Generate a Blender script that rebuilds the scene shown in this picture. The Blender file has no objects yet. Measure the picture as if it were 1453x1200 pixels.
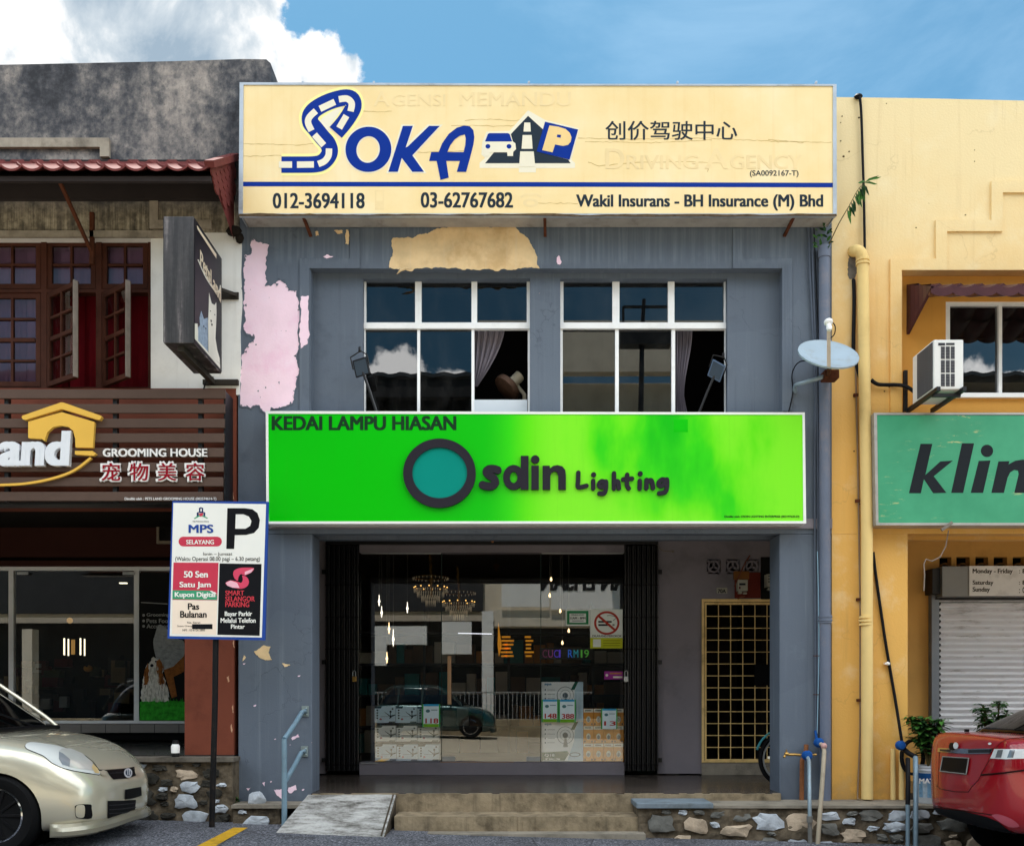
import bpy, bmesh, math, random
from mathutils import Vector, Matrix, noise as mnoise
from mathutils.bvhtree import BVHTree
rad = math.radians
sc = bpy.context.scene
COL = sc.collection

# ------------------------------------------------------------------ camera, sky, sun, exposure
F = 1297.0          # focal length in photograph pixels
CD = 9.4            # metres from the camera to the facade plane (Y = 0)
EZ = 1.43           # eye height
HY = 985.0          # photograph row of the horizon
CX = 726.5
camd = bpy.data.cameras.new("camera")
cam = bpy.data.objects.new("camera", camd)
COL.objects.link(cam)
cam.location = (0, -CD, EZ)
cam.rotation_euler = (rad(90), 0, 0)
camd.sensor_width = 36.0
camd.lens = 36.0 * F / 1453.0
camd.shift_y = (HY - 600.0) / 1453.0
camd.clip_start = 0.05
camd.clip_end = 3000
sc.camera = cam

SUN_EL, SUN_AZ = rad(68), rad(-12)      # azimuth measured from +Y (behind the shops), negative = left
sun = bpy.data.lights.new("sun", 'SUN')
sun.energy = 5.0
sun.angle = rad(0.5)
sun.color = (1.0, 0.95, 0.88)
suno = bpy.data.objects.new("sun", sun)
COL.objects.link(suno)
sdir = Vector((math.sin(SUN_AZ) * math.cos(SUN_EL), math.cos(SUN_AZ) * math.cos(SUN_EL), math.sin(SUN_EL)))
suno.rotation_euler = sdir.to_track_quat('Z', 'Y').to_euler()
suno.location = (0, 0, 30)

sc.view_settings.view_transform = 'Standard'
sc.view_settings.look = 'None'
sc.view_settings.exposure = 0.60
sc.view_settings.gamma = 1.0
sc.render.engine = 'CYCLES'
sc.cycles.use_denoising = True
sc.cycles.max_bounces = 8
sc.cycles.diffuse_bounces = 5
sc.cycles.glossy_bounces = 4
sc.cycles.transparent_max_bounces = 12
sc.cycles.transmission_bounces = 4
sc.cycles.caustics_reflective = False
sc.cycles.caustics_refractive = False
sc.cycles.sample_clamp_indirect = 6.0

def srgb(h):
    h = h.lstrip('#')
    o = []
    for i in (0, 2, 4):
        c = int(h[i:i + 2], 16) / 255.0
        o.append(c / 12.92 if c <= 0.04045 else ((c + 0.055) / 1.055) ** 2.4)
    return (o[0], o[1], o[2], 1.0)

class NT:
    """small helper for writing node trees"""
    def __init__(s, nt):
        s.nt = nt
    def n(s, typ, props=None, **ins):
        nd = s.nt.nodes.new(typ)
        for k, v in (props or {}).items():
            setattr(nd, k, v)
        for k, v in ins.items():
            key = int(k[1:]) if k[0] == 'i' and k[1:].isdigit() else k.replace('_', ' ')
            s.put(nd.inputs[key], v)
        return nd
    def put(s, inp, v):
        if isinstance(v, bpy.types.NodeSocket):
            s.nt.links.new(v, inp)
        elif v is not None:
            inp.default_value = v
    def math(s, op, a, b=None, c=None, clamp=False):
        nd = s.nt.nodes.new('ShaderNodeMath'); nd.operation = op; nd.use_clamp = clamp
        for i, v in enumerate((a, b, c)):
            if v is not None: s.put(nd.inputs[i], v)
        return nd.outputs[0]
    def mix(s, f, a, b, mode='MIX'):
        nd = s.nt.nodes.new('ShaderNodeMix'); nd.data_type = 'RGBA'; nd.blend_type = mode; nd.clamp_factor = True
        s.put(nd.inputs[0], f); s.put(nd.inputs[6], a); s.put(nd.inputs[7], b)
        return nd.outputs[2]
    def ramp(s, f, stops, interp='LINEAR'):
        nd = s.nt.nodes.new('ShaderNodeValToRGB'); cr = nd.color_ramp; cr.interpolation = interp
        while len(cr.elements) < len(stops): cr.elements.new(0.5)
        for e, (p, c) in zip(cr.elements, stops):
            e.position = p
            e.color = c if len(c) == 4 else (*c, 1)
        s.put(nd.inputs[0], f)
        return nd.outputs[0]
    def step(s, f, a, b):
        nd = s.nt.nodes.new('ShaderNodeMapRange'); nd.interpolation_type = 'SMOOTHSTEP'
        s.put(nd.inputs[0], f); nd.inputs[1].default_value = a; nd.inputs[2].default_value = b
        return nd.outputs[0]
    def coord(s, scale=(1, 1, 1), loc=(0, 0, 0), kind='Object'):
        tc = s.nt.nodes.new('ShaderNodeTexCoord')
        mp = s.nt.nodes.new('ShaderNodeMapping')
        mp.inputs['Scale'].default_value = scale; mp.inputs['Location'].default_value = loc
        s.nt.links.new(tc.outputs[kind], mp.inputs[0])
        return mp.outputs[0]
    def noise(s, co, scale=5.0, detail=4.0, rough=0.55, dist=0.0):
        nd = s.nt.nodes.new('ShaderNodeTexNoise')
        s.put(nd.inputs['Vector'], co); s.put(nd.inputs['Scale'], scale)
        nd.inputs['Detail'].default_value = detail; nd.inputs['Roughness'].default_value = rough
        nd.inputs['Distortion'].default_value = dist
        return nd.outputs['Fac']
    def vor(s, co, scale=5.0, feature='F1', out='Distance'):
        nd = s.nt.nodes.new('ShaderNodeTexVoronoi'); nd.feature = feature
        s.put(nd.inputs['Vector'], co); nd.inputs['Scale'].default_value = scale
        return nd.outputs[out]
    def sep(s, v):
        nd = s.nt.nodes.new('ShaderNodeSeparateXYZ'); s.put(nd.inputs[0], v)
        return nd.outputs
    def bump(s, h, strength=0.3, dist=0.01):
        nd = s.nt.nodes.new('ShaderNodeBump'); s.put(nd.inputs['Height'], h)
        nd.inputs['Strength'].default_value = strength; nd.inputs['Distance'].default_value = dist
        return nd.outputs[0]

# world: Nishita sky with procedural cumulus placed by direction
W = bpy.data.worlds.new("World"); sc.world = W; W.use_nodes = True
wt = NT(W.node_tree)
bg = W.node_tree.nodes['Background']
sky = wt.n('ShaderNodeTexSky', dict(sky_type='NISHITA', sun_disc=False, sun_elevation=SUN_EL, sun_rotation=SUN_AZ,
                                    altitude=50, air_density=1.0, dust_density=0.6, ozone_density=2.0))
tc = wt.n('ShaderNodeTexCoord')
DIR = tc.outputs['Generated']
def pdir(px, py, back=False):
    v = Vector(((px - CX) / F, -1.0 if back else 1.0, (HY - py) / F))
    return v.normalized()
warp = wt.noise(DIR, 9.0, 9.0, 0.62)
warp2 = wt.noise(DIR, 38.0, 6.0, 0.6)
blobs = [  # (direction, angular radius)
    (pdir(-40, 30), .22), (pdir(130, 50), .135), (pdir(-330, 40), .28), (pdir(235, 62), .085), (pdir(310, 92), .070), (pdir(375, 118), .052),
    (pdir(425, 125), .040), (pdir(462, 74), .022), (pdir(474, 100), .022), (pdir(452, 108), .030), (pdir(200, -10), .10), (pdir(60, -140), .20), (pdir(345, 8), .012),
    (pdir(556, 536, True), .027), (pdir(655, 545, True), .016), (pdir(1400, 545, True), .024), (pdir(1445, 545, True), .018),
    (Vector((-.6, -.5, .75)).normalized(), .42), (Vector((.75, -.45, .62)).normalized(), .45), (Vector((.1, -.5, 1.0)).normalized(), .36), (pdir(2600, 420, True), .30),  # unseen clouds behind the camera, added to light the facade
]
dens = None
for d, r in blobs:
    dist = wt.n('ShaderNodeVectorMath', dict(operation='DISTANCE'))
    W.node_tree.links.new(DIR, dist.inputs[0]); dist.inputs[1].default_value = d
    v = wt.math('SUBTRACT', 1.0, wt.math('DIVIDE', dist.outputs['Value'], r))
    v = wt.math('MULTIPLY', v, min(1.0, r * 7.0))
    dens = v if dens is None else wt.math('SMOOTH_MAX', dens, v, 0.08)
fld = wt.math('ADD', dens, wt.math('MULTIPLY', wt.math('SUBTRACT', warp, 0.5), 0.62))
fld = wt.math('ADD', fld, wt.math('MULTIPLY', wt.math('SUBTRACT', warp2, 0.5), 0.20))
cmask = wt.step(fld, -0.005, 0.055)
shade = wt.noise(wt.n('ShaderNodeMapping', i0=DIR, i1=(.3, .2, .1)).outputs[0], 8.5, 8.0, 0.58, 0.4)
shade = wt.math('ADD', shade, wt.math('MULTIPLY', wt.step(fld, 0.32, 0.0), 0.10))
ccol0 = wt.ramp(shade, [(0.40, (4.6, 6.0, 7.4, 1)), (0.50, (8.2, 9.2, 10.0, 1)), (0.56, (12.5, 12.7, 12.8, 1)), (0.62, (14.5, 14.5, 14.4, 1))])
dyv = wt.sep(DIR)[1]
# clouds behind the camera are brightened so that they light the shaded facade
front = wt.step(dyv, -0.35, 0.45)
bright = wt.math('SUBTRACT', 2.1, wt.math('MULTIPLY', front, 1.55))
vm = wt.n('ShaderNodeVectorMath', dict(operation='SCALE')); W.node_tree.links.new(ccol0, vm.inputs[0]); W.node_tree.links.new(bright, vm.inputs['Scale'])
ccol = vm.outputs[0]
skyc = wt.mix(1.0, sky.outputs[0], (0.56, 0.95, 0.93, 1), 'MULTIPLY')
wisp = wt.noise(wt.n('ShaderNodeMapping', i0=DIR, i3=(1.0, 1.0, 2.6)).outputs[0], 2.6, 7.0, 0.6, 0.6)
skyc = wt.mix(wt.math('MULTIPLY', wt.step(wisp, 0.40, 0.78), 0.24), skyc, (5.6, 7.6, 9.3, 1))
final = wt.mix(cmask, skyc, ccol)
W.node_tree.links.new(final, bg.inputs['Color'])
SKY_STRENGTH = 0.10
bg.inputs['Strength'].default_value = SKY_STRENGTH

# ------------------------------------------------------------------ pixel -> world at a real depth
def wx(px, Y): return (px - CX) * (CD + Y) / F
def wz(py, Y): return EZ + (HY - py) * (CD + Y) / F
def P(px, py, Y): return Vector((wx(px, Y), Y, wz(py, Y)))

# ------------------------------------------------------------------ materials
MATS = {}
def newmat(name):
    m = bpy.data.materials.new(name); m.use_nodes = True
    t = NT(m.node_tree); b = m.node_tree.nodes['Principled BSDF']
    return m, t, b

def mat(name, col, rough=0.6, metal=0.0, var=0.10, vscale=2.5, dirt=None, damt=0.35, dscale=1.6, streak=0.0, scol='#2a2825',
        bump=0.0, bscale=70.0, coat=0.0, spec=0.10, speck=0.0):
    """painted / plain surface with mottling, dirt patches, vertical streaks and fine relief"""
    if name in MATS: return MATS[name]
    m, t, b = newmat(name)
    c = srgb(col) if isinstance(col, str) else col
    co = t.coord()
    n1 = t.noise(co, vscale, 6, 0.6)
    dark = tuple(x * (1 - var * 1.6) for x in c[:3]) + (1,)
    lite = tuple(min(1, x * (1 + var * 1.2)) for x in c[:3]) + (1,)
    base = t.ramp(n1, [(0.30, dark), (0.52, c), (0.75, lite)])
    if dirt:
        n2 = t.noise(t.coord((1, 1, 1), (7.3, 2.1, 4.4)), dscale, 9, 0.68)
        base = t.mix(t.math('MULTIPLY', t.step(n2, 0.50, 0.72), damt), base, srgb(dirt))
    if streak > 0:
        n3 = t.noise(t.coord((14, 14, 0.55), (3, 1, 0)), 1.0, 6, 0.65)
        base = t.mix(t.math('MULTIPLY', t.step(n3, 0.52, 0.78), streak), base, srgb(scol))
    if speck > 0:
        n4 = t.noise(t.coord((1, 1, 1), (1.3, 5.1, 2.4)), 34, 3, 0.7)
        base = t.mix(t.math('MULTIPLY', t.step(n4, 0.66, 0.74), speck), base, srgb(scol))
    t.put(b.inputs['Base Color'], base)
    b.inputs['Metallic'].default_value = metal
    rr = t.math('ADD', rough - 0.06, t.math('MULTIPLY', n1, 0.12))
    t.put(b.inputs['Roughness'], rr)
    b.inputs['Specular IOR Level'].default_value = spec
    b.inputs['Coat Weight'].default_value = coat
    b.inputs['Coat Roughness'].default_value = 0.04
    if bump > 0:
        h = t.noise(co, bscale, 5, 0.6)
        t.put(b.inputs['Normal'], t.bump(h, bump, 0.01))
    MATS[name] = m
    return m

def emit(name, col, s):
    if name in MATS: return MATS[name]
    m, t, b = newmat(name)
    b.inputs['Base Color'].default_value = srgb(col)
    b.inputs['Emission Color'].default_value = srgb(col)
    b.inputs['Emission Strength'].default_value = s
    MATS[name] = m
    return m

def glass(name, tint=(0.8, 0.85, 0.85, 1), refl=1.0, base=0.0, rough=0.0, dust=0.0):
    m = bpy.data.materials.new(name); m.use_nodes = True
    t = NT(m.node_tree); nt = m.node_tree; nt.nodes.clear()
    out = t.n('ShaderNodeOutputMaterial')
    fr = t.n('ShaderNodeFresnel', IOR=1.5)
    f = t.math('ADD', t.math('MULTIPLY', fr.outputs[0], refl), base, clamp=True)
    tr = t.n('ShaderNodeBsdfTransparent', Color=tint)
    gl = t.n('ShaderNodeBsdfGlossy', Roughness=rough)
    gl.inputs['Color'].default_value = (1, 1, 1, 1)
    mx = t.n('ShaderNodeMixShader', i0=f, i1=tr.outputs[0], i2=gl.outputs[0])
    res = mx.outputs[0]
    if dust > 0:      # a film of dust and rain marks
        d1 = t.noise(t.coord((3, 3, 1.2)), 1.6, 7, .65); d2 = t.noise(t.coord((1, 1, 1), (4, 4, 4)), 40, 4, .7)
        df = t.n('ShaderNodeBsdfDiffuse', Color=(.55, .54, .52, 1))
        k = t.math('MULTIPLY', t.math('ADD', t.step(d1, .40, .75), t.math('MULTIPLY', t.step(d2, .6, .75), .6)), dust)
        res = t.n('ShaderNodeMixShader', i0=k, i1=res, i2=df.outputs[0]).outputs[0]
    nt.links.new(res, out.inputs[0])
    return m

# ------------------------------------------------------------------ mesh builder
class MB:
    def __init__(s): s.v = []; s.f = []; s.m = []
    def add(s, vs, fs, m=0):
        o = len(s.v)
        s.v += [tuple(v) for v in vs]
        for f in fs: s.f.append(tuple(i + o for i in f)); s.m.append(m)
        return s
    def face(s, pts, m=0): return s.add(pts, [tuple(range(len(pts)))], m)
    def box(s, x0, x1, y0, y1, z0, z1, m=0):
        v = [(x, y, z) for z in (z0, z1) for y in (y0, y1) for x in (x0, x1)]
        return s.add(v, [(0, 2, 3, 1), (4, 5, 7, 6), (0, 1, 5, 4), (2, 6, 7, 3), (0, 4, 6, 2), (1, 3, 7, 5)], m)
    def pbox(s, px0, py0, px1, py1, Y, th, m=0):
        """box whose front face fills a photograph rectangle at depth Y"""
        return s.box(wx(px0, Y), wx(px1, Y), Y, Y + th, wz(py1, Y), wz(py0, Y), m)
    def obox(s, c, ax, ay, az, m=0):
        c = Vector(c); v = [c + ax * i + ay * j + az * k for k in (-1, 1) for j in (-1, 1) for i in (-1, 1)]
        return s.add(v, [(0, 2, 3, 1), (4, 5, 7, 6), (0, 1, 5, 4), (2, 6, 7, 3), (0, 4, 6, 2), (1, 3, 7, 5)], m)
    def bar(s, a, b, w, h=None, m=0, up=(0, 0, 1)):
        a, b = Vector(a), Vector(b); d = (b - a); L = d.length; d.normalize()
        u = Vector(up)
        if abs(d.dot(u)) > 0.95: u = Vector((0, 1, 0))
        sx = d.cross(u).normalized(); su = sx.cross(d).normalized()
        return s.obox((a + b) / 2, d * (L / 2), sx * (w / 2), su * ((h or w) / 2), m)
    def tube(s, pts, r, n=10, m=0, cap=True):
        pts = [Vector(p) for p in pts]; rs = r if isinstance(r, (list, tuple)) else [r] * len(pts)
        rings = []; prev = None
        for i, p in enumerate(pts):
            d = (pts[min(i + 1, len(pts) - 1)] - pts[max(i - 1, 0)]).normalized()
            if prev is None:
                u = Vector((0, 0, 1)) if abs(d.z) < 0.9 else Vector((0, 1, 0))
                a = d.cross(u).normalized()
            else:
                a = (prev - d * prev.dot(d)).normalized()
            prev = a; b = d.cross(a)
            rings.append([p + (a * math.cos(2 * math.pi * k / n) + b * math.sin(2 * math.pi * k / n)) * rs[i] for k in range(n)])
        vs = [v for R in rings for v in R]; fs = []
        for i in range(len(rings) - 1):
            for k in range(n):
                fs.append((i * n + k, i * n + (k + 1) % n, (i + 1) * n + (k + 1) % n, (i + 1) * n + k))
        if cap:
            fs.append(tuple(range(n - 1, -1, -1))); fs.append(tuple((len(rings) - 1) * n + k for k in range(n)))
        return s.add(vs, fs, m)
    def lathe(s, prof, c, axis=(0, 0, 1), n=24, m=0, sx=1.0):
        ax = Vector(axis).normalized()
        u = Vector((1, 0, 0)) if abs(ax.x) < 0.9 else Vector((0, 1, 0))
        a = (u - ax * u.dot(ax)).normalized(); b = ax.cross(a); c = Vector(c)
        vs = []; fs = []
        for (r, h) in prof:
            for k in range(n):
                t = 2 * math.pi * k / n
                vs.append(c + ax * h + (a * math.cos(t) * sx + b * math.sin(t)) * r)
        for i in range(len(prof) - 1):
            for k in range(n):
                fs.append((i * n + k, i * n + (k + 1) % n, (i + 1) * n + (k + 1) % n, (i + 1) * n + k))
        if prof[0][0] > 1e-5: fs.append(tuple(range(n - 1, -1, -1)))
        if prof[-1][0] > 1e-5: fs.append(tuple((len(prof) - 1) * n + k for k in range(n)))
        return s.add(vs, fs, m)
    def ball(s, c, r, m=0, n=12, sc3=(1, 1, 1)):
        c = Vector(c); vs = []; fs = []; R = n // 2
        for i in range(R + 1):
            t = math.pi * i / R
            for k in range(n):
                p = 2 * math.pi * k / n
                vs.append(c + Vector((math.sin(t) * math.cos(p) * r * sc3[0], math.sin(t) * math.sin(p) * r * sc3[1], math.cos(t) * r * sc3[2])))
        for i in range(R):
            for k in range(n):
                fs.append((i * n + k, (i + 1) * n + k, (i + 1) * n + (k + 1) % n, i * n + (k + 1) % n))
        return s.add(vs, fs, m)

def _cmesh(cu):
    o = bpy.data.objects.new("tmp", cu); me = o.to_mesh()
    vs = [tuple(v.co) for v in me.vertices]; fs = [tuple(p.vertices) for p in me.polygons]
    o.to_mesh_clear(); bpy.data.objects.remove(o); bpy.data.curves.remove(cu)
    return vs, fs

def fill2d(loops, depth):
    cu = bpy.data.curves.new("tmp", 'CURVE'); cu.dimensions = '2D'; cu.fill_mode = 'BOTH'; cu.extrude = depth / 2
    for L in loops:
        sp = cu.splines.new('POLY'); sp.points.add(len(L) - 1); sp.use_cyclic_u = True
        for q, p in zip(sp.points, L): q.co = (p[0], p[1], 0, 1)
    return _cmesh(cu)

def sheet(mb, loops, Y, th, m=0, px=True):
    """flat plate with outline and holes, front face at Y, thickness th going back (+Y)"""
    if px: loops = [[(wx(a, Y), wz(b, Y)) for a, b in L] for L in loops]
    vs, fs = fill2d(loops, th)
    mb.add([(x, Y + th / 2 - z, y) for x, y, z in vs], [tuple(f) for f in fs], m)
    return mb

def rect(a, b, c, d): return [(a, b), (c, b), (c, d), (a, d)]

_TX = {}
def text_raw(body):
    if body not in _TX:
        cu = bpy.data.curves.new("tmp", 'FONT'); cu.body = body; cu.extrude = 0.5; cu.resolution_u = 4
        vs, fs = _cmesh(cu)
        x0 = min(v[0] for v in vs); x1 = max(v[0] for v in vs); y0 = min(v[1] for v in vs); y1 = max(v[1] for v in vs)
        _TX[body] = ([((x - x0) / (x1 - x0), (y - y0) / (y1 - y0), z) for x, y, z in vs], fs, (x1 - x0) / (y1 - y0))
    return _TX[body]

def textf(mb, body, O, U, V, N, th=0.002, bold=0.0, shear=0.0, m=0):
    """text filling the parallelogram O + U*[0..1] + V*[0..1]; N = outward normal. bold: stroke growth / height"""
    vs, fs, asp = text_raw(body)
    O, U, V, N = Vector(O), Vector(U), Vector(V), Vector(N)
    w, h = U.length, V.length
    bx, by = (bold * h / w * .9, bold * .42) if bold > 0 else (0, 0)
    offs = [(0, 0)] if bold <= 0 else [(0, 0), (-1, -1), (1, -1), (-1, 1), (1, 1), (-1, 0), (1, 0)]
    sh = shear * h / w
    for i, (dx, dy) in enumerate(offs):
        out = []
        for x, y, z in vs:
            X = bx + x * (1 - 2 * bx - abs(sh)) + dx * bx; Yy = by + y * (1 - 2 * by) + dy * by
            X += Yy * sh if sh >= 0 else (1 - Yy) * -sh
            out.append(O + U * X + V * Yy + N * (th * (z + 0.5) + i * 0.00025))
        mb.add(out, fs, m)
    return mb

def text(mb, body, px0, py0, px1, py1, Y, th=0.002, bold=0.0, shear=0.0, m=0):
    """text filling a photograph rectangle, back face lying on the plane Y"""
    O = P(px0, py1, Y)
    return textf(mb, body, O, P(px1, py1, Y) - O, P(px0, py0, Y) - O, (0, -1, 0), th, bold, shear, m)

def stroke(pts, w):
    """outline polygon of a thick polyline (mitred)"""
    L = []; R = []; n = len(pts)
    ps = [Vector((p[0], p[1])) for p in pts]
    for i in range(n):
        d0 = (ps[i] - ps[i - 1]).normalized() if i else None
        d1 = (ps[i + 1] - ps[i]).normalized() if i < n - 1 else None
        d = ((d0 or d1) + (d1 or d0)).normalized()
        nrm = Vector((-d.y, d.x)); k = 1.0
        if d0 and d1: k = 1.0 / max(0.5, nrm.dot(Vector((-d1.y, d1.x))))
        ww = w[i] if isinstance(w, (list, tuple)) else w
        L.append(tuple(ps[i] + nrm * ww / 2 * k)); R.append(tuple(ps[i] - nrm * ww / 2 * k))
    return L + R[::-1]

def fat(mb, pts, w, Y, th, m=0, ends=True):
    """thick rounded pen line, built piece by piece so that it may overlap itself"""
    k = 0
    for a, b in zip(pts, pts[1:]):
        sheet(mb, [stroke([a, b], w)], Y - .00004 * k, th, m); k += 1
    for i, p in enumerate(pts):
        if ends or 0 < i < len(pts) - 1: sheet(mb, [ell(p[0], p[1], w / 2, w / 2, 16)], Y - .00004 * k, th, m); k += 1

def grow(poly, d):
    n = len(poly); A = sum(poly[i][0] * poly[(i + 1) % n][1] - poly[(i + 1) % n][0] * poly[i][1] for i in range(n)); sg = 1 if A > 0 else -1; out = []
    for i in range(n):
        t = Vector(poly[(i + 1) % n]) - Vector(poly[i - 1])
        if t.length < 1e-6: out.append(poly[i]); continue
        t.normalize(); out.append((poly[i][0] + t.y * d * sg, poly[i][1] - t.x * d * sg))
    return out

def smooth(pts, k=6):
    """Catmull-Rom through the points"""
    ps = [Vector(p) for p in pts]; out = []
    for i in range(len(ps) - 1):
        p0, p1, p2, p3 = ps[max(i - 1, 0)], ps[i], ps[i + 1], ps[min(i + 2, len(ps) - 1)]
        for j in range(k):
            t = j / k
            out.append(0.5 * ((2 * p1) + (p2 - p0) * t + (2 * p0 - 5 * p1 + 4 * p2 - p3) * t * t + (3 * p1 - p0 - 3 * p2 + p3) * t ** 3))
    out.append(ps[-1])
    return [tuple(p) for p in out]

def ell(cx, cy, rx, ry, n=40, rot=0.0):
    c, s = math.cos(rot), math.sin(rot)
    return [(cx + rx * math.cos(2 * math.pi * k / n) * c - ry * math.sin(2 * math.pi * k / n) * s,
             cy + rx * math.cos(2 * math.pi * k / n) * s + ry * math.sin(2 * math.pi * k / n) * c) for k in range(n)]

def ragged(pts, rng, amp=1.6, it=4):
    """outline with torn, fractal edges"""
    ps = [Vector(p) for p in pts]
    for k in range(it):
        out = []
        for i, a in enumerate(ps):
            b = ps[(i + 1) % len(ps)]; d = b - a
            out.append(a)
            if d.length > 1.2:
                nrm = Vector((-d.y, d.x)).normalized()
                out.append((a + b) / 2 + nrm * rng.uniform(-1, 1) * min(amp, d.length * 0.16))
        ps = out
    return [tuple(p) for p in ps]

# ------------------------------------------------------------------ objects
def wloc(o):
    v = Vector((0, 0, 0))
    while o is not None:
        v = v + o.location; o = o.parent
    return v

def tag(o, label=None, cat=None, group=None, kind=None):
    if label: o['label'] = label
    if cat: o['category'] = cat
    if group: o['group'] = group
    if kind: o['kind'] = kind
    return o

def obj(name, mb, mats, parent=None, smooth_=False, bevel=0.0, label=None, cat=None, group=None, kind=None, origin=None):
    me = bpy.data.meshes.new(name)
    off = wloc(parent) if parent is not None else Vector(origin or (0, 0, 0))
    me.from_pydata([(v[0] - off.x, v[1] - off.y, v[2] - off.z) for v in mb.v], [], mb.f)
    for m in (mats if isinstance(mats, (list, tuple)) else [mats]): me.materials.append(m)
    me.polygons.foreach_set('material_index', mb.m)
    if smooth_:
        me.polygons.foreach_set('use_smooth', [True] * len(me.polygons))
        try: me.set_sharp_from_angle(angle=rad(40))
        except Exception: pass
    me.validate(clean_customdata=False); me.update()
    o = bpy.data.objects.new(name, me); COL.objects.link(o)
    if parent is not None: o.parent = parent
    else: o.location = off
    if bevel > 0:
        bv = o.modifiers.new("bevel", 'BEVEL'); bv.width = bevel; bv.segments = 2; bv.limit_method = 'ANGLE'; bv.angle_limit = rad(50)
    return tag(o, label, cat, group, kind)

def split_loose(o):
    """every loose piece of a part becomes a part of its own"""
    me = o.data; n = len(me.vertices); par = list(range(n))
    def fd(a):
        while par[a] != a: par[a] = par[par[a]]; a = par[a]
        return a
    for e in me.edges: par[fd(e.vertices[0])] = fd(e.vertices[1])
    seen = {}
    for v in me.vertices:
        k = (round(v.co.x, 5), round(v.co.y, 5), round(v.co.z, 5))
        if k in seen: par[fd(v.index)] = fd(seen[k])
        else: seen[k] = v.index
    isl = {}
    for f in me.polygons: isl.setdefault(fd(f.vertices[0]), []).append(f)
    if len(isl) < 2: return
    for fs in list(isl.values()):
        ids = sorted({v for f in fs for v in f.vertices}); mp = {a: i for i, a in enumerate(ids)}
        m2 = bpy.data.meshes.new(o.name.split('.')[0]); m2.from_pydata([me.vertices[i].co for i in ids], [], [[mp[v] for v in f.vertices] for f in fs])
        for m in me.materials: m2.materials.append(m)
        m2.polygons.foreach_set('material_index', [f.material_index for f in fs]); m2.polygons.foreach_set('use_smooth', [f.use_smooth for f in fs]); m2.update()
        c = o.copy(); c.data = m2; COL.objects.link(c)
        if o.parent is not None: c.parent = o.parent
    bpy.data.objects.remove(o)

def thing(name, label, cat, loc, group=None):
    o = bpy.data.objects.new(name, None); COL.objects.link(o)
    o.location = loc; o.empty_display_size = 0.2
    return tag(o, label, cat, group)

def dup(root, delta, label=None):
    """copy of a thing with its parts and their sub-parts"""
    r = root.copy(); COL.objects.link(r); r.location = root.location + Vector(delta)
    if label: r['label'] = label
    for ch in list(root.children):
        c = ch.copy(); COL.objects.link(c); c.parent = r
        for g in list(ch.children):
            d = g.copy(); COL.objects.link(d); d.parent = c
    return r
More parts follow.
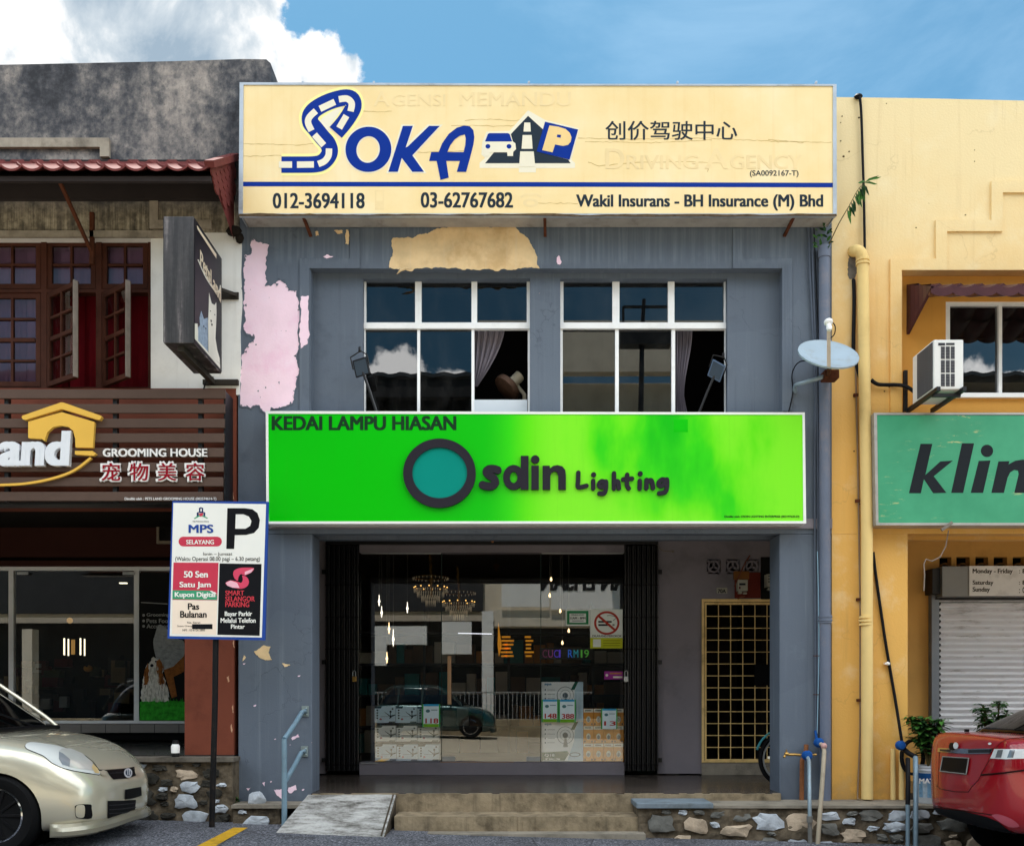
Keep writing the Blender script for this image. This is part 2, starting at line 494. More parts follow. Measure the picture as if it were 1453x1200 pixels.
# ------------------------------------------------------------------ shared materials
RNG = random.Random(7)
ZF_ = .42       # the lamp shop's origin height
M_grey = mat('grey_paint', '#606a7a', .62, var=.07, vscale=1.3, dirt='#3d4148', damt=.34, dscale=1.1, streak=.26, scol='#8e969c', bump=.12, bscale=60)
def old_wall(name, base, light, dark, chip, zs=None):
    """aged painted render: blotches, repairs, rain runs, hairline cracks, chips, grime towards the ground"""
    m, t, b = newmat(name); co = t.coord(); z = t.sep(co)[2]
    n = t.noise(co, 1.2, 8, .62); n2 = t.noise(t.coord((1, 1, 1), (8, 3, 5)), 4.5, 8, .68)
    col = t.ramp(t.math('ADD', t.math('MULTIPLY', n, .65), t.math('MULTIPLY', n2, .35)), [(.22, srgb(dark)), (.44, srgb(base)), (.58, srgb(base)), (.85, srgb(light))])
    rep_ = t.vor(t.coord((.9, .9, .55), (3, 1, 2)), 1.0, 'F1', 'Color'); rx_ = t.sep(rep_)[0]
    col = t.mix(t.math('MULTIPLY', t.step(rx_, .70, .72), .10), col, srgb(light))
    s1 = t.noise(t.coord((13, 13, .35), (3, 1, 0)), 1.0, 7, .66); s2 = t.noise(t.coord((22, 22, .5), (1, 7, 2)), 1.0, 6, .66)
    w = t.step(t.noise(t.coord((.7, .7, .9), (2, 2, 9)), 1.3, 4, .5), .40, .62)
    col = t.mix(t.math('MULTIPLY', t.math('MULTIPLY', t.step(s1, .52, .70), w), .50), col, srgb(light))
    col = t.mix(t.math('MULTIPLY', t.math('MULTIPLY', t.step(s2, .52, .75), t.math('SUBTRACT', 1.0, w)), .50), col, srgb(dark))
    if zs: # pale wash marks under the big sign, splash grime at the foot
        up = t.math('MULTIPLY', t.step(z, zs[0], zs[0] + .12), t.step(s2, .42, .64)); col = t.mix(t.math('MULTIPLY', up, .5), col, srgb(light))
        lo = t.math('MULTIPLY', t.step(t.math('ADD', z, t.math('MULTIPLY', n2, .5)), zs[1] + .75, zs[1] + .1), t.step(n2, .38, .6)); col = t.mix(t.math('MULTIPLY', lo, .55), col, srgb(dark))
    wob = t.n('ShaderNodeVectorMath', dict(operation='ADD')); nc = t.nt.nodes.new('ShaderNodeTexNoise'); t.put(nc.inputs['Vector'], co); nc.inputs['Scale'].default_value = 2.2; nc.inputs['Detail'].default_value = 6
    t.put(wob.inputs[0], co); t.put(wob.inputs[1], nc.outputs['Color'])
    e = t.vor(wob.outputs[0], 1.1, 'DISTANCE_TO_EDGE'); cm = t.step(t.noise(t.coord((1, 1, 1), (6, 6, 6)), .9, 3, .5), .50, .58)
    crk = t.math('MULTIPLY', t.math('SUBTRACT', 1.0, t.step(e, .002, .008)), cm)
    col = t.mix(t.math('MULTIPLY', crk, .40), col, srgb(dark))
    sp = t.noise(t.coord((1, 1, 1), (3, 8, 3)), 13, 5, .74); col = t.mix(t.math('MULTIPLY', t.step(sp, .715, .735), .8), col, srgb(chip))
    t.put(b.inputs['Base Color'], col); t.put(b.inputs['Roughness'], t.math('ADD', .5, t.math('MULTIPLY', n2, .25))); b.inputs['Specular IOR Level'].default_value = .12
    hh = t.math('SUBTRACT', t.math('ADD', t.math('MULTIPLY', t.noise(co, 55, 5, .65), .5), n2), crk)
    t.put(b.inputs['Normal'], t.bump(hh, .28, .012))
    return m
M_grey = old_wall('grey_paint_aged', '#626b78', '#7d8792', '#474e59', '#c9a9a8', (wz(381, 0) - ZF_, -.1))
M_greydark = mat('grey_paint_walkway', '#857f86', .6, var=.06, vscale=1.5, dirt='#3c3a40', damt=.3, bump=.1, bscale=60)
M_pink = mat('pink_undercoat', '#ffdfee', .7, var=.04, vscale=4, dirt='#f3bcd9', damt=.5, dscale=2.2, bump=.2, bscale=40)
M_plaster = mat('old_plaster', '#eecf9f', .85, var=.10, vscale=4, dirt='#b98a4c', damt=.4, dscale=3, streak=.35, scol='#e6d7bd', bump=.5, bscale=25)
M_peach = mat('peach_filler', '#d0a183', .85, var=.1, bump=.3)
M_brown = mat('brown_paint', '#7c4434', .6, var=.08, vscale=1.6, dirt='#3d211b', damt=.35, streak=.2, scol='#4a2a22', bump=.12)
M_white = mat('white_paint', '#f4f1ec', .6, var=.03, vscale=3, dirt='#a39a8c', damt=.25, dscale=2, streak=.16, scol='#8d857a', speck=.25, bump=.1)
M_frame = mat('white_frame', '#f6f6f6', .42, var=.03, dirt='#a8a49c', damt=.2, dscale=5)
M_alu = mat('aluminium', '#b4b6b8', .38, metal=.55, var=.05, dirt='#6d6a66', damt=.3, dscale=4)
M_black = mat('black_metal', '#141417', .45, var=.1, spec=.4)
M_dark = mat('dark_void', '#0b0b0d', .8)
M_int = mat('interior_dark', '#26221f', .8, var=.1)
M_steel = mat('galvanised', '#8fa0aa', .45, metal=.35, var=.1, dirt='#6a4a34', damt=.35, dscale=9)
M_rust = mat('rusty_steel', '#5a3424', .8, var=.25, vscale=12)
M_wood = mat('brown_timber', '#4b2b20', .55, var=.2, vscale=5, streak=.25, scol='#2b1711', bump=.15)
M_woodold = mat('weathered_timber', '#8b8178', .8, var=.15, vscale=8, streak=.4, scol='#4d453d', bump=.3)
M_cream = mat('yellow_paint_pipe', '#e8c987', .5, var=.04, vscale=2, dirt='#a07c46', damt=.25, dscale=2)
M_shopfloor = mat('polished_cement', '#4a423c', .22, var=.16, vscale=2.2, dirt='#2e2825', damt=.4, dscale=3)
M_step = mat('stained_concrete', '#8f8069', .85, var=.28, vscale=7, dirt='#463d31', damt=.75, dscale=3.6, streak=.55, scol='#4c443a', speck=.3, bump=.6, bscale=30)
M_conc = mat('worn_concrete', '#8d8578', .88, var=.16, vscale=5, dirt='#4b463e', damt=.5, dscale=3.5, speck=.3, bump=.5, bscale=30)
M_coping = mat('blue_grey_coping', '#77828a', .8, var=.14, vscale=6, dirt='#4a4a44', damt=.5, dscale=4, bump=.4, bscale=30)
M_cable = mat('black_cable', '#17171a', .55, var=.05)
M_lead = mat('lettering_black', '#22262b', .5, var=.03)

def yellow_wall():
    """warm yellow wall paint, sky light painted in as cream towards the parapet, with chips"""
    m, t, b = newmat('yellow_paint')
    co = t.coord(); z = t.sep(co)[2]
    n = t.noise(co, 1.1, 7, .62); n2 = t.noise(t.coord((1, 1, 1), (9, 2, 5)), 2.6, 8, .65)
    sky_tone = t.step(t.math('ADD', z, t.math('MULTIPLY', t.math('SUBTRACT', n, .5), 3.0)), 3.4, 7.0)  # sky light on the upper wall put into the colour
    base = t.mix(sky_tone, srgb('#e2ad55'), srgb('#ecd4a0'))
    base = t.mix(t.math('MULTIPLY', t.step(n2, .5, .75), .35), base, srgb('#f2e3bd'))
    st = t.noise(t.coord((11, 11, .45), (1, 4, 2)), 1.0, 6, .6)
    base = t.mix(t.math('MULTIPLY', t.step(st, .55, .8), .18), base, srgb('#9a6c2e'))
    sp = t.noise(t.coord((1, 1, 1), (3, 3, 3)), 15, 4, .7)
    base = t.mix(t.math('MULTIPLY', t.step(sp, .70, .74), .55), base, srgb('#8c6a40'))
    s2 = t.noise(t.coord((19, 19, .4), (5, 4, 2)), 1.0, 6, .66); wq = t.step(t.noise(t.coord((.8, .8, .8), (2, 9, 9)), 1.2, 4, .5), .48, .66)
    base = t.mix(t.math('MULTIPLY', t.math('MULTIPLY', t.step(s2, .50, .72), wq), .34), base, srgb('#a98348'))
    lo = t.math('MULTIPLY', t.step(t.math('ADD', z, t.math('MULTIPLY', n2, .5)), .85, .2), t.step(n2, .4, .6)); base = t.mix(t.math('MULTIPLY', lo, .5), base, srgb('#7d6038'))
    nc = t.nt.nodes.new('ShaderNodeTexNoise'); t.put(nc.inputs['Vector'], co); nc.inputs['Scale'].default_value = 2.0; nc.inputs['Detail'].default_value = 6
    wob = t.n('ShaderNodeVectorMath', dict(operation='ADD')); t.put(wob.inputs[0], co); t.put(wob.inputs[1], nc.outputs['Color'])
    e = t.vor(wob.outputs[0], .8, 'DISTANCE_TO_EDGE'); cm = t.step(t.noise(t.coord((1, 1, 1), (6, 1, 6)), .9, 3, .5), .52, .58)
    base = t.mix(t.math('MULTIPLY', t.math('MULTIPLY', t.math('SUBTRACT', 1.0, t.step(e, .002, .007)), cm), .16), base, srgb('#8a6a3c'))
    t.put(b.inputs['Base Color'], base); b.inputs['Roughness'].default_value = .62
    t.put(b.inputs['Normal'], t.bump(t.math('ADD', t.noise(co, 45, 5, .6), n2), .22, .012))
    return m
M_yellow = yellow_wall()

def black_concrete():
    """old lime render, blackened by mould in patches and runs"""
    m, t, b = newmat('mouldy_render')
    co = t.coord()
    z = t.sep(co)[2]
    big = t.noise(t.coord((1, 1, .85), (2, 7, 1)), 1.5, 10, .72)
    fine = t.noise(co, 11, 8, .74)
    runs = t.noise(t.coord((7, 7, .8), (4, 1, 3)), 1.0, 7, .65)
    k = t.math('ADD', t.math('MULTIPLY', big, .80), t.math('ADD', t.math('MULTIPLY', fine, .26), t.math('MULTIPLY', runs, .12)))
    col = t.ramp(k, [(.47, srgb('#2b2c31')), (.54, srgb('#46464b')), (.60, srgb('#6c6867')), (.66, srgb('#938a84')), (.75, srgb('#b5aaa0'))])
    rim = t.step(t.math('ADD', z, t.math('MULTIPLY', big, .25)), 7.84, 7.95)
    col = t.mix(t.math('MULTIPLY', rim, .8), col, srgb('#77747a'))
    pits = t.noise(t.coord((1, 1, 1), (5, 5, 1)), 42, 3, .7)
    col = t.mix(t.math('MULTIPLY', t.step(pits, .60, .70), .6), col, srgb('#1d1d20'))
    low = t.step(z, 5.75, 5.5)
    r2 = t.noise(t.coord((16, 16, .9), (4, 8, 3)), 1.0, 7, .7)
    wash = t.ramp(t.math('ADD', t.math('MULTIPLY', r2, .6), t.math('MULTIPLY', fine, .4)), [(.38, srgb('#3d3830')), (.48, srgb('#7d7360')), (.56, srgb('#b3a78f')), (.66, srgb('#e2d8c4'))])
    col = t.mix(t.math('MULTIPLY', low, .8), col, wash)
    t.put(b.inputs['Base Color'], col); b.inputs['Roughness'].default_value = .9
    t.put(b.inputs['Normal'], t.bump(fine, .5, .015))
    return m
M_mould = black_concrete()

def asphalt():
    m, t, b = newmat('asphalt')
    co = t.coord()
    big = t.noise(co, .8, 6, .6); g = t.noise(co, 48, 5, .8); v = t.vor(co, 75)
    col = t.ramp(g, [(.38, srgb('#1f2024')), (.50, srgb('#50515a')), (.62, srgb('#a4a5ad'))])
    col = t.mix(t.math('MULTIPLY', t.step(big, .45, .7), .5), col, srgb('#3d3c3f'))
    oil = t.noise(t.coord((1, 1, 1), (3, 1, 1)), 2.4, 7, .6); col = t.mix(t.math('MULTIPLY', t.step(oil, .56, .66), .6), col, srgb('#232326'))
    ce = t.vor(t.coord((1, 1, 1), (2, 3, 1)), 1.6, 'DISTANCE_TO_EDGE'); col = t.mix(t.math('MULTIPLY', t.math('SUBTRACT', 1.0, t.step(ce, .003, .014)), t.math('MULTIPLY', t.step(big, .42, .55), .7)), col, srgb('#1c1c1f'))
    t.put(b.inputs['Base Color'], col); b.inputs['Roughness'].default_value = .85
    t.put(b.inputs['Normal'], t.bump(t.math('ADD', g, v), .8, .012))
    return m
M_asphalt = asphalt()

def ramp_mat():
    m, t, b = newmat('whitewashed_ramp')
    co = t.coord((1, 1, 1))
    n = t.noise(t.coord((.8, 2.4, 2.4)), 4.2, 9, .7); f = t.noise(co, 40, 5, .7)
    col = t.ramp(t.math('ADD', t.math('MULTIPLY', n, .8), t.math('MULTIPLY', f, .2)),
                 [(.38, srgb('#4f4b46')), (.45, srgb('#7f7c77')), (.54, srgb('#a8a6a2')), (.68, srgb('#c4c2bd'))])
    t.put(b.inputs['Base Color'], col); b.inputs['Roughness'].default_value = .85
    t.put(b.inputs['Normal'], t.bump(f, .5, .012))
    return m
M_ramp = ramp_mat()

G_shop = glass('shop_glass', (.93, .95, .94, 1), 1.6, .08, 0, .008)
G_tint = glass('tinted_glass', (.16, .17, .18, 1), 1.5, .03, 0, .02)
G_clear = glass('casement_glass', (.80, .76, .80, 1), 1.2, .01)

XL, XR = wx(338, 0), wx(1180, 0)
def ground(x): return .075 - .027 * max(-6.0, min(6.0, x))

# ------------------------------------------------------------------ road
mb = MB()
xs = [-60, -25, -12, -6] + [-5.5 + .5 * i for i in range(23)] + [6, 12, 25, 60]
ys = [-60, -30, -20, -14, -9, -6, -4, -3, -2, -1.2, -.3, .2]
for i in range(len(xs) - 1):
    for j in range(len(ys) - 1):
        q = [(xs[i], ys[j]), (xs[i + 1], ys[j]), (xs[i + 1], ys[j + 1]), (xs[i], ys[j + 1])]
        mb.face([(x, y, ground(x)) for x, y in q])
obj('road', mb, M_asphalt, kind='structure')
# land under and behind the shops so that the ground reaches the horizon
mb = MB(); mb.face([(-400, .2, -.2), (400, .2, -.2), (400, 900, -.2), (-400, 900, -.2)])
mb.face([(-400, -600, -.25), (400, -600, -.25), (400, .2, -.25), (-400, .2, -.25)])
obj('ground', mb, mat('far_ground', '#6c6a60', .9, var=.15), kind='structure')
mb = MB()
def gp(px, py):      # pixel on the road surface
    d = Vector(((px - CX) / F, 1, (HY - py) / F))
    k = 1.0
    for _ in range(8):
        k = (ground(d.x * k) - EZ) / d.z
    return Vector((d.x * k, -CD + k, ground(d.x * k) + .004))
a, b_, c_, d_ = gp(352, 1174), gp(331, 1174), gp(262, 1209), gp(298, 1209)
ext = (c_ - b_) * 3
mb.face([a, b_, c_ + ext, d_ + ext])
obj('parking_line', mb, mat('yellow_marking', '#c79a2c', .75, var=.14, vscale=9, dirt='#6d5a2c', damt=.5, dscale=8, bump=.5, bscale=90), kind='structure')

mb = MB()
for x0, x1 in ((-60, -6), (-6, 6), (6, 60)): mb.face([(x0, -15.6, ground(x0) + .008), (x1, -15.6, ground(x1) + .008), (x1, -4.6, ground(x1) + .008), (x0, -4.6, ground(x0) + .008)])
obj('bounce_sheet', mb, mat('pale_bounce_sheet', '#b3a995', .85, var=.1, dirt='#8a8272', damt=.4, dscale=1.5, bump=.3), kind='structure')  # unseen pale sheet over the road, added to bounce sun onto the shopfronts
# ------------------------------------------------------------------ walkway floors, steps, ramp, rubble walls
ZF = .42                                # lamp shop walkway level
ZL = .81                                # pet shop walkway level
mb = MB()
mb.box(wx(443, 0), wx(1106, 0), -.06, 2.14, .20, ZF)
mb.box(wx(1106, 0), 9.6, .03, 2.14, .20, ZF - .002)
mb.box(XL + .03, wx(443, 0) - .002, .03, 2.14, .20, ZF - .002)
obj('walkway_floor', mb, M_shopfloor, kind='structure')
mb = MB()
# broken front edge of the walkway: a concrete riser with an uneven top
rr = random.Random(3); xa, xb = wx(443, -.1), wx(1108, -.1); nseg = 60
for i in range(nseg):
    x0 = xa + (xb - xa) * i / nseg; x1 = xa + (xb - xa) * (i + 1) / nseg
    zt = ZF + .004 - (0.012 * rr.random() if rr.random() < .5 else 0)
    mb.box(x0, x1, -.10 - .006 * rr.random(), -.0605, -.1, zt)
obj('walkway_edge', mb, M_step, kind='structure')
mb = MB()
xa, xb = wx(560, -.45), wx(907, -.45)
for i in range(40):
    x0 = xa + (xb - xa) * i / 40; x1 = xa + (xb - xa) * (i + 1) / 40
    mb.box(x0, x1, -.47 - .008 * rr.random(), -.108, -.1, .243 - .006 * rr.random())
obj('concrete_step', mb, M_step, label='stained beige concrete step below the lamp shop walkway', cat='step')
mb = MB(); mb.box(wx(545, -.6), wx(915, -.6), -.66, -.48, -.1, .075 + .022)
obj('gutter_apron', mb, M_conc, kind='structure')
mb = MB(); mb.box(-9, wx(333, 0), -.03, 2.85, .3, ZL); obj('pet_walkway_floor', mb, mat('dark_tile_floor', '#3a3836', .12, var=.1, dirt='#232220'), kind='structure')

# ramp
mb = MB()
A, B = P(437, 1128, -.10), P(562, 1130, -.10)
C_, D_ = gp(545, 1187), gp(392, 1181)
A.z = B.z = ZF - .006
N = 8; top = []
for j in range(N + 1):
    t = j / N; row = []
    for i in range(N + 1):
        s = i / N
        p = (A.lerp(B, s)).lerp(D_.lerp(C_, s), t)
        row.append(p + Vector((0, rr.uniform(-.006, .006) if j == N else 0, rr.uniform(-.004, .004))))
    top.append(row)
o = len(mb.v)
for j in range(N):
    for i in range(N):
        mb.face([top[j][i], top[j + 1][i], top[j + 1][i + 1], top[j][i + 1]])
low = lambda p: Vector((p.x, p.y, -.1))
for i in range(N):
    mb.face([top[N][i], low(top[N][i]), low(top[N][i + 1]), top[N][i + 1]])
    mb.face([top[i][0], low(top[i][0]), low(top[i + 1][0]), top[i + 1][0]])
mb2 = MB()
for i in range(N):
    mb2.face([top[i][N], top[i + 1][N], low(top[i + 1][N]), low(top[i][N])])
for v in range(N):
    a, b = top[v][N], top[v + 1][N]
    mb2.face([a + Vector((-.035, 0, .006)), b + Vector((-.035, 0, .006)), b + Vector((.012, 0, -.012)), a + Vector((.012, 0, -.012))])
r = thing('concrete_ramp', 'weathered pale grey concrete ramp up to the walkway', 'ramp', (-2.0, -.4, .1))
obj('ramp_surface', mb, M_ramp, r)
obj('ramp_side', mb2, mat('ramp_side', '#4a4238', .9, var=.2, dirt='#1e1b18'), r)

M_mortar = mat('dirty_mortar', '#675c4d', .95, var=.34, vscale=9, dirt='#1b1916', damt=.8, dscale=3.0, speck=.5, scol='#0e0d0c', bump=1.0, bscale=16)
M_stones = [mat('stone_grey', '#b9bfc6', .85, var=.16, vscale=9, dirt='#5b5b57', damt=.5, dscale=5, speck=.35, scol='#26241f', bump=1.0, bscale=22),
            mat('stone_buff', '#bba892', .85, var=.18, vscale=9, dirt='#5d5344', damt=.5, dscale=5, speck=.35, scol='#26241f', bump=1.0, bscale=22),
            mat('stone_dark', '#6f6e69', .9, var=.2, vscale=9, dirt='#34322e', damt=.6, dscale=5, speck=.35, scol='#26241f', bump=1.0, bscale=22)]
def rubble(name, x0, x1, Y, zb, zt, depth, seed, label, step=.25, dark=.35):
    r = random.Random(seed)
    root = thing(name, label, 'stone wall', ((x0 + x1) / 2, Y, zb))
    b = MB(); nx = max(2, int((x1 - x0) / .035)); nz = max(2, int((zt - zb) / .035)); g = []
    for j in range(nz + 1):
        row = []
        for i in range(nx + 1):
            x = x0 + (x1 - x0) * i / nx; z = zb + (zt - zb) * j / nz
            w = mnoise.noise(Vector((x * 4, z * 5, seed))) * .030 + mnoise.noise(Vector((x * 15, z * 15, seed))) * .014
            row.append(Vector((x, Y - w, z + (mnoise.noise(Vector((x * 5, 3, seed))) * .012 if j == nz else 0))))
        g.append(row)
    for j in range(nz):
        for i in range(nx):
            b.face([g[j][i], g[j][i + 1], g[j + 1][i + 1], g[j + 1][i]])
    for i in range(nx):
        p, q = g[nz][i], g[nz][i + 1]
        b.face([p, q, Vector((q.x, Y + depth, q.z)), Vector((p.x, Y + depth, p.z))])
    for e in (0, nx):
        for j in range(nz):
            p, q = g[j][e], g[j + 1][e]
            b.face([p, q, Vector((q.x, Y + depth, q.z)), Vector((p.x, Y + depth, p.z))])
    obj('mortar', b, M_mortar, root)
    s = MB()
    taken = []
    def stone(cx, cz, w, h):
        n = 13; ring = []; sk = r.uniform(-.35, .35)
        for k in range(n):
            t = 2 * math.pi * k / n; q = r.uniform(.74, 1.14)
            ex = abs(math.cos(t)) ** .7 * math.copysign(1, math.cos(t)); ez = abs(math.sin(t)) ** .7 * math.copysign(1, math.sin(t))
            ring.append((cx + ex * w * .5 * q + ez * sk * h * .4, max(zb + .005, min(zt - .006, cz + ez * h * .5 * q))))
        d = r.uniform(.012, .036); mi = 2 if r.random() < dark else (0 if r.random() < .72 else 1)
        base = [Vector((a, Y + .03, c)) for a, c in ring]
        mid = [Vector((cx + (a - cx) * .95, Y - d * .7 + r.uniform(-.010, .010), cz + (c - cz) * .95)) for a, c in ring]
        inn = [Vector((cx + (a - cx) * .66 + r.uniform(-.008, .008), Y - d + r.uniform(-.009, .009), cz + (c - cz) * .66 + r.uniform(-.005, .005))) for a, c in ring]
        vs = base + mid + inn + [Vector((cx + r.uniform(-.02, .02), Y - d + r.uniform(-.004, .003), cz))]
        fs = []
        for k in range(n):
            k2 = (k + 1) % n
            fs += [(k, k2, n + k2, n + k), (n + k, n + k2, 2 * n + k2, 2 * n + k), (2 * n + k, 2 * n + k2, 3 * n)]
        s.add(vs, fs, mi)
    tries = int((x1 - x0) * (zt - zb) * 5200)
    for q in range(tries):
        f = q / tries; big = 1.0 - .72 * f ** .6
        w = r.uniform(.16, .30) * big + .03; h = w * r.uniform(.42, .72)
        if h > zt - zb - .03: continue
        cx = r.uniform(x0 + w * .55, x1 - w * .55); cz = r.uniform(zb + h * .55, zt - h * .5 - .01)
        if any(abs(cx - a) < (w + b) * .5 + .004 and abs(cz - c) < (h + e) * .5 + .003 for a, c, b, e in taken): continue
        taken.append((cx, cz, w, h)); stone(cx, cz, w, h)
    obj('stones', s, M_stones if dark < .4 else [M_stones[0], M_stones[1], mat('stone_mossy', '#3c3a35', .95, var=.3, vscale=9, dirt='#14130f', damt=.8, dscale=5, bump=1.0, bscale=22)], root, smooth_=True)
    return root
w1 = rubble('rubble_wall', -7.5, wx(330, -.22), -.22, .0, .756, .30, 11, 'tall mossy rubble wall below the pet shop walkway', dark=.55)
mb = MB(); mb.box(-7.5, wx(332, -.25), -.27, -.035, .757, .80)
obj('coping', mb, mat('dirty_coping', '#6d665c', .9, var=.25, vscale=6, dirt='#1f1c19', damt=.8, dscale=2.5, bump=.6, bscale=25), w1)
w2 = rubble('rubble_wall', wx(322, -.3) + .06, wx(397, -.3), -.30, .05, .30, .29, 23, 'short low rubble wall between the parking sign pole and the ramp', dark=.35)
mb = MB(); mb.box(wx(322, -.3) + .05, wx(437, -.3) - .05, -.325, -.002, .301, .335)
obj('coping', mb, M_conc, w2)
w3 = rubble('rubble_wall', wx(906, -.50), 9.0, -.50, -.16, .325, .40, 35, 'long rubble wall right of the concrete step, under the yellow pillar', dark=.30)
mb = MB(); mb.box(wx(903, -.53), wx(1012, -.53), -.545, -.115, .326, .378)
obj('coping', mb, M_coping, w3, bevel=.008)
mb = MB(); mb.box(wx(1012, -.53) + .003, 9.0, -.52, -.002, .326, .352)
obj('coping', mb, M_conc, w3)

# ------------------------------------------------------------------ lamp shop building (grey)
lamp = thing('shop_building', 'grey two storey shop house with peeling pink patches', 'building', (0.2, 0, ZF))
mb = MB()
sheet(mb, [rect(338, 124, 1180, 757), rect(441, 381, 1110, 640)], 0, .11)
mb.box(XL, XR, .35, .45, wz(757, 0), 3.9)
obj('front_wall', mb, M_grey, lamp)
mb = MB()
sheet(mb, [rect(430, 372, 1122, 650), rect(515, 395, 752, 641), rect(795, 395, 1032, 641)], .113, .12)
obj('recessed_wall', mb, M_grey, lamp)
mb = MB()
sheet(mb, [stroke([(432, 583), (432, 373.5), (503.5, 373.5), (503.5, 324)], 14)], -.016, .0175)
sheet(mb, [stroke([(1117, 583), (1117, 373.5), (1047, 373.5), (1047, 324)], 14)], -.016, .0175)
obj('moulding', mb, M_grey, lamp)
mb = MB(); mb.box(XL, wx(443, 0), 0, .36, .28, wz(757, 0) - .002); obj('pillar', mb, M_grey, lamp, bevel=.01)
mb = MB(); mb.box(wx(1106, 0), XR, 0, .36, .28, wz(757, 0) - .002); obj('pillar', mb, M_grey, lamp, bevel=.01)
mb = MB(); mb.box(XL, XR, -.02, -.0, wz(750, 0), wz(743, 0) + .05); obj('beam_lip', mb, M_greydark, lamp)
# peeled paint
def zz(pts, ox, oy, s): return [(ox + a / s, oy + b / s) for a, b in pts]
rg = random.Random(5)
mb = MB()
pk = zz([(110, 150), (205, 185), (195, 240), (190, 320), (195, 390), (180, 415), (240, 400), (265, 382), (300, 410), (325, 440), (355, 440), (370, 500), (365, 700), (362, 850),
         (355, 980), (330, 1070), (290, 1085), (215, 1090), (185, 1130), (150, 1080), (100, 1095), (45, 1085), (50, 800), (75, 760), (118, 715), (125, 700), (100, 685), (60, 655), (65, 480), (70, 380), (62, 300), (68, 240), (100, 240)], 330, 300, 3.927)
sheet(mb, [ragged(pk, random.Random(5), 2.4, 4)], -.003, .002)
sheet(mb, [ragged(zz([(380, 475), (425, 470), (425, 700), (415, 740), (380, 765), (372, 700)], 330, 300, 3.927), rg, 1.2)], -.020, .003)
sheet(mb, [ragged([(793, 362), (797, 372), (795, 375), (791, 375), (790, 367)], rg, .8)], -.003, .002)
for c in ([(458, 364), (464, 361), (473, 364), (463, 367)], [(349, 1118), (356, 1117), (352, 1122)]):
    sheet(mb, [ragged(c, rg, .8)], -.0195 if c[0][1] < 400 else -.003, .0015)
for c in ([(388, 1120), (400, 1119), (400, 1133), (393, 1128)], [(409, 1117), (419, 1113), (421, 1120), (413, 1125), (409, 1123)], [(372, 1110), (376, 1109), (375, 1115)], [(413, 1047), (423, 1041), (425, 1045), (415, 1050)]):
    sheet(mb, [ragged(c, rg, .8)], -.003, .002)
for k in range(7):   # small flakes low on the left pillar
    x, y = rg.uniform(338, 430), rg.uniform(930, 1120); w = rg.uniform(.8, 2.4)
    sheet(mb, [ragged([(x, y), (x + w * 2.1, y - w * .5), (x + w * 1.6, y + w * .5), (x + w * .4, y + w * .8)], rg, .8, 3)], -.003, .002)
pke = ragged(pk, random.Random(5), 2.4, 4); eg = MB(); sheet(eg, [grow(pke, 1.5), grow(pke, -.1)], -.0062, .006)
obj('paint_edge', eg, M_grey, lamp)
rem = MB(); fl = MB()
for k in range(12):
    x, y = rg.uniform(348, 420), rg.uniform(405, 575); w = rg.choice((.4, .6, .8, 1.6))
    sheet(rem, [ragged([(x, y), (x + w, y - w * .4), (x + w * 1.4, y + w * .7), (x + w * .3, y + w)], rg, .7, 3)], -.0052, .0018)
pkr = ragged(pk, random.Random(5), 2.4, 2)
for k in range(0, len(pkr), 3):
    x, y = pkr[k]; w = rg.uniform(1.5, 4.5); a = rg.uniform(0, 6.28); lift = rg.uniform(.004, .016)
    p0, p1_, p2_ = P(x, y, -.0035), P(x + w * math.cos(a), y + w * math.sin(a), -.0035), P(x + w * math.cos(a + 1.1), y + w * math.sin(a + 1.1), -.0035 - lift)
    fl.face([p0, p1_, p2_])
obj('paint_remnant', rem, M_grey, lamp); obj('paint_flake', fl, M_grey, lamp)
obj('peeled_paint', mb, M_pink, lamp, label='pale pink undercoat showing where grey paint has peeled')
mb = MB()
sheet(mb, [ragged([(557, 338), (585, 338), (600, 332), (625, 324), (660, 321.5), (700, 322), (730, 322), (745, 335), (755, 350), (762, 370), (766, 381), (735, 380.5), (700, 383), (650, 381), (600, 380.5), (572, 383), (552, 380), (557, 362)], rg, 2.0, 4)], -.004, .003)
for c in ([(447, 329), (451, 328), (452, 334), (448, 335)], [(474, 327), (486, 327), (486, 331), (478, 331)], [(491, 326), (494, 326), (494, 347), (490, 346)], [(360, 924), (374, 915), (384, 917), (381, 926), (386, 936), (376, 936), (366, 930)], [(343, 938), (346, 929), (349, 932)], [(400, 941), (412, 943), (404, 946)]):
    sheet(mb, [ragged(c, rg, 1.0)], -.0195 if 488 < c[0][0] < 500 and c[0][1] < 400 else -.004, .003)
mb.tube([P(563, 389, -.02), P(568, 384, -.05), P(576, 381, -.06), P(584, 381, -.02)], [.004, .012, .012, .006], 6)
obj('bare_plaster', mb, M_plaster, lamp, label='bare stained beige plaster exposed above the windows')

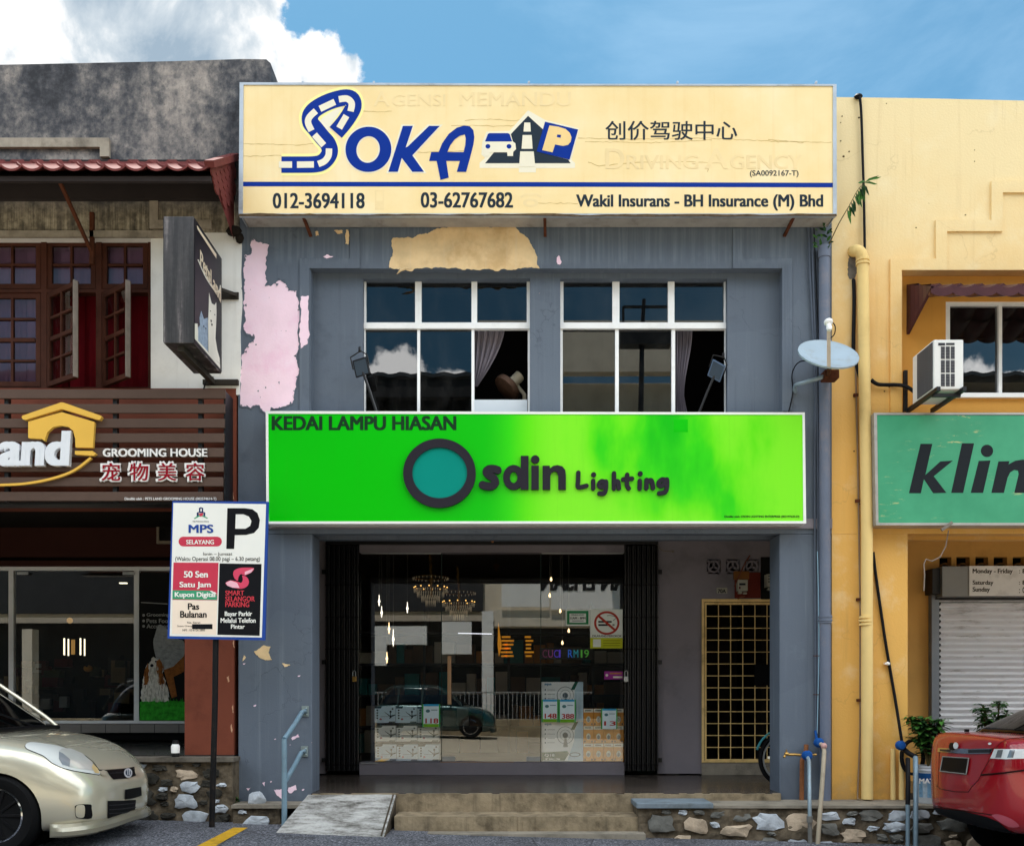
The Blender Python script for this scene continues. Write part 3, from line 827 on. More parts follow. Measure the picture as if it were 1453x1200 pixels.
# windows
def window(parent, outer, vbars_up, vbars_lo, transom, Y, panes, bar=5, name='window', bot=640, fw=4.5, mats=M_frame, gl=G_tint):
    x0, y0, x1, y1 = outer
    mb = MB()
    holes = []
    ups = [x0 + fw] + [v for p in vbars_up for v in p] + [x1 - fw]
    los = [x0 + fw - 1] + [v for p in vbars_lo for v in p] + [x1 - fw + 1.5]
    holes += [rect(ups[i], y0 + fw, ups[i + 1], transom[0]) for i in range(0, len(ups), 2)]
    holes += [rect(los[i], transom[1], los[i + 1], bot - 4) for i in range(0, len(los), 2)]
    sheet(mb, [rect(x0, y0, x1, y1)] + holes, Y, .05)
    sheet(mb, [rect(x0 - 1, transom[0] + .5, x1 + 1, transom[1] - .5)], Y - .018, .0175)
    f = obj(name, mb, mats, parent, bevel=.004)
    g = MB()
    for i, h in enumerate(holes):
        if i in panes:
            a, b = h[0], h[2]
            Yg = Y + .025 + (.006 if i % 2 else 0)
            g.face([P(a[0] - .4, a[1] - .4, Yg), P(b[0] + .4, a[1] - .4, Yg), P(b[0] + .4, b[1] + .4, Yg), P(a[0] - .4, b[1] + .4, Yg)])
    obj('pane', g, gl, f)
    return f
wl = window(lamp, (515, 395, 752, 640), [(589, 598), (669, 677)], [(592, 596), (669, 673)], (457.5, 466.5), .19, (0, 1, 2, 3, 4))
wr = window(lamp, (795, 395, 1032, 640), [(869, 879), (948, 957)], [(873, 878), (953, 958)], (457.5, 466.5), .19, (0, 1, 2, 3, 4))
mb = MB(); mb.pbox(673, 567, 748, 636, .205, .02); obj('infill_panel', mb, mat('pale_panel', '#d7dde4', .45, var=.03), wl)
# shell: upstairs room, ground floor shop, roof and party walls
mb = MB()
mb.box(XL, XR, .6, 11.8, 7.0, 7.2); mb.box(XL, XR, .46, 5.5, 3.56, 3.70)
mb.box(XL, XL + .08, .12, 11.8, -.1, 7.0); mb.box(XR - .08, XR, 2.35, 11.8, -.1, 7.0); mb.box(XR - .08, XR, .12, 2.34, 3.4, 7.0)
mb.box(XL, XR, 11.81, 11.95, -.1, 7.2); mb.box(XL + .09, XR - .09, 3.2, 3.3, 3.75, 6.95)
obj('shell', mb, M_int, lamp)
mb = MB()
BW = 2.1
mb.pbox(440, 700, 462, 1097, BW, .1); mb.pbox(933, 700, 996, 1097, BW, .1)
sheet(mb, [rect(996, 700, 1125, 851), rect(1003, 793, 1023, 814), rect(1030, 793, 1050, 814), rect(1057, 793, 1077, 814)], BW, .1)
mb.pbox(1104, 851, 1125, 1097, BW, .1)
mb.pbox(462, 700, 933, 767, BW, .1)
mb.pbox(510, 771, 886, 783.5, BW - .03, .16)
mb.pbox(510, 1081, 886, 1099, BW - .03, .3)
obj('shopfront_wall', mb, M_greydark, lamp)
mb = MB(); mb.pbox(996, 1081, 1106, 1099, BW - .02, .15); obj('gate_step', mb, M_conc, lamp)
# vent blocks: a ring on three spokes in each square hole
vb = None
for i, x in enumerate((1013, 1040, 1067)):
    mb = MB(); Yv = BW + .01
    sheet(mb, [ell(x, 803.5, 9.2, 9.2, 24), ell(x, 803.5, 6.4, 6.4, 24)], Yv, .08)
    for k in range(3):
        a = math.pi / 2 + k * 2 * math.pi / 3
        sheet(mb, [stroke([(x, 803.5), (x + 7 * math.cos(a), 803.5 - 7 * math.sin(a))], 2.6)], Yv + .003, .07)
    for dx, dy in ((-1, -1), (1, -1), (-1, 1), (1, 1)):
        sheet(mb, [stroke([(x + dx * 6, 803.5 + dy * 6), (x + dx * 10.5, 803.5 + dy * 10.5)], 2.2)], Yv + .003, .07)
    obj('vent_block', mb, M_greydark, lamp)
# shop interior
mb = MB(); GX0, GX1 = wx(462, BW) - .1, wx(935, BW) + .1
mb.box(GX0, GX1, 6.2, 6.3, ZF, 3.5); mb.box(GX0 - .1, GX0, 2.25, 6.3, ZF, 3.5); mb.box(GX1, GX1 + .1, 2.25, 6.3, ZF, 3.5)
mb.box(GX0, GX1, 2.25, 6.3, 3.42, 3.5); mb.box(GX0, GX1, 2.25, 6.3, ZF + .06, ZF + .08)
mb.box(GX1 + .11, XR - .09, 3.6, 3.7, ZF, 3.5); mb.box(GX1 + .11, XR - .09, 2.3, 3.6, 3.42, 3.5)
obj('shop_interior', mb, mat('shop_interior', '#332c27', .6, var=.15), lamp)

# ------------------------------------------------------------------ pet shop building (left)
pet = thing('shop_building', 'mould blackened old shop house with white and brown painted walls', 'building', (-6, 0, ZL))
mb = MB()
sheet(mb, [[(-200, 96), (60, 91), (250, 87), (345, 84), (378, 84.5), (384, 90), (384, 130), (340, 130), (340, 330), (-200, 330)]], -.012, .32)
obj('parapet_wall', mb, M_mould, pet)
mb = MB()
sheet(mb, [[(-200, 330.3), (341, 330.3), (343, 350), (342, 390), (344, 430), (341, 470), (342, 520), (340, 560), (-200, 560)], rect(-160, 336, 214, 551.5)], -.010, .2)
obj('upper_wall', mb, M_white, pet)
mb = MB(); mb.pbox(-200, 327, 233, 336, -.045, .034)
sheet(mb, [stroke([(-10, 202), (148, 202), (148, 222)], 13)], -.05, .037)
sheet(mb, [stroke([(136, 245), (218, 245), (218, 318), (300, 318)], 12)], -.035, .0225)
obj('moulding', mb, [mat('grimy_moulding', '#a89d8e', .85, var=.2, vscale=5, dirt='#4a443d', damt=.6, dscale=2.6, streak=.3)], pet)
mb = MB()
mb.pbox(-200, 551, 335, 716, -.012, .25); mb.box(-9, wx(262, 0) - .003, .25, .35, wz(716, 0), 3.9)
obj('shop_front_band', mb, M_brown, pet)
mb = MB(); mb.box(wx(262, 0), wx(332, 0), -.012, .36, .80, wz(716, -.0) - .003); obj('pillar', mb, M_brown, pet, bevel=.012)
mb = MB()
for x, y, w in ((296, 806, 5), (327, 700, 4), (330, 760, 4), (326, 885, 6), (322, 960, 3)):
    sheet(mb, [ragged([(x, y), (x + w, y - 2), (x + w * 1.2, y + w * 2), (x + 1, y + w * 2.5)], rg, .8)], -.0155, .003)
for k in range(7):
    x, y = rg.uniform(326, 332), rg.uniform(560, 1060)
    sheet(mb, [ragged([(x - 1.5, y), (x, y - 3), (x + .8, y + 9), (x - .6, y + 7)], rg, .6, 3)], -.0155, .003)
obj('paint_chip', mb, M_peach, pet)
# black broken ledge at the corner
mb = MB(); mb.ball(P(332, 328, -.05), .07, 0, 8, (1.2, .8, .8)); mb.ball(P(340, 338, -.03), .05, 0, 8, (.9, .7, 1.2))
obj('broken_ledge', mb, mat('black_crust', '#26211d', .95, var=.3, bump=.9, bscale=20), pet)
mb = MB()
mb.box(-9.2, XL - .09, .6, 11.8, 7.2, 7.4); mb.box(-9.2, XL - .09, .36, 11.8, 3.62, 3.72); mb.box(-9.2, -9.1, .2, 11.8, 0, 7.2)
mb.box(-9.2, XL - .09, 11.81, 11.95, 0, 7.4); mb.box(-9.1, XL - .09, 2.2, 2.3, 3.75, 7.1); mb.box(XL - .08, XL - .003, .37, 11.8, 0, 7.4)
obj('shell', mb, M_int, pet)
# walkway ceiling and shop front behind
BP = 2.6
mb = MB()
mb.pbox(-200, 640, 340, 790, BP, .1); mb.pbox(-200, 795, 340, 803, BP - .05, .1)
obj('shopfront_wall', mb, mat('dark_brown_wall', '#3c1f19', .6, var=.08), pet)
mb = MB(); mb.pbox(-200, 1027, 330, 1039, BP - .04, .2)
for k in range(9):
    pass
obj('tiled_plinth', mb, mat('plinth_tile', '#8d8782', .3, var=.06), pet)
mb = MB()
for k in range(-3, 10): mb.pbox(80 + k * 34.7, 1027, 80.7 + k * 34.7, 1039, BP - .042, .0015)
mb.pbox(-200, 1039.2, 330, 1049, BP + .0, .1)  # dark strip painted in for the shade below the plinth
obj('tile_joint_and_shade', mb, M_dark, pet)
mb = MB()
sheet(mb, [rect(-160, 803, 266, 1026), rect(-150, 809, 12, 1022), rect(19, 809, 190, 1022), rect(197, 809, 262, 1022)], BP, .06)
f = obj('window', mb, M_frame, pet, bevel=.004)
mb = MB(); mb.face([P(-150, 808, BP + .03), P(262, 808, BP + .03), P(262, 1022, BP + .03), P(-150, 1022, BP + .03)])
obj('pane', mb, G_shop, f)
mb = MB(); mb.pbox(24, 811, 39, 815, BP - .03, .02); mb.pbox(174, 811, 190, 815, BP - .03, .02); obj('door_patch', mb, M_alu, f)
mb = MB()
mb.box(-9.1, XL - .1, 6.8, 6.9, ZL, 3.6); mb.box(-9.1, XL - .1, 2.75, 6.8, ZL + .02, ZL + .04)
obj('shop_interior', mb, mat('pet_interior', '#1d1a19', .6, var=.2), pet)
# picture on the brown pillar wall
mb = MB(); sheet(mb, [rect(222, 714, 246, 771), rect(225.5, 717, 243, 767)], BP - .06, .05); pic = thing('picture_frame', 'framed dark picture half hidden behind the parking sign', 'picture', P(234, 770, BP))
obj('frame', mb, mat('picture_moulding', '#8d8172', .5), pic); mb = MB(); mb.pbox(225, 716, 243.5, 768, BP - .04, .02); obj('picture', mb, mat('dark_picture', '#22201f', .3, var=.4, vscale=9), pic)

# timber casement windows upstairs
Yt = .10
def sash(mb, gl, O, U, V, cols, rows, stile=.05, th=.04, m=0):
    """glazed timber sash in the parallelogram O,U,V (front face), bars and panes"""
    O, U, V = Vector(O), Vector(U), Vector(V); w, h = U.length, V.length; u, v = U.normalized(), V.normalized(); n = u.cross(v).normalized()
    def q(a, b, c, d): mb.obox(O + u * (a + c) / 2 + v * (b + d) / 2 - n * (th / 2), u * ((c - a) / 2), n * (th / 2), v * ((d - b) / 2), m)
    q(0, 0, stile, h); q(w - stile, 0, w, h); q(stile, 0, w - stile, stile); q(stile, h - stile, w - stile, h)
    iw, ih = w - 2 * stile, h - 2 * stile
    for i in range(1, cols): q(stile + iw * i / cols - .011, stile, stile + iw * i / cols + .011, h - stile)
    for j in range(1, rows):
        z = stile + ih * j / rows; k = .02 if rows == 4 and j == 2 else .011
        mbv = len(mb.v)
        for i in range(cols):
            q(stile + iw * i / cols + .0115, z - k, stile + iw * (i + 1) / cols - .0115, z + k)
    a = O + u * stile + v * stile - n * th * .5
    gl.face([a, a + u * iw, a + u * iw + v * ih, a + v * ih])
mb = MB()
sheet(mb, [rect(-160, 336, 214, 552)] + [rect(-150 + k * 78 + 1, 343, -150 + k * 78 + 68, 408) for k in range(0)] +
      [rect(a, 341, b, 410) for a, b in ((-140, -64), (-58, 58), (66, 136), (144, 210))] + [rect(a, 415, b, 549) for a, b in ((-140, -64), (-58, 58), (66, 136), (144, 210))], Yt, .09)
tw = obj('window', mb, M_wood, pet, bevel=.004)
def flat(px0, py0, px1, py1, Y):
    O = P(px0, py1, Y); return O, P(px1, py1, Y) - O, P(px0, py0, Y) - O
for (x0, x1, y0, y1, c, r_) in ((-57.5, 57.5, 342, 409.5, 3, 2), (66.5, 135.5, 342, 409.5, 2, 2), (144.5, 209.5, 342, 409.5, 2, 2), (-57.5, 57.5, 416, 548, 3, 4), (-139.5, -64.5, 342, 409.5, 2, 2), (-139.5, -64.5, 416, 548, 2, 4)):
    a, g = MB(), MB(); sash(a, g, *flat(x0, y0, x1, y1, Yt + .015), c, r_)
    s_ = obj('sash', a, M_wood, tw); obj('pane', g, G_clear, s_)
for (hx, fx) in ((66.5, 106.5), (144.5, 181)):
    a, g = MB(), MB()
    H0, H1 = P(hx, 549, Yt), P(hx, 416.5, Yt)
    Yo = Yt - .30; Xo = wx(fx, Yo)
    U = Vector((Xo - H0.x, Yo - Yt, 0))
    sash(a, g, H0, U, H1 - H0, 2, 4)
    s_ = obj('sash', a, M_wood, tw, label='opened brown casement swung outwards'); obj('pane', g, G_clear, s_)
    e = MB(); pe = H0 + U; un = U.normalized(); e.obox(pe + (H1 - H0) / 2 + un * .006, un * .005, Vector((un.y, -un.x, 0)) * .024, (H1 - H0) / 2)
    obj('stile', e, M_woodold, s_)
# red curtains behind
def curtain(x0, x1, y0, y1, Y, amp=.03, waves=9, taper=None, seed=1):
    r = random.Random(seed); mb = MB(); n = 70; rows = 14; g = []
    ph = [r.uniform(0, 6) for _ in range(3)]
    for j in range(rows + 1):
        t = j / rows; a, b = x0, x1
        if taper: a, b = taper(t)
        row = []
        for i in range(n + 1):
            s = i / n
            y = Y + amp * (math.sin(s * waves * 6.28 + ph[0]) + .4 * math.sin(s * waves * 2.7 * 6.28 + ph[1] + t))
            row.append(Vector((wx(a + (b - a) * s, Y), y, wz(y0 + (y1 - y0) * t, Y))))
        g.append(row)
    for j in range(rows):
        for i in range(n): mb.face([g[j][i], g[j + 1][i], g[j + 1][i + 1], g[j][i + 1]])
    return mb
o = obj('curtain', curtain(-160, 61, 412, 556, .27, .012, 16), mat('net_curtain', '#b493b4', .8, var=.1), smooth_=True,
        label='pale mauve net curtain behind the closed casement', cat='curtain')
o = obj('curtain', curtain(-160, 216, 338, 413, .25, .008, 22), MATS['net_curtain'], smooth_=True,
        label='pale mauve short curtain behind the upper timber panes', cat='curtain')
o = obj('curtain', curtain(-160, 222, 345, 556, .45, .03, 14), mat('red_curtain', '#7e1420', .75, var=.1), smooth_=True,
        label='dark red curtain behind the brown timber casements', cat='curtain')

# ------------------------------------------------------------------ clinic building (right, yellow)
clinic = thing('shop_building', 'yellow painted shop house with stepped mouldings and roller shutter', 'building', (6, 0, .3))
mb = MB()
sheet(mb, [[(1180.3, 138), (1300, 139.5), (1453, 143), (1680, 150), (1680, 757), (1180.3, 757)], rect(1280, 383, 1640, 640)], 0.002, .14)
mb.box(XR + .003, wx(1288, 0), .002, .36, .27, wz(757, 0) - .002)
mb.box(XR + .003, 10, .36, .46, wz(757, 0) - .002, 3.9)
obj('front_wall', mb, M_yellow, clinic)
mb = MB(); sheet(mb, [rect(1270, 372, 1660, 650), rect(1342, 428, 1600, 563)], .145, .12)
obj('recessed_wall', mb, mat('yellow_paint_awning_shade', '#e0a24e', .62, var=.05, vscale=1.4, streak=.12, scol='#9a6c2e', bump=.12), clinic)  # yellow wall toned orange, the awning's shade put into its colour
mb = MB(); sheet(mb, [stroke([(1271.5, 585), (1271.5, 375), (1336, 375), (1336, 320), (1415, 320), (1415, 265), (1660, 265)], 16)], -.020, .0235)
obj('moulding', mb, M_yellow, clinic)
mb = MB(); sheet(mb, [rect(1342, 428, 1600, 563), rect(1348, 433, 1417, 557), rect(1422, 433, 1510, 557), rect(1516, 433, 1594, 557)], .15, .06)
sheet(mb, [rect(1342, 557.5, 1600, 563.5)], .10, .0495)
f = obj('window', mb, M_frame, clinic, bevel=.003)
mb = MB(); mb.face([P(1347, 432, .185), P(1595, 432, .185), P(1595, 558, .185), P(1347, 558, .185)]); obj('pane', mb, G_tint, f)
mb = MB()
mb.box(XR + .01, 10, .6, 11.8, 7.0, 7.2); mb.box(9.9, 10, .2, 11.8, 0, 7.2); mb.box(XR + .01, 10, 11.81, 11.95, 0, 7.2); mb.box(XR + .01, 9.9, 2.2, 2.3, 3.75, 6.9)
mb.box(XR + .01, 9.9, .47, 3, 3.60, 3.70)
obj('shell', mb, M_int, clinic)
BC = 1.3
mb = MB()
sheet(mb, [rect(1270, 690, 1700, 1130), rect(1327, 840, 1620, 1126), rect(1333, 790, 1350, 806), rect(1357, 790, 1376, 806), rect(1384, 790, 1402, 806), rect(1410, 790, 1429, 806), rect(1437, 790, 1455, 806)], BC, .1)
mb.box(wx(1700, BC), wx(1700, BC) + .1, .2, BC, .3, 3.6)
obj('shopfront_wall', mb, mat('orange_paint_deep', '#dca65c', .62, var=.06, vscale=1.4, dirt='#8f5d25', damt=.3, bump=.12), clinic)
mb = MB()
for x in (1341.5, 1366.5, 1393, 1419.5, 1446):
    sheet(mb, [ell(x, 806, 8.2, 8.2, 22), ell(x, 806, 5.6, 5.6, 22)], BC + .02, .06)
obj('vent_block', mb, mat('vent_orange', '#7d5a30', .8), clinic)
mb = MB()
for (x, y, rx_, ry_) in ((1209, 360, 5, 7), (1210, 378, 6.5, 18), (1207, 388, 4, 8)):
    sheet(mb, [ragged(ell(x, y, rx_, ry_, 14), rg, 1.6)], -.0015 - .002 * RNG.random(), .003)
obj('cement_patch', mb, mat('rough_cement', '#6f6a63', .95, var=.25, vscale=14, bump=.9, bscale=22), clinic)
mb = MB()
for (x, y, r_) in ((1197, 222, 1.3), (1205, 215, .9), (1193, 200, .8), (1195, 165, .8), (1219, 167, 1.1), (1193, 174, .6), (1383, 229, .6), (1383, 213, .5), (1300, 323, .8), (1258, 147, .6), (1220, 715, .8), (1262, 549, .9), (1255, 555, .9), (1370, 305, .8), (1212, 640, 1.0)):
    sheet(mb, [ragged(ell(x, y, r_ * 1.3, r_, 8), rg, .4, 2)], -.001, .003)
obj('wall_hole', mb, mat('hole_brown', '#4d3a24', .9), clinic)
# ------------------------------------------------------------------ across the street (lights the shade, shows in the glass)
YO = -17.0
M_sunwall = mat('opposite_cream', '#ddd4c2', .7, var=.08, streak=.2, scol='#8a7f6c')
M_opdark = mat('opposite_shade_tone', '#3a3b3d', .8, var=.15)  # dark tone puts the shade of fronts and recesses into the colour
M_opwhite = mat('opposite_white', '#f2f2ee', .6, var=.04)
opp = thing('shop_row', 'pale shop row across the street, seen only mirrored in the glass', 'building', (3, YO, 0))
mb = MB()
mb.box(-1.0, 6.5, YO - .4, YO, 10.9, 12.4); mb.box(-26, 26, YO - 9, YO - 8.8, 0, 10.5)
mb.box(-26, 26, YO - 1.2, YO - 1.0, 4.2, 10.9)
mb.box(-.6, 26, YO - .9, YO - .02, 3.72, 4.26)
for x in (-22, -17, -12, -6.9, 4.5, 10, 15, 20): mb.box(x, x + .35, YO - .5, YO - .05, .2, 3.7)
obj('wall', mb, M_sunwall, opp)
mb = MB(); n = 160
for i in range(2 * n):
    x0, x1 = -26 + 25 * i / n, -26 + 25 * (i + 1) / n
    if i >= n: x0, x1 = x0 + 7.6, x1 + 7.6
    za, zb = 10.55 + .035 * math.sin(i * 1.6), 10.55 + .035 * math.sin((i + 1) * 1.6)
    mb.face([(x0, YO + .9, za), (x1, YO + .9, zb), (x1, YO - 5, zb + 1.2), (x0, YO - 5, za + 1.2)])
    mb.face([(x0, YO + .9, za - .02), (x1, YO + .9, zb - .02), (x1, YO + .9, zb - .10), (x0, YO + .9, za - .10)])
obj('roof', mb, mat('opposite_roof', '#4e5358', .5, metal=.3), opp)
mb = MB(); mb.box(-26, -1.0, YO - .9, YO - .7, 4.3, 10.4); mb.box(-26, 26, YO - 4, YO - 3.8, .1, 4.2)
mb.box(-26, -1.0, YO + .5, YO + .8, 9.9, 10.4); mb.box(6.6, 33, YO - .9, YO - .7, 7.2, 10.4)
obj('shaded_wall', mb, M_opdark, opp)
mb = MB()
for x0, x1, z0, z1 in ((-.35, 1.25, 4.36, 6.4), (1.3, 7, 4.28, 6.6), (-4.7, -2.85, 3.1, 3.72), (-4.7, -4.2, 2.4, 3.1), (-2.35, -1.35, 2.78, 3.86), (-12, -7, 4.4, 5.4), (8, 14, 4.9, 6.5)):
    mb.box(x0, x1, YO + .02, YO + .12, z0, z1)
mb.box(-1.0, -.62, YO + .02, YO + .3, .2, 4.2)
textf(mb, 'TAMAN EHSAN', (5.05, YO + .121, 4.90), (-4.1, 0, 0), (0, 0, .62), (0, 1, 0), .02, .05, 0, 1)
obj('sign_board', mb, [M_opwhite, M_black], opp)
mb = MB(); mb.box(-26, 26, YO + .4, YO + 1.4, -.3, .62); mb.box(-26, 26, YO - 3.8, YO + .39, -.3, .3)
obj('raised_kerb', mb, mat('opposite_kerb', '#9a8d74', .9, var=.2, vscale=3, dirt='#4d463a', damt=.5), opp)
mb = MB()
for i in range(60):
    x = -6 + i * .14
    if x < 2.6: mb.bar((x, YO + 1.2, .62), (x, YO + 1.2, 1.5), .025)
mb.bar((-6, YO + 1.2, 1.5), (2.6, YO + 1.2, 1.5), .04)
obj('railing', mb, M_alu, opp)
lp = thing('street_lamp', 'dark street lamp across the road, mirrored in the upper window', 'street lamp', (3.4, -14.4, 0))
mb = MB(); mb.tube([(3.4, -14.4, -.2), (3.4, -14.4, 8), (3.45, -14.4, 11.0), (3.5, -14.4, 11.9)], [.09, .08, .06, .05], 10); obj('post', mb, M_black, lp)
mb = MB(); mb.box(2.85, 4.2, -14.6, -14.2, 10.65, 11.05); mb.bar((2.95, -14.4, 11.05), (2.95, -14.4, 11.7), .06); mb.bar((4.15, -14.4, 11.05), (4.15, -14.4, 11.7), .06); mb.bar((2.95, -14.4, 11.7), (4.15, -14.4, 11.7), .06); obj('lamp_head', mb, M_black, lp)

# ------------------------------------------------------------------ driving agency sign (cream, top)
M_blue = mat('sign_blue', '#06308f', .45, var=.03)
M_ink = mat('sign_ink', '#27323d', .5, var=.03)
def cream_panel():
    m, t, b = newmat('cream_panel')
    co = t.coord(); x, y, z = t.sep(co)
    n = t.noise(co, 1.4, 6, .6)
    base = t.ramp(n, [(.3, srgb('#f2d393')), (.55, srgb('#f7dda6')), (.75, srgb('#f9e5ba'))])
    st = t.noise(t.coord((16, 16, .5), (2, 5, 1)), 1.0, 5, .6)
    base = t.mix(t.math('MULTIPLY', t.step(st, .5, .8), .20), base, srgb('#e8b968'))
    t.put(b.inputs['Base Color'], base); b.inputs['Roughness'].default_value = .42
    return m
YS = -.27
sg = thing('sign', 'large cream driving agency signboard with blue lettering', 'sign', (wx(762, YS), YS, wz(305, YS)))
mb = MB(); mb.pbox(344, 121, 1182.5, 304, YS + .004, .02); obj('panel', mb, cream_panel(), sg)
mb = MB()
sheet(mb, [[(340, 117), (500, 117.5), (762, 119), (1187, 119.5), (1187.5, 306), (338.5, 306)], [(345.5, 120.5), (500, 120.8), (762, 121.5), (1182, 122), (1182, 303), (344.5, 303)]], YS - .004, .045)
mb.box(wx(340, YS), wx(341.5, YS), YS + .042, -.025, wz(305, YS), wz(118, YS)); mb.box(wx(1185.5, YS), wx(1187, YS), YS + .042, -.025, wz(305, YS), wz(120, YS))
mb.box(wx(341.6, YS), wx(1185.4, YS), YS + .042, -.025, wz(120.5, YS), wz(118.8, YS))
for px in (428, 529, 749, 960, 1157): mb.box(wx(px, YS), wx(px + 3, YS), YS, YS + .03, wz(118, YS), wz(115, YS))
obj('frame', mb, mat('sign_frame', '#b9c0c8', .4, metal=.35, var=.1, dirt='#6e6a66', damt=.5, dscale=3), sg, bevel=.003)
mb = MB(); mb.box(wx(343, YS), wx(1184, YS), YS + .042, -.03, wz(305, YS), wz(303.5, YS)); obj('underside', mb, mat('sign_underside', '#a7a29c', .7, var=.14, vscale=4, dirt='#5a4a3c', damt=.4, dscale=5), sg)
mb = MB()
sheet(mb, [ragged([(338.5, 303.5), (500, 304.3), (700, 303), (900, 304.3), (1187, 303.6), (1187.5, 306.6), (338.5, 306.8)], rg, .9, 4)], YS - .0065, .003)
obj('grime', mb, mat('sign_grime', '#5d4d3c', .9, var=.3, vscale=14), sg)
for px, dx in ((430, 6), (773, 2), (1127, -7)):
    mb = MB(); p = P(px, 306.5, YS + .05); q = Vector((p.x + dx * .0055, -.012, p.z - .10))
    mb.bar(p, q, .03, .02); obj('bracket', mb, M_rust, sg)
YF = YS + .004
mb = MB(); Z6 = lambda p: zz(p, 390, 120, 4.843)
road = smooth([(45, 551), (150, 551), (270, 549), (325, 535), (362, 500), (378, 455), (362, 405), (325, 362), (275, 300), (245, 262), (243, 215), (275, 172), (345, 130), (420, 103), (490, 90), (530, 105), (540, 150), (515, 205), (470, 270), (418, 330)], 4)
# halo, S road, dashes, letters: thin vinyl layers
halo = [stroke(road, 150)]
sheet(mb, [Z6(halo[0])], YF - .0012, .001, 2)
sheet(mb, [Z6([(295, 268), (330, 225), (400, 180), (470, 150), (440, 200), (372, 300), (395, 320), (330, 320), (310, 300)])], YF - .0020, .001, 3)
sheet(mb, [Z6(stroke(road, 112))], YF - .0030, .001, 0)
for d in ([(28, 551), (118, 551)], [(152, 551), (268, 550)], smooth([(298, 547), (340, 528), (368, 490), (372, 440)], 5), [(272, 345), (336, 418)],
          smooth([(252, 318), (228, 262), (240, 222), (282, 182)], 5), [(310, 168), (412, 120)], smooth([(440, 103), (495, 98), (528, 130), (520, 185)], 5), [(492, 215), (442, 300)]):
    w = 44
    sheet(mb, [Z6(stroke(d, w))], YF - .0040, .001, 3)
for L in ([ell(643, 446, 158, 155, 48, -.25), ell(641, 447, 80, 92, 40, .2)],
          [[(880, 285), (948, 285), (898, 435), (915, 425), (1060, 285), (1133, 285), (945, 487), (1025, 600), (945, 600), (872, 505), (845, 600), (780, 600)]],
          [[(1060, 525), (1075, 465), (1125, 465), (1150, 405), (1195, 340), (1250, 298), (1300, 282), (1340, 288), (1364, 315), (1371, 360), (1365, 410), (1350, 470), (1315, 600), (1250, 600), (1272, 525), (1178, 525), (1195, 640), (1138, 655), (1112, 525)],
           [(1185, 465), (1205, 418), (1235, 378), (1270, 353), (1305, 343), (1312, 370), (1308, 420), (1297, 465)]]):
    sheet(mb, [Z6(l) for l in L], YF - .0030, .0015, 0)
# thin pale outlines of the letters
for L in ([ell(643, 446, 168, 165, 48, -.25), ell(641, 447, 70, 82, 40, .2)], [[(870, 276), (960, 276), (920, 400), (1050, 276), (1155, 276), (957, 488), (1042, 610), (940, 610), (878, 520), (853, 610), (766, 610)]]):
    sheet(mb, [Z6(l) for l in L], YF - .0013, .001, 3)
obj('logo_lettering', mb, [M_blue, M_ink, mat('halo_yellow', '#fdf2a4', .5, var=.03), mat('vinyl_cream', '#efe6cf', .5, var=.03)], sg)
mb = MB(); Z7 = lambda p: zz(p, 670, 150, 8.072)
sheet(mb, [Z7([(85, 715), (85, 655), (150, 600), (105, 560), (115, 420), (165, 300), (430, 290), (640, 55), (835, 165), (1228, 262), (1138, 620), (1180, 660), (1175, 715), (730, 718), (730, 765), (535, 765), (535, 716)])], YF - .0012, .001, 3)
sheet(mb, [Z7([(148, 660), (250, 535), (440, 330), (640, 118), (830, 290), (800, 540), (1100, 620), (1127, 660)])], YF - .0022, .001, 1)
for q in ([(597, 195), (665, 195), (672, 298), (588, 298)], [(578, 338), (682, 338), (692, 495), (566, 495)], [(550, 525), (705, 525), (722, 700), (538, 700)]):
    sheet(mb, [Z7(q)], YF - .0032, .001, 3)
sheet(mb, [Z7([(150, 410), (178, 325), (200, 308), (420, 308), (442, 330), (465, 410), (495, 432), (502, 500), (470, 530), (468, 578), (405, 578), (400, 535), (200, 535), (190, 578), (142, 578), (125, 500), (130, 430)])], YF - .0042, .001, 3)
sheet(mb, [Z7([(147, 411), (180, 326), (200, 316), (410, 316), (430, 328), (458, 411)])], YF - .0052, .001, 0)
for x in (180, 422): sheet(mb, [Z7(ell(x, 467, 28, 26, 20))], YF - .0052, .001, 0)
sheet(mb, [Z7([(835, 185), (1213, 275), (1115, 620), (738, 525)])], YF - .0042, .001, 0)
sheet(mb, [Z7([(885, 228), (985, 242), (1070, 268), (1118, 312), (1138, 365), (1128, 415), (1098, 450), (1040, 462), (950, 446), (920, 535), (802, 510)]), Z7([(975, 330), (1018, 336), (1014, 370), (968, 362)])], YF - .0052, .001, 4)
obj('road_logo', mb, [M_blue, M_ink, M_ink, MATS['vinyl_cream'], mat('vinyl_sand', '#f1cf8f', .5, var=.04)], sg)
mb = MB()
text(mb, '012-3694118', 387, 274, 517.5, 296, YF, .001, .035, 0, 0); text(mb, '03-62767682', 597, 273, 728, 295, YF, .001, .035)
text(mb, 'Wakil Insurans - BH Insurance (M) Bhd', 817.5, 276, 1168, 299, YF, .001, .035)
text(mb, '创价驾驶中心', 859, 172, 1046, 199, YF, .001, .012)
text(mb, '(SA0092167-T)', 1064, 242, 1133, 252, YF, .001, .012)
obj('lettering', mb, M_ink, sg)
mb = MB(); sheet(mb, [[(344.5, 258), (762, 258.5), (1182.3, 259.5), (1182.3, 266), (762, 265), (344.5, 264.5)]], YF - .0012, .001); obj('stripe', mb, M_blue, sg)
mb = MB()
text(mb, 'D', 859, 211, 886, 240, YF, .0006, .03); text(mb, 'RIVING', 889, 220, 991, 240, YF, .0006, .03); text(mb, 'A', 1000, 211, 1033, 240, YF, .0006, .03); text(mb, 'GENCY', 1036, 220, 1138, 240, YF, .0006, .03)
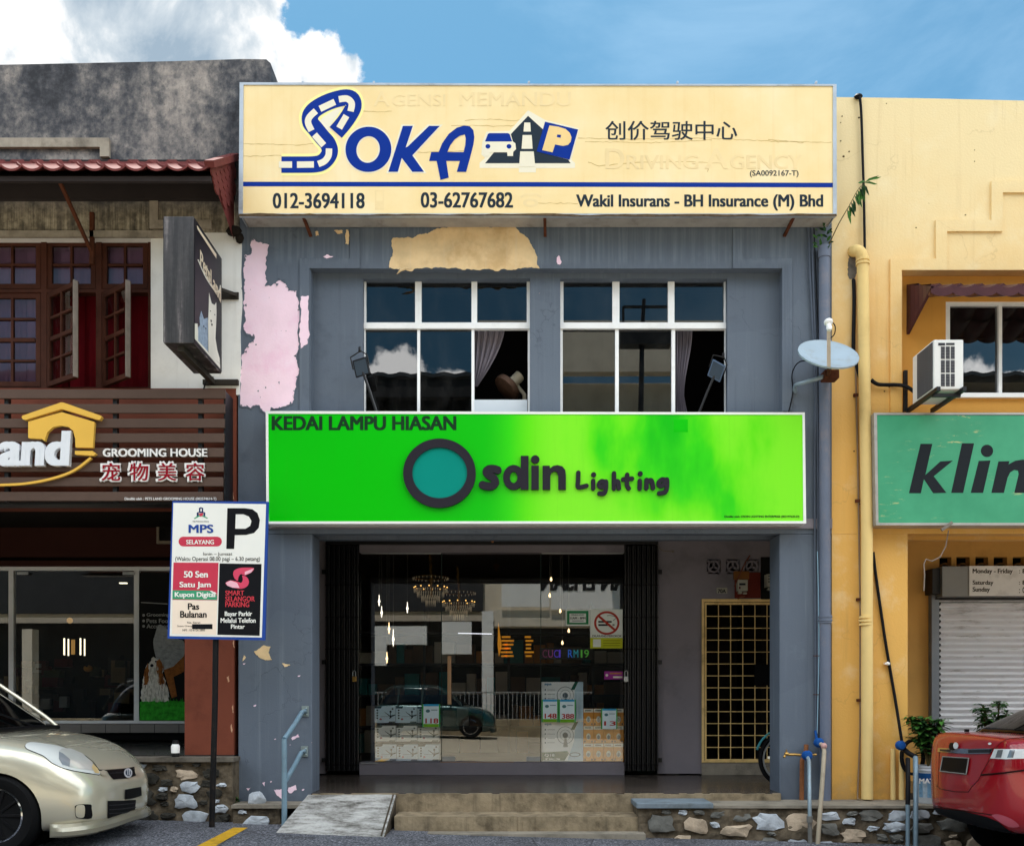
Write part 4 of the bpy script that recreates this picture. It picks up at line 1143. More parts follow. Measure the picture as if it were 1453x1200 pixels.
text(mb, 'A', 530, 130, 553, 151, YF, .0006, .02); text(mb, 'GENSI', 556, 134, 632, 151, YF, .0006, .02); text(mb, 'MEMANDU', 652, 131, 810, 151, YF, .0006, .02)
sheet(mb, [rect(532, 270, 545, 298), rect(534, 272, 543, 285)], YF - .0008, .0006); sheet(mb, [stroke([(739, 280), (745, 276), (762, 276), (768, 280)], 3), ell(753, 288, 11, 6, 20), ell(753, 288, 6, 3, 16)], YF - .0008, .0006)
ck = MB(); rk = random.Random(21)
for L_ in ([(346, 204), (372, 205), (420, 206), (470, 203)], [(512, 158), (530, 159), (556, 158)], [(660, 171), (700, 169), (730, 172), (757, 167), (748, 164)], [(640, 178), (700, 179), (750, 178)], [(820, 196), (900, 198), (1000, 196), (1100, 201), (1180, 202)],
           [(830, 201), (920, 203), (1010, 199)], [(834, 230), (850, 236), (900, 231), (985, 229), (1008, 232), (1004, 244)], [(345, 222), (400, 221)], [(820, 289), (760, 288)], [(560, 215), (600, 217), (660, 214)], [(1090, 198), (1140, 203)]):
    pts_ = []
    for a_, b_ in zip(L_, L_[1:]):
        n_ = max(2, int(math.dist(a_, b_) / 5))
        for k_ in range(n_): pts_.append((a_[0] + (b_[0] - a_[0]) * k_ / n_ + rk.uniform(-.6, .6), a_[1] + (b_[1] - a_[1]) * k_ / n_ + rk.uniform(-.7, .7)))
    pts_.append(L_[-1])
    sheet(ck, [stroke(pts_, [rk.uniform(.35, 1.0) for _ in pts_])], YF - .0006, .0004)
obj('crack', ck, mat('crack_brown', '#c4a468', .9), sg)
obj('faded_lettering', mb, mat('faded_vinyl', '#f2d8a4', .5, var=.05), sg)

# ------------------------------------------------------------------ lamp shop sign (bright green)
def green_panel():
    m, t, b = newmat('green_panel')
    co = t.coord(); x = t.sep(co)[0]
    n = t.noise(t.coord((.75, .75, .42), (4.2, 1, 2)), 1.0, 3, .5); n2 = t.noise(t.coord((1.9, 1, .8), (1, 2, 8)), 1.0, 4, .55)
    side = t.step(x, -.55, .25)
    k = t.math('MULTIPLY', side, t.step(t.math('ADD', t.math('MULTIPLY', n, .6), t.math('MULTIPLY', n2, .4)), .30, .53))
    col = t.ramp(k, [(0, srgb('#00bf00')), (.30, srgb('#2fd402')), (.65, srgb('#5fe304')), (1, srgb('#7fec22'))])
    st = t.noise(t.coord((30, 30, .8), (1, 1, 1)), 1.0, 4, .6)
    col = t.mix(t.math('MULTIPLY', t.step(st, .55, .8), .12), col, srgb('#3fae1c'))
    t.put(b.inputs['Base Color'], col); b.inputs['Roughness'].default_value = .28
    b.inputs['Specular IOR Level'].default_value = .35
    return m
YG = -.20
gs = thing('sign', 'bright green lamp shop signboard with round teal logo', 'sign', (wx(760, YG), YG, wz(742, YG)))
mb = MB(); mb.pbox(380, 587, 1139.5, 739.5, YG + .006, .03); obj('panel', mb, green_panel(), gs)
mb = MB(); sheet(mb, [[(377, 583), (1142, 585), (1144, 742.5), (378, 743)], [(380.5, 586.8), (1138.8, 588.2), (1140, 739), (381.5, 739.5)]], YG, .17); obj('frame', mb, mat('white_sign_frame', '#eeeeea', .4, var=.02), gs, bevel=.002)
mb = MB(); sheet(mb, [ell(623.5, 671, 51.6, 49, 64), ell(623.8, 670.5, 39, 36, 64)], YG - .03, .034); obj('logo_ring', mb, mat('charcoal_acrylic', '#2b2830', .5, var=.03), gs, bevel=.002)
mb = MB(); sheet(mb, [ell(623.8, 670.5, 40, 37, 64)], YG - .012, .012); obj('logo_disc', mb, mat('teal_acrylic', '#06897b', .4, var=.02), gs)
YGF = YG + .006
mb = MB()
YR_ = YGF - .03
fat(mb, smooth([(707.5, 667), (700.5, 664.8), (693.5, 665.3), (690, 669), (694, 674), (700.5, 678), (702.8, 684), (698, 689.2), (690, 689.4), (683.5, 687)], 4), 11, YR_, .029, 0, False)
sheet(mb, [ell(728.8, 677, 15, 17.6, 40), ell(728.8, 677, 5.4, 8, 30)], YR_, .029); sheet(mb, [rect(739, 646.5, 750, 694.3)], YR_ - .0006, .029)
sheet(mb, [rect(754, 660.5, 764.6, 694.3)], YR_, .029); sheet(mb, [ell(759.4, 651.5, 6, 5.8, 24)], YR_, .029)
sheet(mb, [[(770, 660.5), (780, 660.5), (780.3, 664.5), (785, 660.8), (791, 659.6), (798, 661.5), (802, 666.5), (803, 674), (803, 694.3), (792.3, 694.3), (792.3, 675), (790.5, 669.5), (786.5, 668.5), (782.5, 670), (780.8, 675), (780.8, 694.3), (770, 694.3)]], YR_, .029)
zl = lambda p: zz(p, 760, 570, 3.46)
kk = 0
for s_ in ([(210, 347), (209, 385), (210, 418), (250, 411)], [(283, 387), (283, 424)], [(340, 392), (325, 389), (312, 400), (315, 415), (330, 416), (342, 398), (346, 392), (345, 430), (335, 449), (313, 449)],
           [(385, 350), (385, 425)], [(386, 402), (396, 390), (406, 393), (409, 424)], [(450, 357), (449, 405), (458, 424)], [(430, 380), (474, 376)], [(512, 387), (511, 425)], [(545, 382), (544, 423)], [(545, 400), (558, 385), (571, 388), (577, 423)],
           [(640, 384), (622, 380), (606, 393), (606, 408), (620, 412), (636, 396), (645, 380), (646, 415), (637, 442), (607, 448)]):
    fat(mb, zl(smooth(s_, 4)), 6.2, YR_ + .008 - .002 * (kk % 3), .021); kk += 1
for x_, y_ in ((285, 357), (514, 352)): sheet(mb, [ell(*zl([(x_, y_)])[0], 3.6, 3.6, 16)], YR_ + .008, .021)
obj('raised_letter', mb, MATS['charcoal_acrylic'], gs)
mb = MB()
text(mb, 'KEDAI LAMPU HIASAN', 385.5, 590, 647.5, 610.5, YGF, .001, .055)
text(mb, 'Dimiliki oleh: OSDIN LIGHTING ENTERPRISE (003197635-D)', 1028, 731, 1134, 735, YGF, .001, .02)
sheet(mb, [rect(956, 595, 976, 613)], YGF - .001, .0008, 1)
obj('lettering', mb, [mat('vinyl_dark_green', '#16371f', .5, var=.03), mat('vinyl_green', '#11c30d', .4)], gs)

# ------------------------------------------------------------------ pet shop slat sign
YP = -.30
ps = thing('sign', 'brown slatted pet shop sign with yellow house logo', 'sign', (wx(60, YP), YP, wz(712, YP)))
M_slat = mat('slat_brown', '#594840', .55, var=.06, vscale=2, dirt='#3b2f29', damt=.3, bump=.08)
mb = MB()
for k in range(8):
    y0 = 552.3 + 20.75 * k
    mb.pbox(-260, y0, 319.5 - k * .55, y0 + 12.8, YP, .03)
obj('slat', mb, M_slat, ps, bevel=.003)
mb = MB()
for x in (-150, 6, 160, 281): mb.pbox(x, 553, x + 6, 712, YP + .032, .05)
mb.box(wx(316, YP), wx(318.5, YP), YP + .032, -.02, wz(712, YP), wz(553, YP)); mb.box(wx(-260, YP), wx(316, YP), YP + .085, -.02, wz(712.5, YP), wz(709, YP))
obj('batten', mb, M_black, ps)
Z3 = lambda p: zz(p, 0, 540, 4.0)
M_gold = mat('yellow_acrylic', '#e5b652', .4, var=.03)
mb = MB()
sheet(mb, [Z3([(122, 207), (128, 198), (345, 123), (360, 124), (572, 198), (576, 207), (566, 222), (548, 220), (350, 160), (145, 222), (130, 220)])], YP - .05, .048)
sheet(mb, [Z3([(160, 232), (350, 178), (536, 234), (526, 380), (428, 378), (427, 330), (415, 285), (388, 262), (345, 254), (300, 264), (268, 292), (252, 342), (238, 330), (160, 325)])], YP - .04, .038)
sheet(mb, [Z3([(425, 398), (525, 398), (545, 415), (530, 426), (425, 418)])], YP - .04, .038)
sw = smooth([(-700, 470), (-520, 560), (-300, 600), (0, 591), (150, 582), (300, 553), (420, 508), (515, 437)], 6)
sheet(mb, [Z3(stroke(sw, [6, 9, 12, 15, 17, 16, 14, 9] and [13] * len(sw)))], YP - .03, .028)
obj('house_logo', mb, M_gold, ps, bevel=.004)
mb = MB()
text(mb, 'and', 1, 613, 104, 663, YP - .001, .05, .075, .06)
text(mb, 'Pets L', -150, 613, -6, 663, YP - .001, .05, .075, .06)
obj('raised_letter', mb, mat('white_acrylic', '#dfe2e8', .4, var=.02), ps, bevel=.003)
mb = MB()
text(mb, 'GROOMING HOUSE', 147, 637, 295, 648.5, YP - .001, .02, .045)
text(mb, 'Dimiliki oleh : PETS LAND GROOMING HOUSE (002574614-T)', 177, 705.5, 307, 710.5, YP - .001, .001, .02)
for i, c in enumerate('宠物美容'):
    text(mb, c, 142 + 39.8 * i, 654.5, 173 + 39.8 * i, 684, YP - .001, .018, .085, 0, 0)
    text(mb, c, 144.2 + 39.8 * i, 656.6, 170.8 + 39.8 * i, 681.8, YP - .022, .002, .018, 0, 1)
obj('lettering', mb, [mat('white_vinyl', '#e8e6e4', .45, var=.02), mat('red_vinyl', '#8e1626', .4, var=.03)], ps)

# ------------------------------------------------------------------ clinic sign (right, sea green)
def sea_panel():
    m, t, b = newmat('sea_green_panel')
    co = t.coord(); x = t.sep(co)[0]
    n = t.noise(co, 1.3, 5, .6)
    base = t.ramp(n, [(.3, srgb('#2f8f67')), (.6, srgb('#43a379')), (.8, srgb('#57ab82'))])
    f = t.noise(t.coord((5, 5, 1.1), (2, 2, 2)), 1.0, 5, .6)
    base = t.mix(t.math('MULTIPLY', t.step(x, 4.2, 5.2), t.math('MULTIPLY', t.step(f, .42, .66), .45)), base, srgb('#a3b562'))
    s = t.noise(t.coord((1.4, 1, 7), (4, 4, 9)), 2.6, 8, .75); g = t.step(t.noise(co, 1.7, 3, .5), .47, .6)
    base = t.mix(t.math('MULTIPLY', t.math('MULTIPLY', t.step(s, .58, .63), g), .85), base, srgb('#cfc98a'))
    t.put(b.inputs['Base Color'], base); b.inputs['Roughness'].default_value = .42
    return m
YK = -.20
ks = thing('sign', 'scratched sea green clinic signboard with black italic lettering', 'sign', (wx(1430, YK), YK, wz(745, YK)))
mb = MB(); mb.pbox(1244, 589, 1636, 741.5, YK + .006, .03); obj('panel', mb, sea_panel(), ks)
mb = MB(); sheet(mb, [[(1240, 585.5), (1640, 585), (1640, 745), (1243, 745)], [(1244.5, 588.5), (1636, 588), (1636, 741.5), (1246.5, 741.5)]], YK, .18); obj('frame', mb, mat('clinic_sign_frame', '#b9b5b0', .4, metal=.4, var=.12, dirt='#57504a', damt=.4, dscale=4), ks, bevel=.003)
mb = MB(); zk = lambda p, dx=0: [(1153 + (a + dx) / 4, 560 + b / 4) for a, b in p]
lk = [(613, 278), (680, 278), (640, 455), (725, 378), (797, 373), (688, 462), (760, 556), (685, 558), (632, 478), (615, 558), (547, 558)]
li = [(943, 375), (1010, 372), (968, 556), (898, 556)]; ld = ell(990, 318, 35, 35, 28)
for L_, dx in ((lk, 0), ([(848, 275), (917, 275), (855, 556), (787, 556)], 0), (li, 0), (ld, 0),
               ([(1055, 378), (1118, 376), (1112, 395), (1150, 374), (1195, 367), (1232, 380), (1248, 415), (1240, 450), (1215, 556), (1145, 556), (1170, 450), (1166, 430), (1145, 426), (1122, 440), (1107, 470), (1086, 556), (1015, 556)], 0), (li, 365), (ld, 365), (lk, 855)):
    sheet(mb, [zk(L_, dx)], YK + .0048, .001)
obj('lettering', mb, M_lead, ks)
mb = MB(); mb.bar(P(1336, 752, YK - .01), P(1351, 741, YK - .03), .03, .03); mb.tube([P(1346, 752, -.15), P(1342, 775, -.12), P(1334, 790, -.1), P(1322, 796, -.1), P(1314, 793, -.1), P(1311, 800, -.1), P(1312, 815, -.1), P(1311, 838, -.1)], .006, 6); obj('loose_wire', mb, M_woodold, ks)

# ------------------------------------------------------------------ hanging pet shop light box
y0h, y1h = -1.0, -.2
hs = thing('hanging_sign', 'black projecting light box with white dog and grey cat', 'sign', (wx(254, y0h), -.6, wz(487, y0h)))
hx0, hx1, hz0, hz1 = wx(232, y0h), wx(275, y0h), wz(487, y0h), wz(307, y0h)
def box_side():
    m, t, b = newmat('light_box_side')
    s = t.noise(t.coord((9, 9, .6), (2, 1, 1)), 1.0, 6, .65); f = t.noise(t.coord((1, 1, 1)), 20, 5, .7)
    col = t.ramp(t.math('ADD', t.math('MULTIPLY', s, .85), t.math('MULTIPLY', f, .15)), [(.42, srgb('#1c1a1b')), (.54, srgb('#3d393a')), (.64, srgb('#857d7c'))])
    t.put(b.inputs['Base Color'], col); b.inputs['Roughness'].default_value = .5
    return m
mb = MB(); mb.box(hx0, hx1, y0h, y1h, hz0, hz1, 0)
obj('box', mb, box_side(), hs, bevel=.006)
mb = MB(); mb.box(hx1 + .001, hx1 + .006, y0h + .01, y1h - .01, hz0 + .015, hz1 - .015, 0); mb.box(hx0 - .006, hx0 - .001, y0h + .01, y1h - .01, hz0 + .015, hz1 - .015, 0)
obj('face_panel', mb, mat('light_box_face', '#1f1d25', .35, var=.1), hs)
def hmap(x, y):
    u = (x - 243) / 182.0; top = 30 + 218 * u; bot = 865 + 155 * u
    return (y0h + .01 + u * (y1h - y0h - .02), hz0 + .015 + (1 - (y - top) / (bot - top)) * (hz1 - hz0 - .03))
def hsheet(mb, pts, k, m):
    q = [hmap(*p) for p in pts]; vs, fs = fill2d([q], .001)
    mb.add([(hx1 + .0065 + k + z, a, b) for a, b, z in vs], fs, m)
mb = MB()
hsheet(mb, [(330, 905), (328, 700), (332, 600), (334, 500), (352, 568), (372, 575), (384, 552), (386, 620), (383, 700), (378, 800), (392, 880), (408, 930), (410, 965), (360, 935)], .001, 0)
hsheet(mb, [(262, 850), (262, 760), (275, 740), (272, 690), (283, 640), (300, 690), (326, 672), (326, 905), (300, 878)], .0003, 1)
hsheet(mb, [(242, 740), (258, 735), (262, 790), (262, 850), (300, 880), (360, 935), (410, 968), (412, 1000), (330, 925), (242, 845)], .0018, 0)
hsheet(mb, [(255, 70), (385, 225), (385, 255), (258, 95)], .001, 2)
for x, y in ((347, 688), (352, 712)): hsheet(mb, [(x - 4, y - 8), (x + 5, y - 6), (x + 5, y + 8), (x - 3, y + 8)], .0028, 3)
for x, y in ((343, 622), (372, 640)): hsheet(mb, [(x - 3, y - 4), (x + 3, y - 2), (x + 3, y + 5), (x - 3, y + 4)], .0028, 3)
for x, y in ((298, 740), (312, 750)): hsheet(mb, [(x - 3, y - 6), (x + 3, y - 4), (x + 3, y + 6), (x - 3, y + 5)], .0028, 3)
sw2 = smooth([(262, 300), (300, 380), (340, 440), (380, 478), (408, 465), (414, 430)], 5)
hsheet(mb, stroke(sw2, 7), .001, 0)
ya, za = hmap(275, 350); yb, zb = hmap(418, 455)
textf(mb, 'PetsLand', (hx1 + .0066, ya, za + .02), (0, yb - ya, -.09), (0, 0, .15), (1, 0, 0), .001, .03, 0, 2)
obj('artwork', mb, [mat('print_white', '#dcd8cc', .5), mat('print_bluegrey', '#8e9fb4', .5, var=.2, vscale=30), mat('print_cream', '#d6c6ae', .5), M_black], hs)
mb = MB()
mb.bar(((hx0 + hx1) / 2, y0h + .05, hz0 - .03), ((hx0 + hx1) / 2, -.015, hz0 - .03), .05, .05); mb.bar(((hx0 + hx1) / 2 - .1, -.03, hz0 - .03), ((hx0 + hx1) / 2 + .26, -.03, hz0 - .03), .05, .05)
mb.bar((hx1 - .05, -.19, hz1 - .30), (hx1 + .1, -.03, hz1 - .30), .03, .03); mb.box(hx1 - .1, hx1 + .12, -.03, -.015, hz1 - .34, hz1 - .27)
obj('bracket', mb, mat('bracket_steel', '#38342f', .6, var=.15), hs)
mb = MB(); mb.tube([P(303, 535, -.04), P(296, 537, -.05), P(291, 545, -.05), P(288, 556, -.04)], .008, 6); obj('cable', mb, M_cable, hs)

# ------------------------------------------------------------------ parking sign on its pole
YK2 = -.62
pk = thing('parking_sign', 'blue edged municipal parking sign on black pole', 'parking sign', P(300, 1171, -.58))
pp = lambda a: zz(a, 230, 700, 5.456)
M_pw = mat('parking_white', '#e9e9e4', .4, var=.015); M_pb = mat('parking_blue', '#2b4a97', .4, var=.04); M_pr = mat('parking_red', '#c43d52', .4, var=.02)
M_pk = mat('parking_black', '#16171b', .4, var=.03); M_pg = mat('parking_green', '#3f9a72', .4, var=.02); M_pc = mat('parking_cream', '#f1dfcd', .4, var=.015)
mb = MB(); sheet(mb, [[(244.5, 710.5), (381, 711.5), (376, 908), (237.5, 905.5)]], YK2, .025); obj('backboard', mb, M_pb, pk, bevel=.003)
mb = MB(); L1 = YK2 - .0012
sheet(mb, [[(246, 713.2), (377.5, 715), (371.5, 904), (240.8, 902)]], L1, .001, 0)
L2 = L1 - .001
sheet(mb, [pp([(88, 533), (437, 535), (427, 826), (80, 822)])], L2, .0008, 1)
sheet(mb, [pp([(80, 826), (427, 830), (420, 1093), (76, 1085)])], L2, .0008, 4)
sheet(mb, [pp([(445, 540), (770, 545), (755, 1100), (428, 1092)])], L2, .0008, 2)
sheet(mb, [pp([(81, 748), (365, 750), (400, 765), (425, 788), (424, 822), (80, 816)])], L2 - .001, .0008, 3)
sheet(mb, [pp([(368, 752), (385, 752), (425, 775), (400, 778)])], L2 - .002, .0008, 0)
sheet(mb, [stroke([pp([(165, 371)])[0], pp([(425, 371)])[0]], 13.8)], L2, .0008, 1)
for x in (165, 425): sheet(mb, [ell(*pp([(x, 371)])[0], 6.9, 6.9, 24)], L2 - (.0001 if x > 200 else .0002), .0008, 1)
sheet(mb, [pp([(505, 113), (640, 113), (700, 122), (738, 150), (757, 205), (748, 265), (712, 305), (650, 320), (563, 322), (558, 428), (497, 428)]), pp([(570, 160), (630, 160), (672, 178), (692, 212), (682, 250), (645, 272), (566, 272)])], L2, .0008, 2)
sheet(mb, [pp([(285, 112), (300, 105), (318, 112), (318, 150), (286, 150)]), pp(ell(302, 128, 6, 14, 12))], L2, .0008, 5)
for q in ([(268, 150), (283, 140), (283, 178), (268, 175)], [(320, 140), (334, 148), (334, 175), (320, 178)]): sheet(mb, [pp(q)], L2, .0008, 5)
sheet(mb, [pp([(245, 192), (300, 158), (355, 190), (348, 194), (300, 170), (252, 196)])], L2 - .001, .0008, 3)
sheet(mb, [pp([(282, 155), (318, 150), (314, 172), (296, 178)])], L2 - .0018, .0008, 1)
sheet(mb, [pp([(232, 1010), (390, 1010), (390, 1048), (232, 1048)])], L2 - .0012, .0008, 2)
for q in (smooth([(550, 625), (558, 595), (600, 576), (660, 572), (712, 578), (690, 610), (640, 632), (610, 622), (590, 650), (585, 675), (560, 655), (550, 625)], 3)[:-1],
          smooth([(618, 632), (655, 645), (672, 680), (660, 715), (620, 735), (570, 732), (510, 715), (492, 690), (530, 672), (580, 680), (612, 690), (625, 665), (618, 632)], 3)[:-1]):
    sheet(mb, [pp(q)], L2 - .001, .0008, 6)
sheet(mb, [pp([(492, 690), (530, 672), (580, 690), (600, 730), (545, 728), (505, 712)])], L2 - .002, .0008, 7)
sheet(mb, [pp([(640, 605), (712, 578), (690, 610), (640, 630)])], L2 - .002, .0008, 7)
obj('graphics', mb, [M_pw, M_pr, M_pk, M_pg, M_pc, mat('crest_navy', '#1f2c5c', .4), mat('logo_pink', '#d24a66', .4, var=.06), mat('logo_pale', '#efb6c6', .4)], pk)
mb = MB(); T = lambda s, a, b, c, d, bold, m: text(mb, s, 230 + a / 5.456, 700 + b / 5.456, 230 + c / 5.456, 700 + d / 5.456, L2 - .0009, .0006, bold * .75 if bold > .025 else 0, 0, m)
T('MPS', 205, 240, 397, 305, .07, 4); T('SELAYANG', 187, 358, 402, 393, .05, 0)
T('Isnin – Jumaat', 318, 455, 543, 485, .02, 3); T('(Waktu Operasi 08.00 pagi – 6.30 petang)', 102, 488, 758, 530, .02, 3)
T('Majlis Perbandaran Selayang', 236, 210, 362, 222, .0, 3)
mb2 = mb
T('50 Sen', 168, 600, 355, 650, .07, 0); T('Satu Jam', 135, 682, 378, 738, .05, 0)
T('Kupon Digital', 98, 762, 412, 812, .06, 0); T('Pas', 200, 848, 287, 898, .05, 3); T('Bulanan', 140, 908, 345, 960, .05, 3)
T('No. Siaran', 195, 990, 295, 1005, .02, 3); T('Suara Orang', 118, 1018, 232, 1034, .02, 3); T('MPS : 03-6126 5800', 158, 1048, 332, 1064, .02, 3)
T('SMART', 490, 750, 635, 788, .03, 2); T('SELANGOR', 490, 795, 718, 834, .03, 2); T('PARKING', 490, 838, 675, 878, .03, 2)
T('Bayar Parkir', 485, 912, 697, 958, .05, 0); T('Melalui Telefon', 453, 962, 725, 1000, .05, 0); T('Pintar', 533, 1012, 640, 1046, .05, 0)
# the green coupon strip lies 1 mm proud of the red box, so its words are lifted with it
obj('lettering', mb, [M_pw, M_pr, mat('letter_red', '#d2434f', .4), M_pk, M_pb], pk)
mb = MB(); mb.tube([P(308.5, 720, YK2 + .05), P(305, 1000, YK2 + .05), P(300.5, 1173, YK2 + .05)], .028, 14); obj('pole', mb, mat('pole_black', '#1b1b1d', .4, var=.1, dirt='#4a3a2c', damt=.3, dscale=6), pk, smooth_=True)
mb = MB(); mb.bar(P(290, 760, YK2 + .04), P(326, 760, YK2 + .04), .03, .02); mb.bar(P(288, 860, YK2 + .04), P(324, 860, YK2 + .04), .03, .02); obj('clamp', mb, M_steel, pk)
# ------------------------------------------------------------------ folding grilles and glass shopfront of the lamp shop
YGT = BW - .06
def folding(x0, x1, label, px_loc, nb):
    root = thing('folding_gate', label, 'gate', P((x0 + x1) / 2, 1096, YGT), 'folded grilles beside the shop glass')
    mb = MB()
    for i in range(nb):
        a = x0 + (x1 - x0) * (i + .5) / nb; w = (x1 - x0) / nb * .62
        mb.box(wx(a - w / 2, YGT), wx(a + w / 2, YGT), YGT - (.04 if i % 2 else .0), YGT + .05, wz(1093, YGT), wz(774, YGT))
    obj('bars', mb, M_black, root, bevel=.002)
    mb = MB()
    for y in (829, 875, 920, 1084): mb.pbox(x0 - .5, y, x1 + .5, y + 1.2, YGT - .045, .004)
    mb.pbox(x0 + 1, 776, x1 - 1, 1091, YGT + .055, .01)
    obj('lattice', mb, mat('gate_lattice', '#0d0d10', .5), root)
    mb = MB(); hx = x0 - .2 if px_loc < 0 else x1 + .2
    for y in (808, 936, 1075): mb.pbox(min(hx, hx + px_loc * 5), y, max(hx, hx + px_loc * 5), y + 6, YGT + .01, .03)
    obj('hinge', mb, M_black, root)
    return root
folding(462, 509, 'folded black steel grille left of the shop glass', -1, 13)
folding(886, 934, 'folded black steel grille right of the shop glass', 1, 14)
rail = thing('gate_rail', 'black overhead rail of the folding grilles', 'rail', P(700, 768, YGT))
mb = MB(); mb.pbox(462, 765.5, 934, 772, YGT - .02, .06); obj('track', mb, M_black, rail)
mb = MB()
for x in (470, 527, 612, 783, 868, 925): mb.pbox(x - 3, 761.5, x + 3, 766, YGT - .01, .04)
obj('clamp', mb, M_black, rail)
M_brass = mat('brass', '#a8844a', .35, metal=.8)
for (x, y, lab) in ((502.5, 962, 'padlock hanging on the left folded grille'), (888.5, 962, 'padlock hanging on the right folded grille')):
    t_ = thing('padlock', lab, 'padlock', P(x, y, YGT - .06))
    mb = MB(); mb.pbox(x - 3, 959, x + 3, 967, YGT - .08, .03); obj('body', mb, M_alu if x > 700 else M_brass, t_, bevel=.004)
    mb = MB(); mb.tube([P(x - 2, 959, YGT - .065), P(x - 2, 953, YGT - .065), P(x, 950.5, YGT - .065), P(x + 2, 953, YGT - .065), P(x + 2, 959, YGT - .065)], .005, 6); obj('shackle', mb, M_alu, t_)

Yg = BW + .03
mb = MB()
def pane(x0, x1, y0, y1, Y): mb.face([P(x0, y0, Y), P(x1, y0, Y), P(x1, y1, Y), P(x0, y1, Y)])
pane(508, 626.3, 783, 1082, Yg + .02); pane(767.6, 888, 783, 1082, Yg + .02)
f = obj('shop_window', mb, G_shop, lamp)
mb = MB(); pane(627, 767, 786, 1080, Yg)
f = obj('glass_door', mb, G_shop, lamp)
mb = MB(); mb.pbox(627.5, 1073, 646, 1079.5, Yg - .012, .035); mb.pbox(747, 1073, 766.5, 1079.5, Yg - .012, .035); obj('door_patch', mb, M_alu, f)
mb = MB(); mb.pbox(625, 1080.5, 729, 1083.3, Yg - .05, .04); obj('threshold', mb, mat('timber_strip', '#b98a5c', .6), f)
mb = MB(); mb.pbox(634.8, 930, 640.2, 999, Yg - .06, .03); mb.bar(P(637, 938, Yg - .03), P(637, 938, Yg + .0), .02, .02); mb.bar(P(637, 991, Yg - .03), P(637, 991, Yg + .0), .02, .02); obj('handle', mb, mat('pale_timber', '#c79f7c', .5), f, bevel=.004)
mb = MB()
for x in (626.6, 767.3): mb.pbox(x - .5, 784, x + .5, 1081, Yg - .004, .03)
obj('glass_edge', mb, mat('glass_edge', '#2d3a36', .3), f)
mb = MB(); mb.pbox(512, 783.2, 626, 784.6, Yg - .02, .04); mb.pbox(769, 783.2, 885, 784.6, Yg - .02, .04); mb.pbox(512, 1081.5, 536, 1083, BW - .045, .01)
obj('glazing_channel', mb, M_alu, f)

# ---- goods and notices in the window
YB = Yg + .05
def carton_mb(x0, y0, x1, y1):
    mb = MB(); mb.pbox(x0, y0, x1, y1, YB, .22, 0)
    w, h = x1 - x0, y1 - y0; g = lambda a, b: (x0 + a * w, y0 + b * h)
    Yq = YB - .0015
    sheet(mb, [[g(0, .0), g(.36, .0), g(.30, .13), g(0, .13)]], Yq, .001, 1)
    sheet(mb, [[g(.70, .92), g(.98, .92), g(.98, .99), g(.66, .99)]], Yq, .001, 1)
    for k in range(4): sheet(mb, [ell(*g(.13, .24 + .16 * k), .045 * w, .05 * h, 10)], Yq, .001, 1)
    sheet(mb, [ell(*g(.86, .16), .045 * w, .05 * h, 10)], Yq, .001, 1)
    sheet(mb, [ell(*g(.29, .78), .06 * w, .06 * h, 10)], Yq, .001, 2)
    sheet(mb, [[g(.46, .32), g(.74, .56), g(.99, .50), g(.99, .56), g(.80, .64), g(.82, .70), g(.76, .72), g(.74, .76), g(.70, .74), g(.74, .64), g(.50, .39)]], Yq, .001, 1)
    sheet(mb, [stroke([g(.765, .60), g(.765, .34)], .035 * w), ], Yq - .0012, .001, 1); sheet(mb, [ell(*g(.765, .33), .05 * w, .07 * h, 12)], Yq - .0024, .001, 1)
    sheet(mb, [stroke([g(.28, .62), g(.70, .62)], .012 * w)], Yq, .001, 1)
    return mb
M_cb = mat('carton_blue', '#dcecf8', .5, var=.03); M_cw = mat('carton_white', '#fbf8f0', .5, var=.03); M_ck = mat('print_black', '#1d242e', .5); M_cr = mat('print_red', '#b8606c', .5)
names = {0: 'left', 1: 'middle', 2: 'right'}
for row, (y0, y1) in enumerate(((1001.5, 1025), (1029, 1051.5), (1055.5, 1078.5))):
    proto = None
    for k in range(3):
        x0 = 531.5 + 30.4 * k + row * .6
        lab = 'ceiling fan carton, %s of the %s row of three%s' % (names[k], ('top', 'middle', 'bottom')[row], ', with grey print' if row == 1 else ', pale blue')
        if proto is None:
            proto = thing('fan_carton', lab, 'carton', P(x0 + 15, y1, YB), 'ceiling fan cartons stacked behind the shop glass')
            obj('carton', carton_mb(x0, y0, x0 + 29.6, y1), [M_cw if row == 1 else M_cb, mat('print_grey', '#6f7062', .5) if row == 1 else M_ck, M_cr], proto)
        else:
            dup(proto, (wx(30.4 * k, YB) - wx(0, YB), 0, 0), lab)
    mb = MB(); mb.pbox(530, y1 + .4, 624, y1 + 3, YB - .01, .26); tag(obj('display_shelf', mb, M_black, bevel=.002), 'thin dark shelf board under the %s row of fan cartons' % ('top', 'middle', 'bottom')[row], 'shelf')

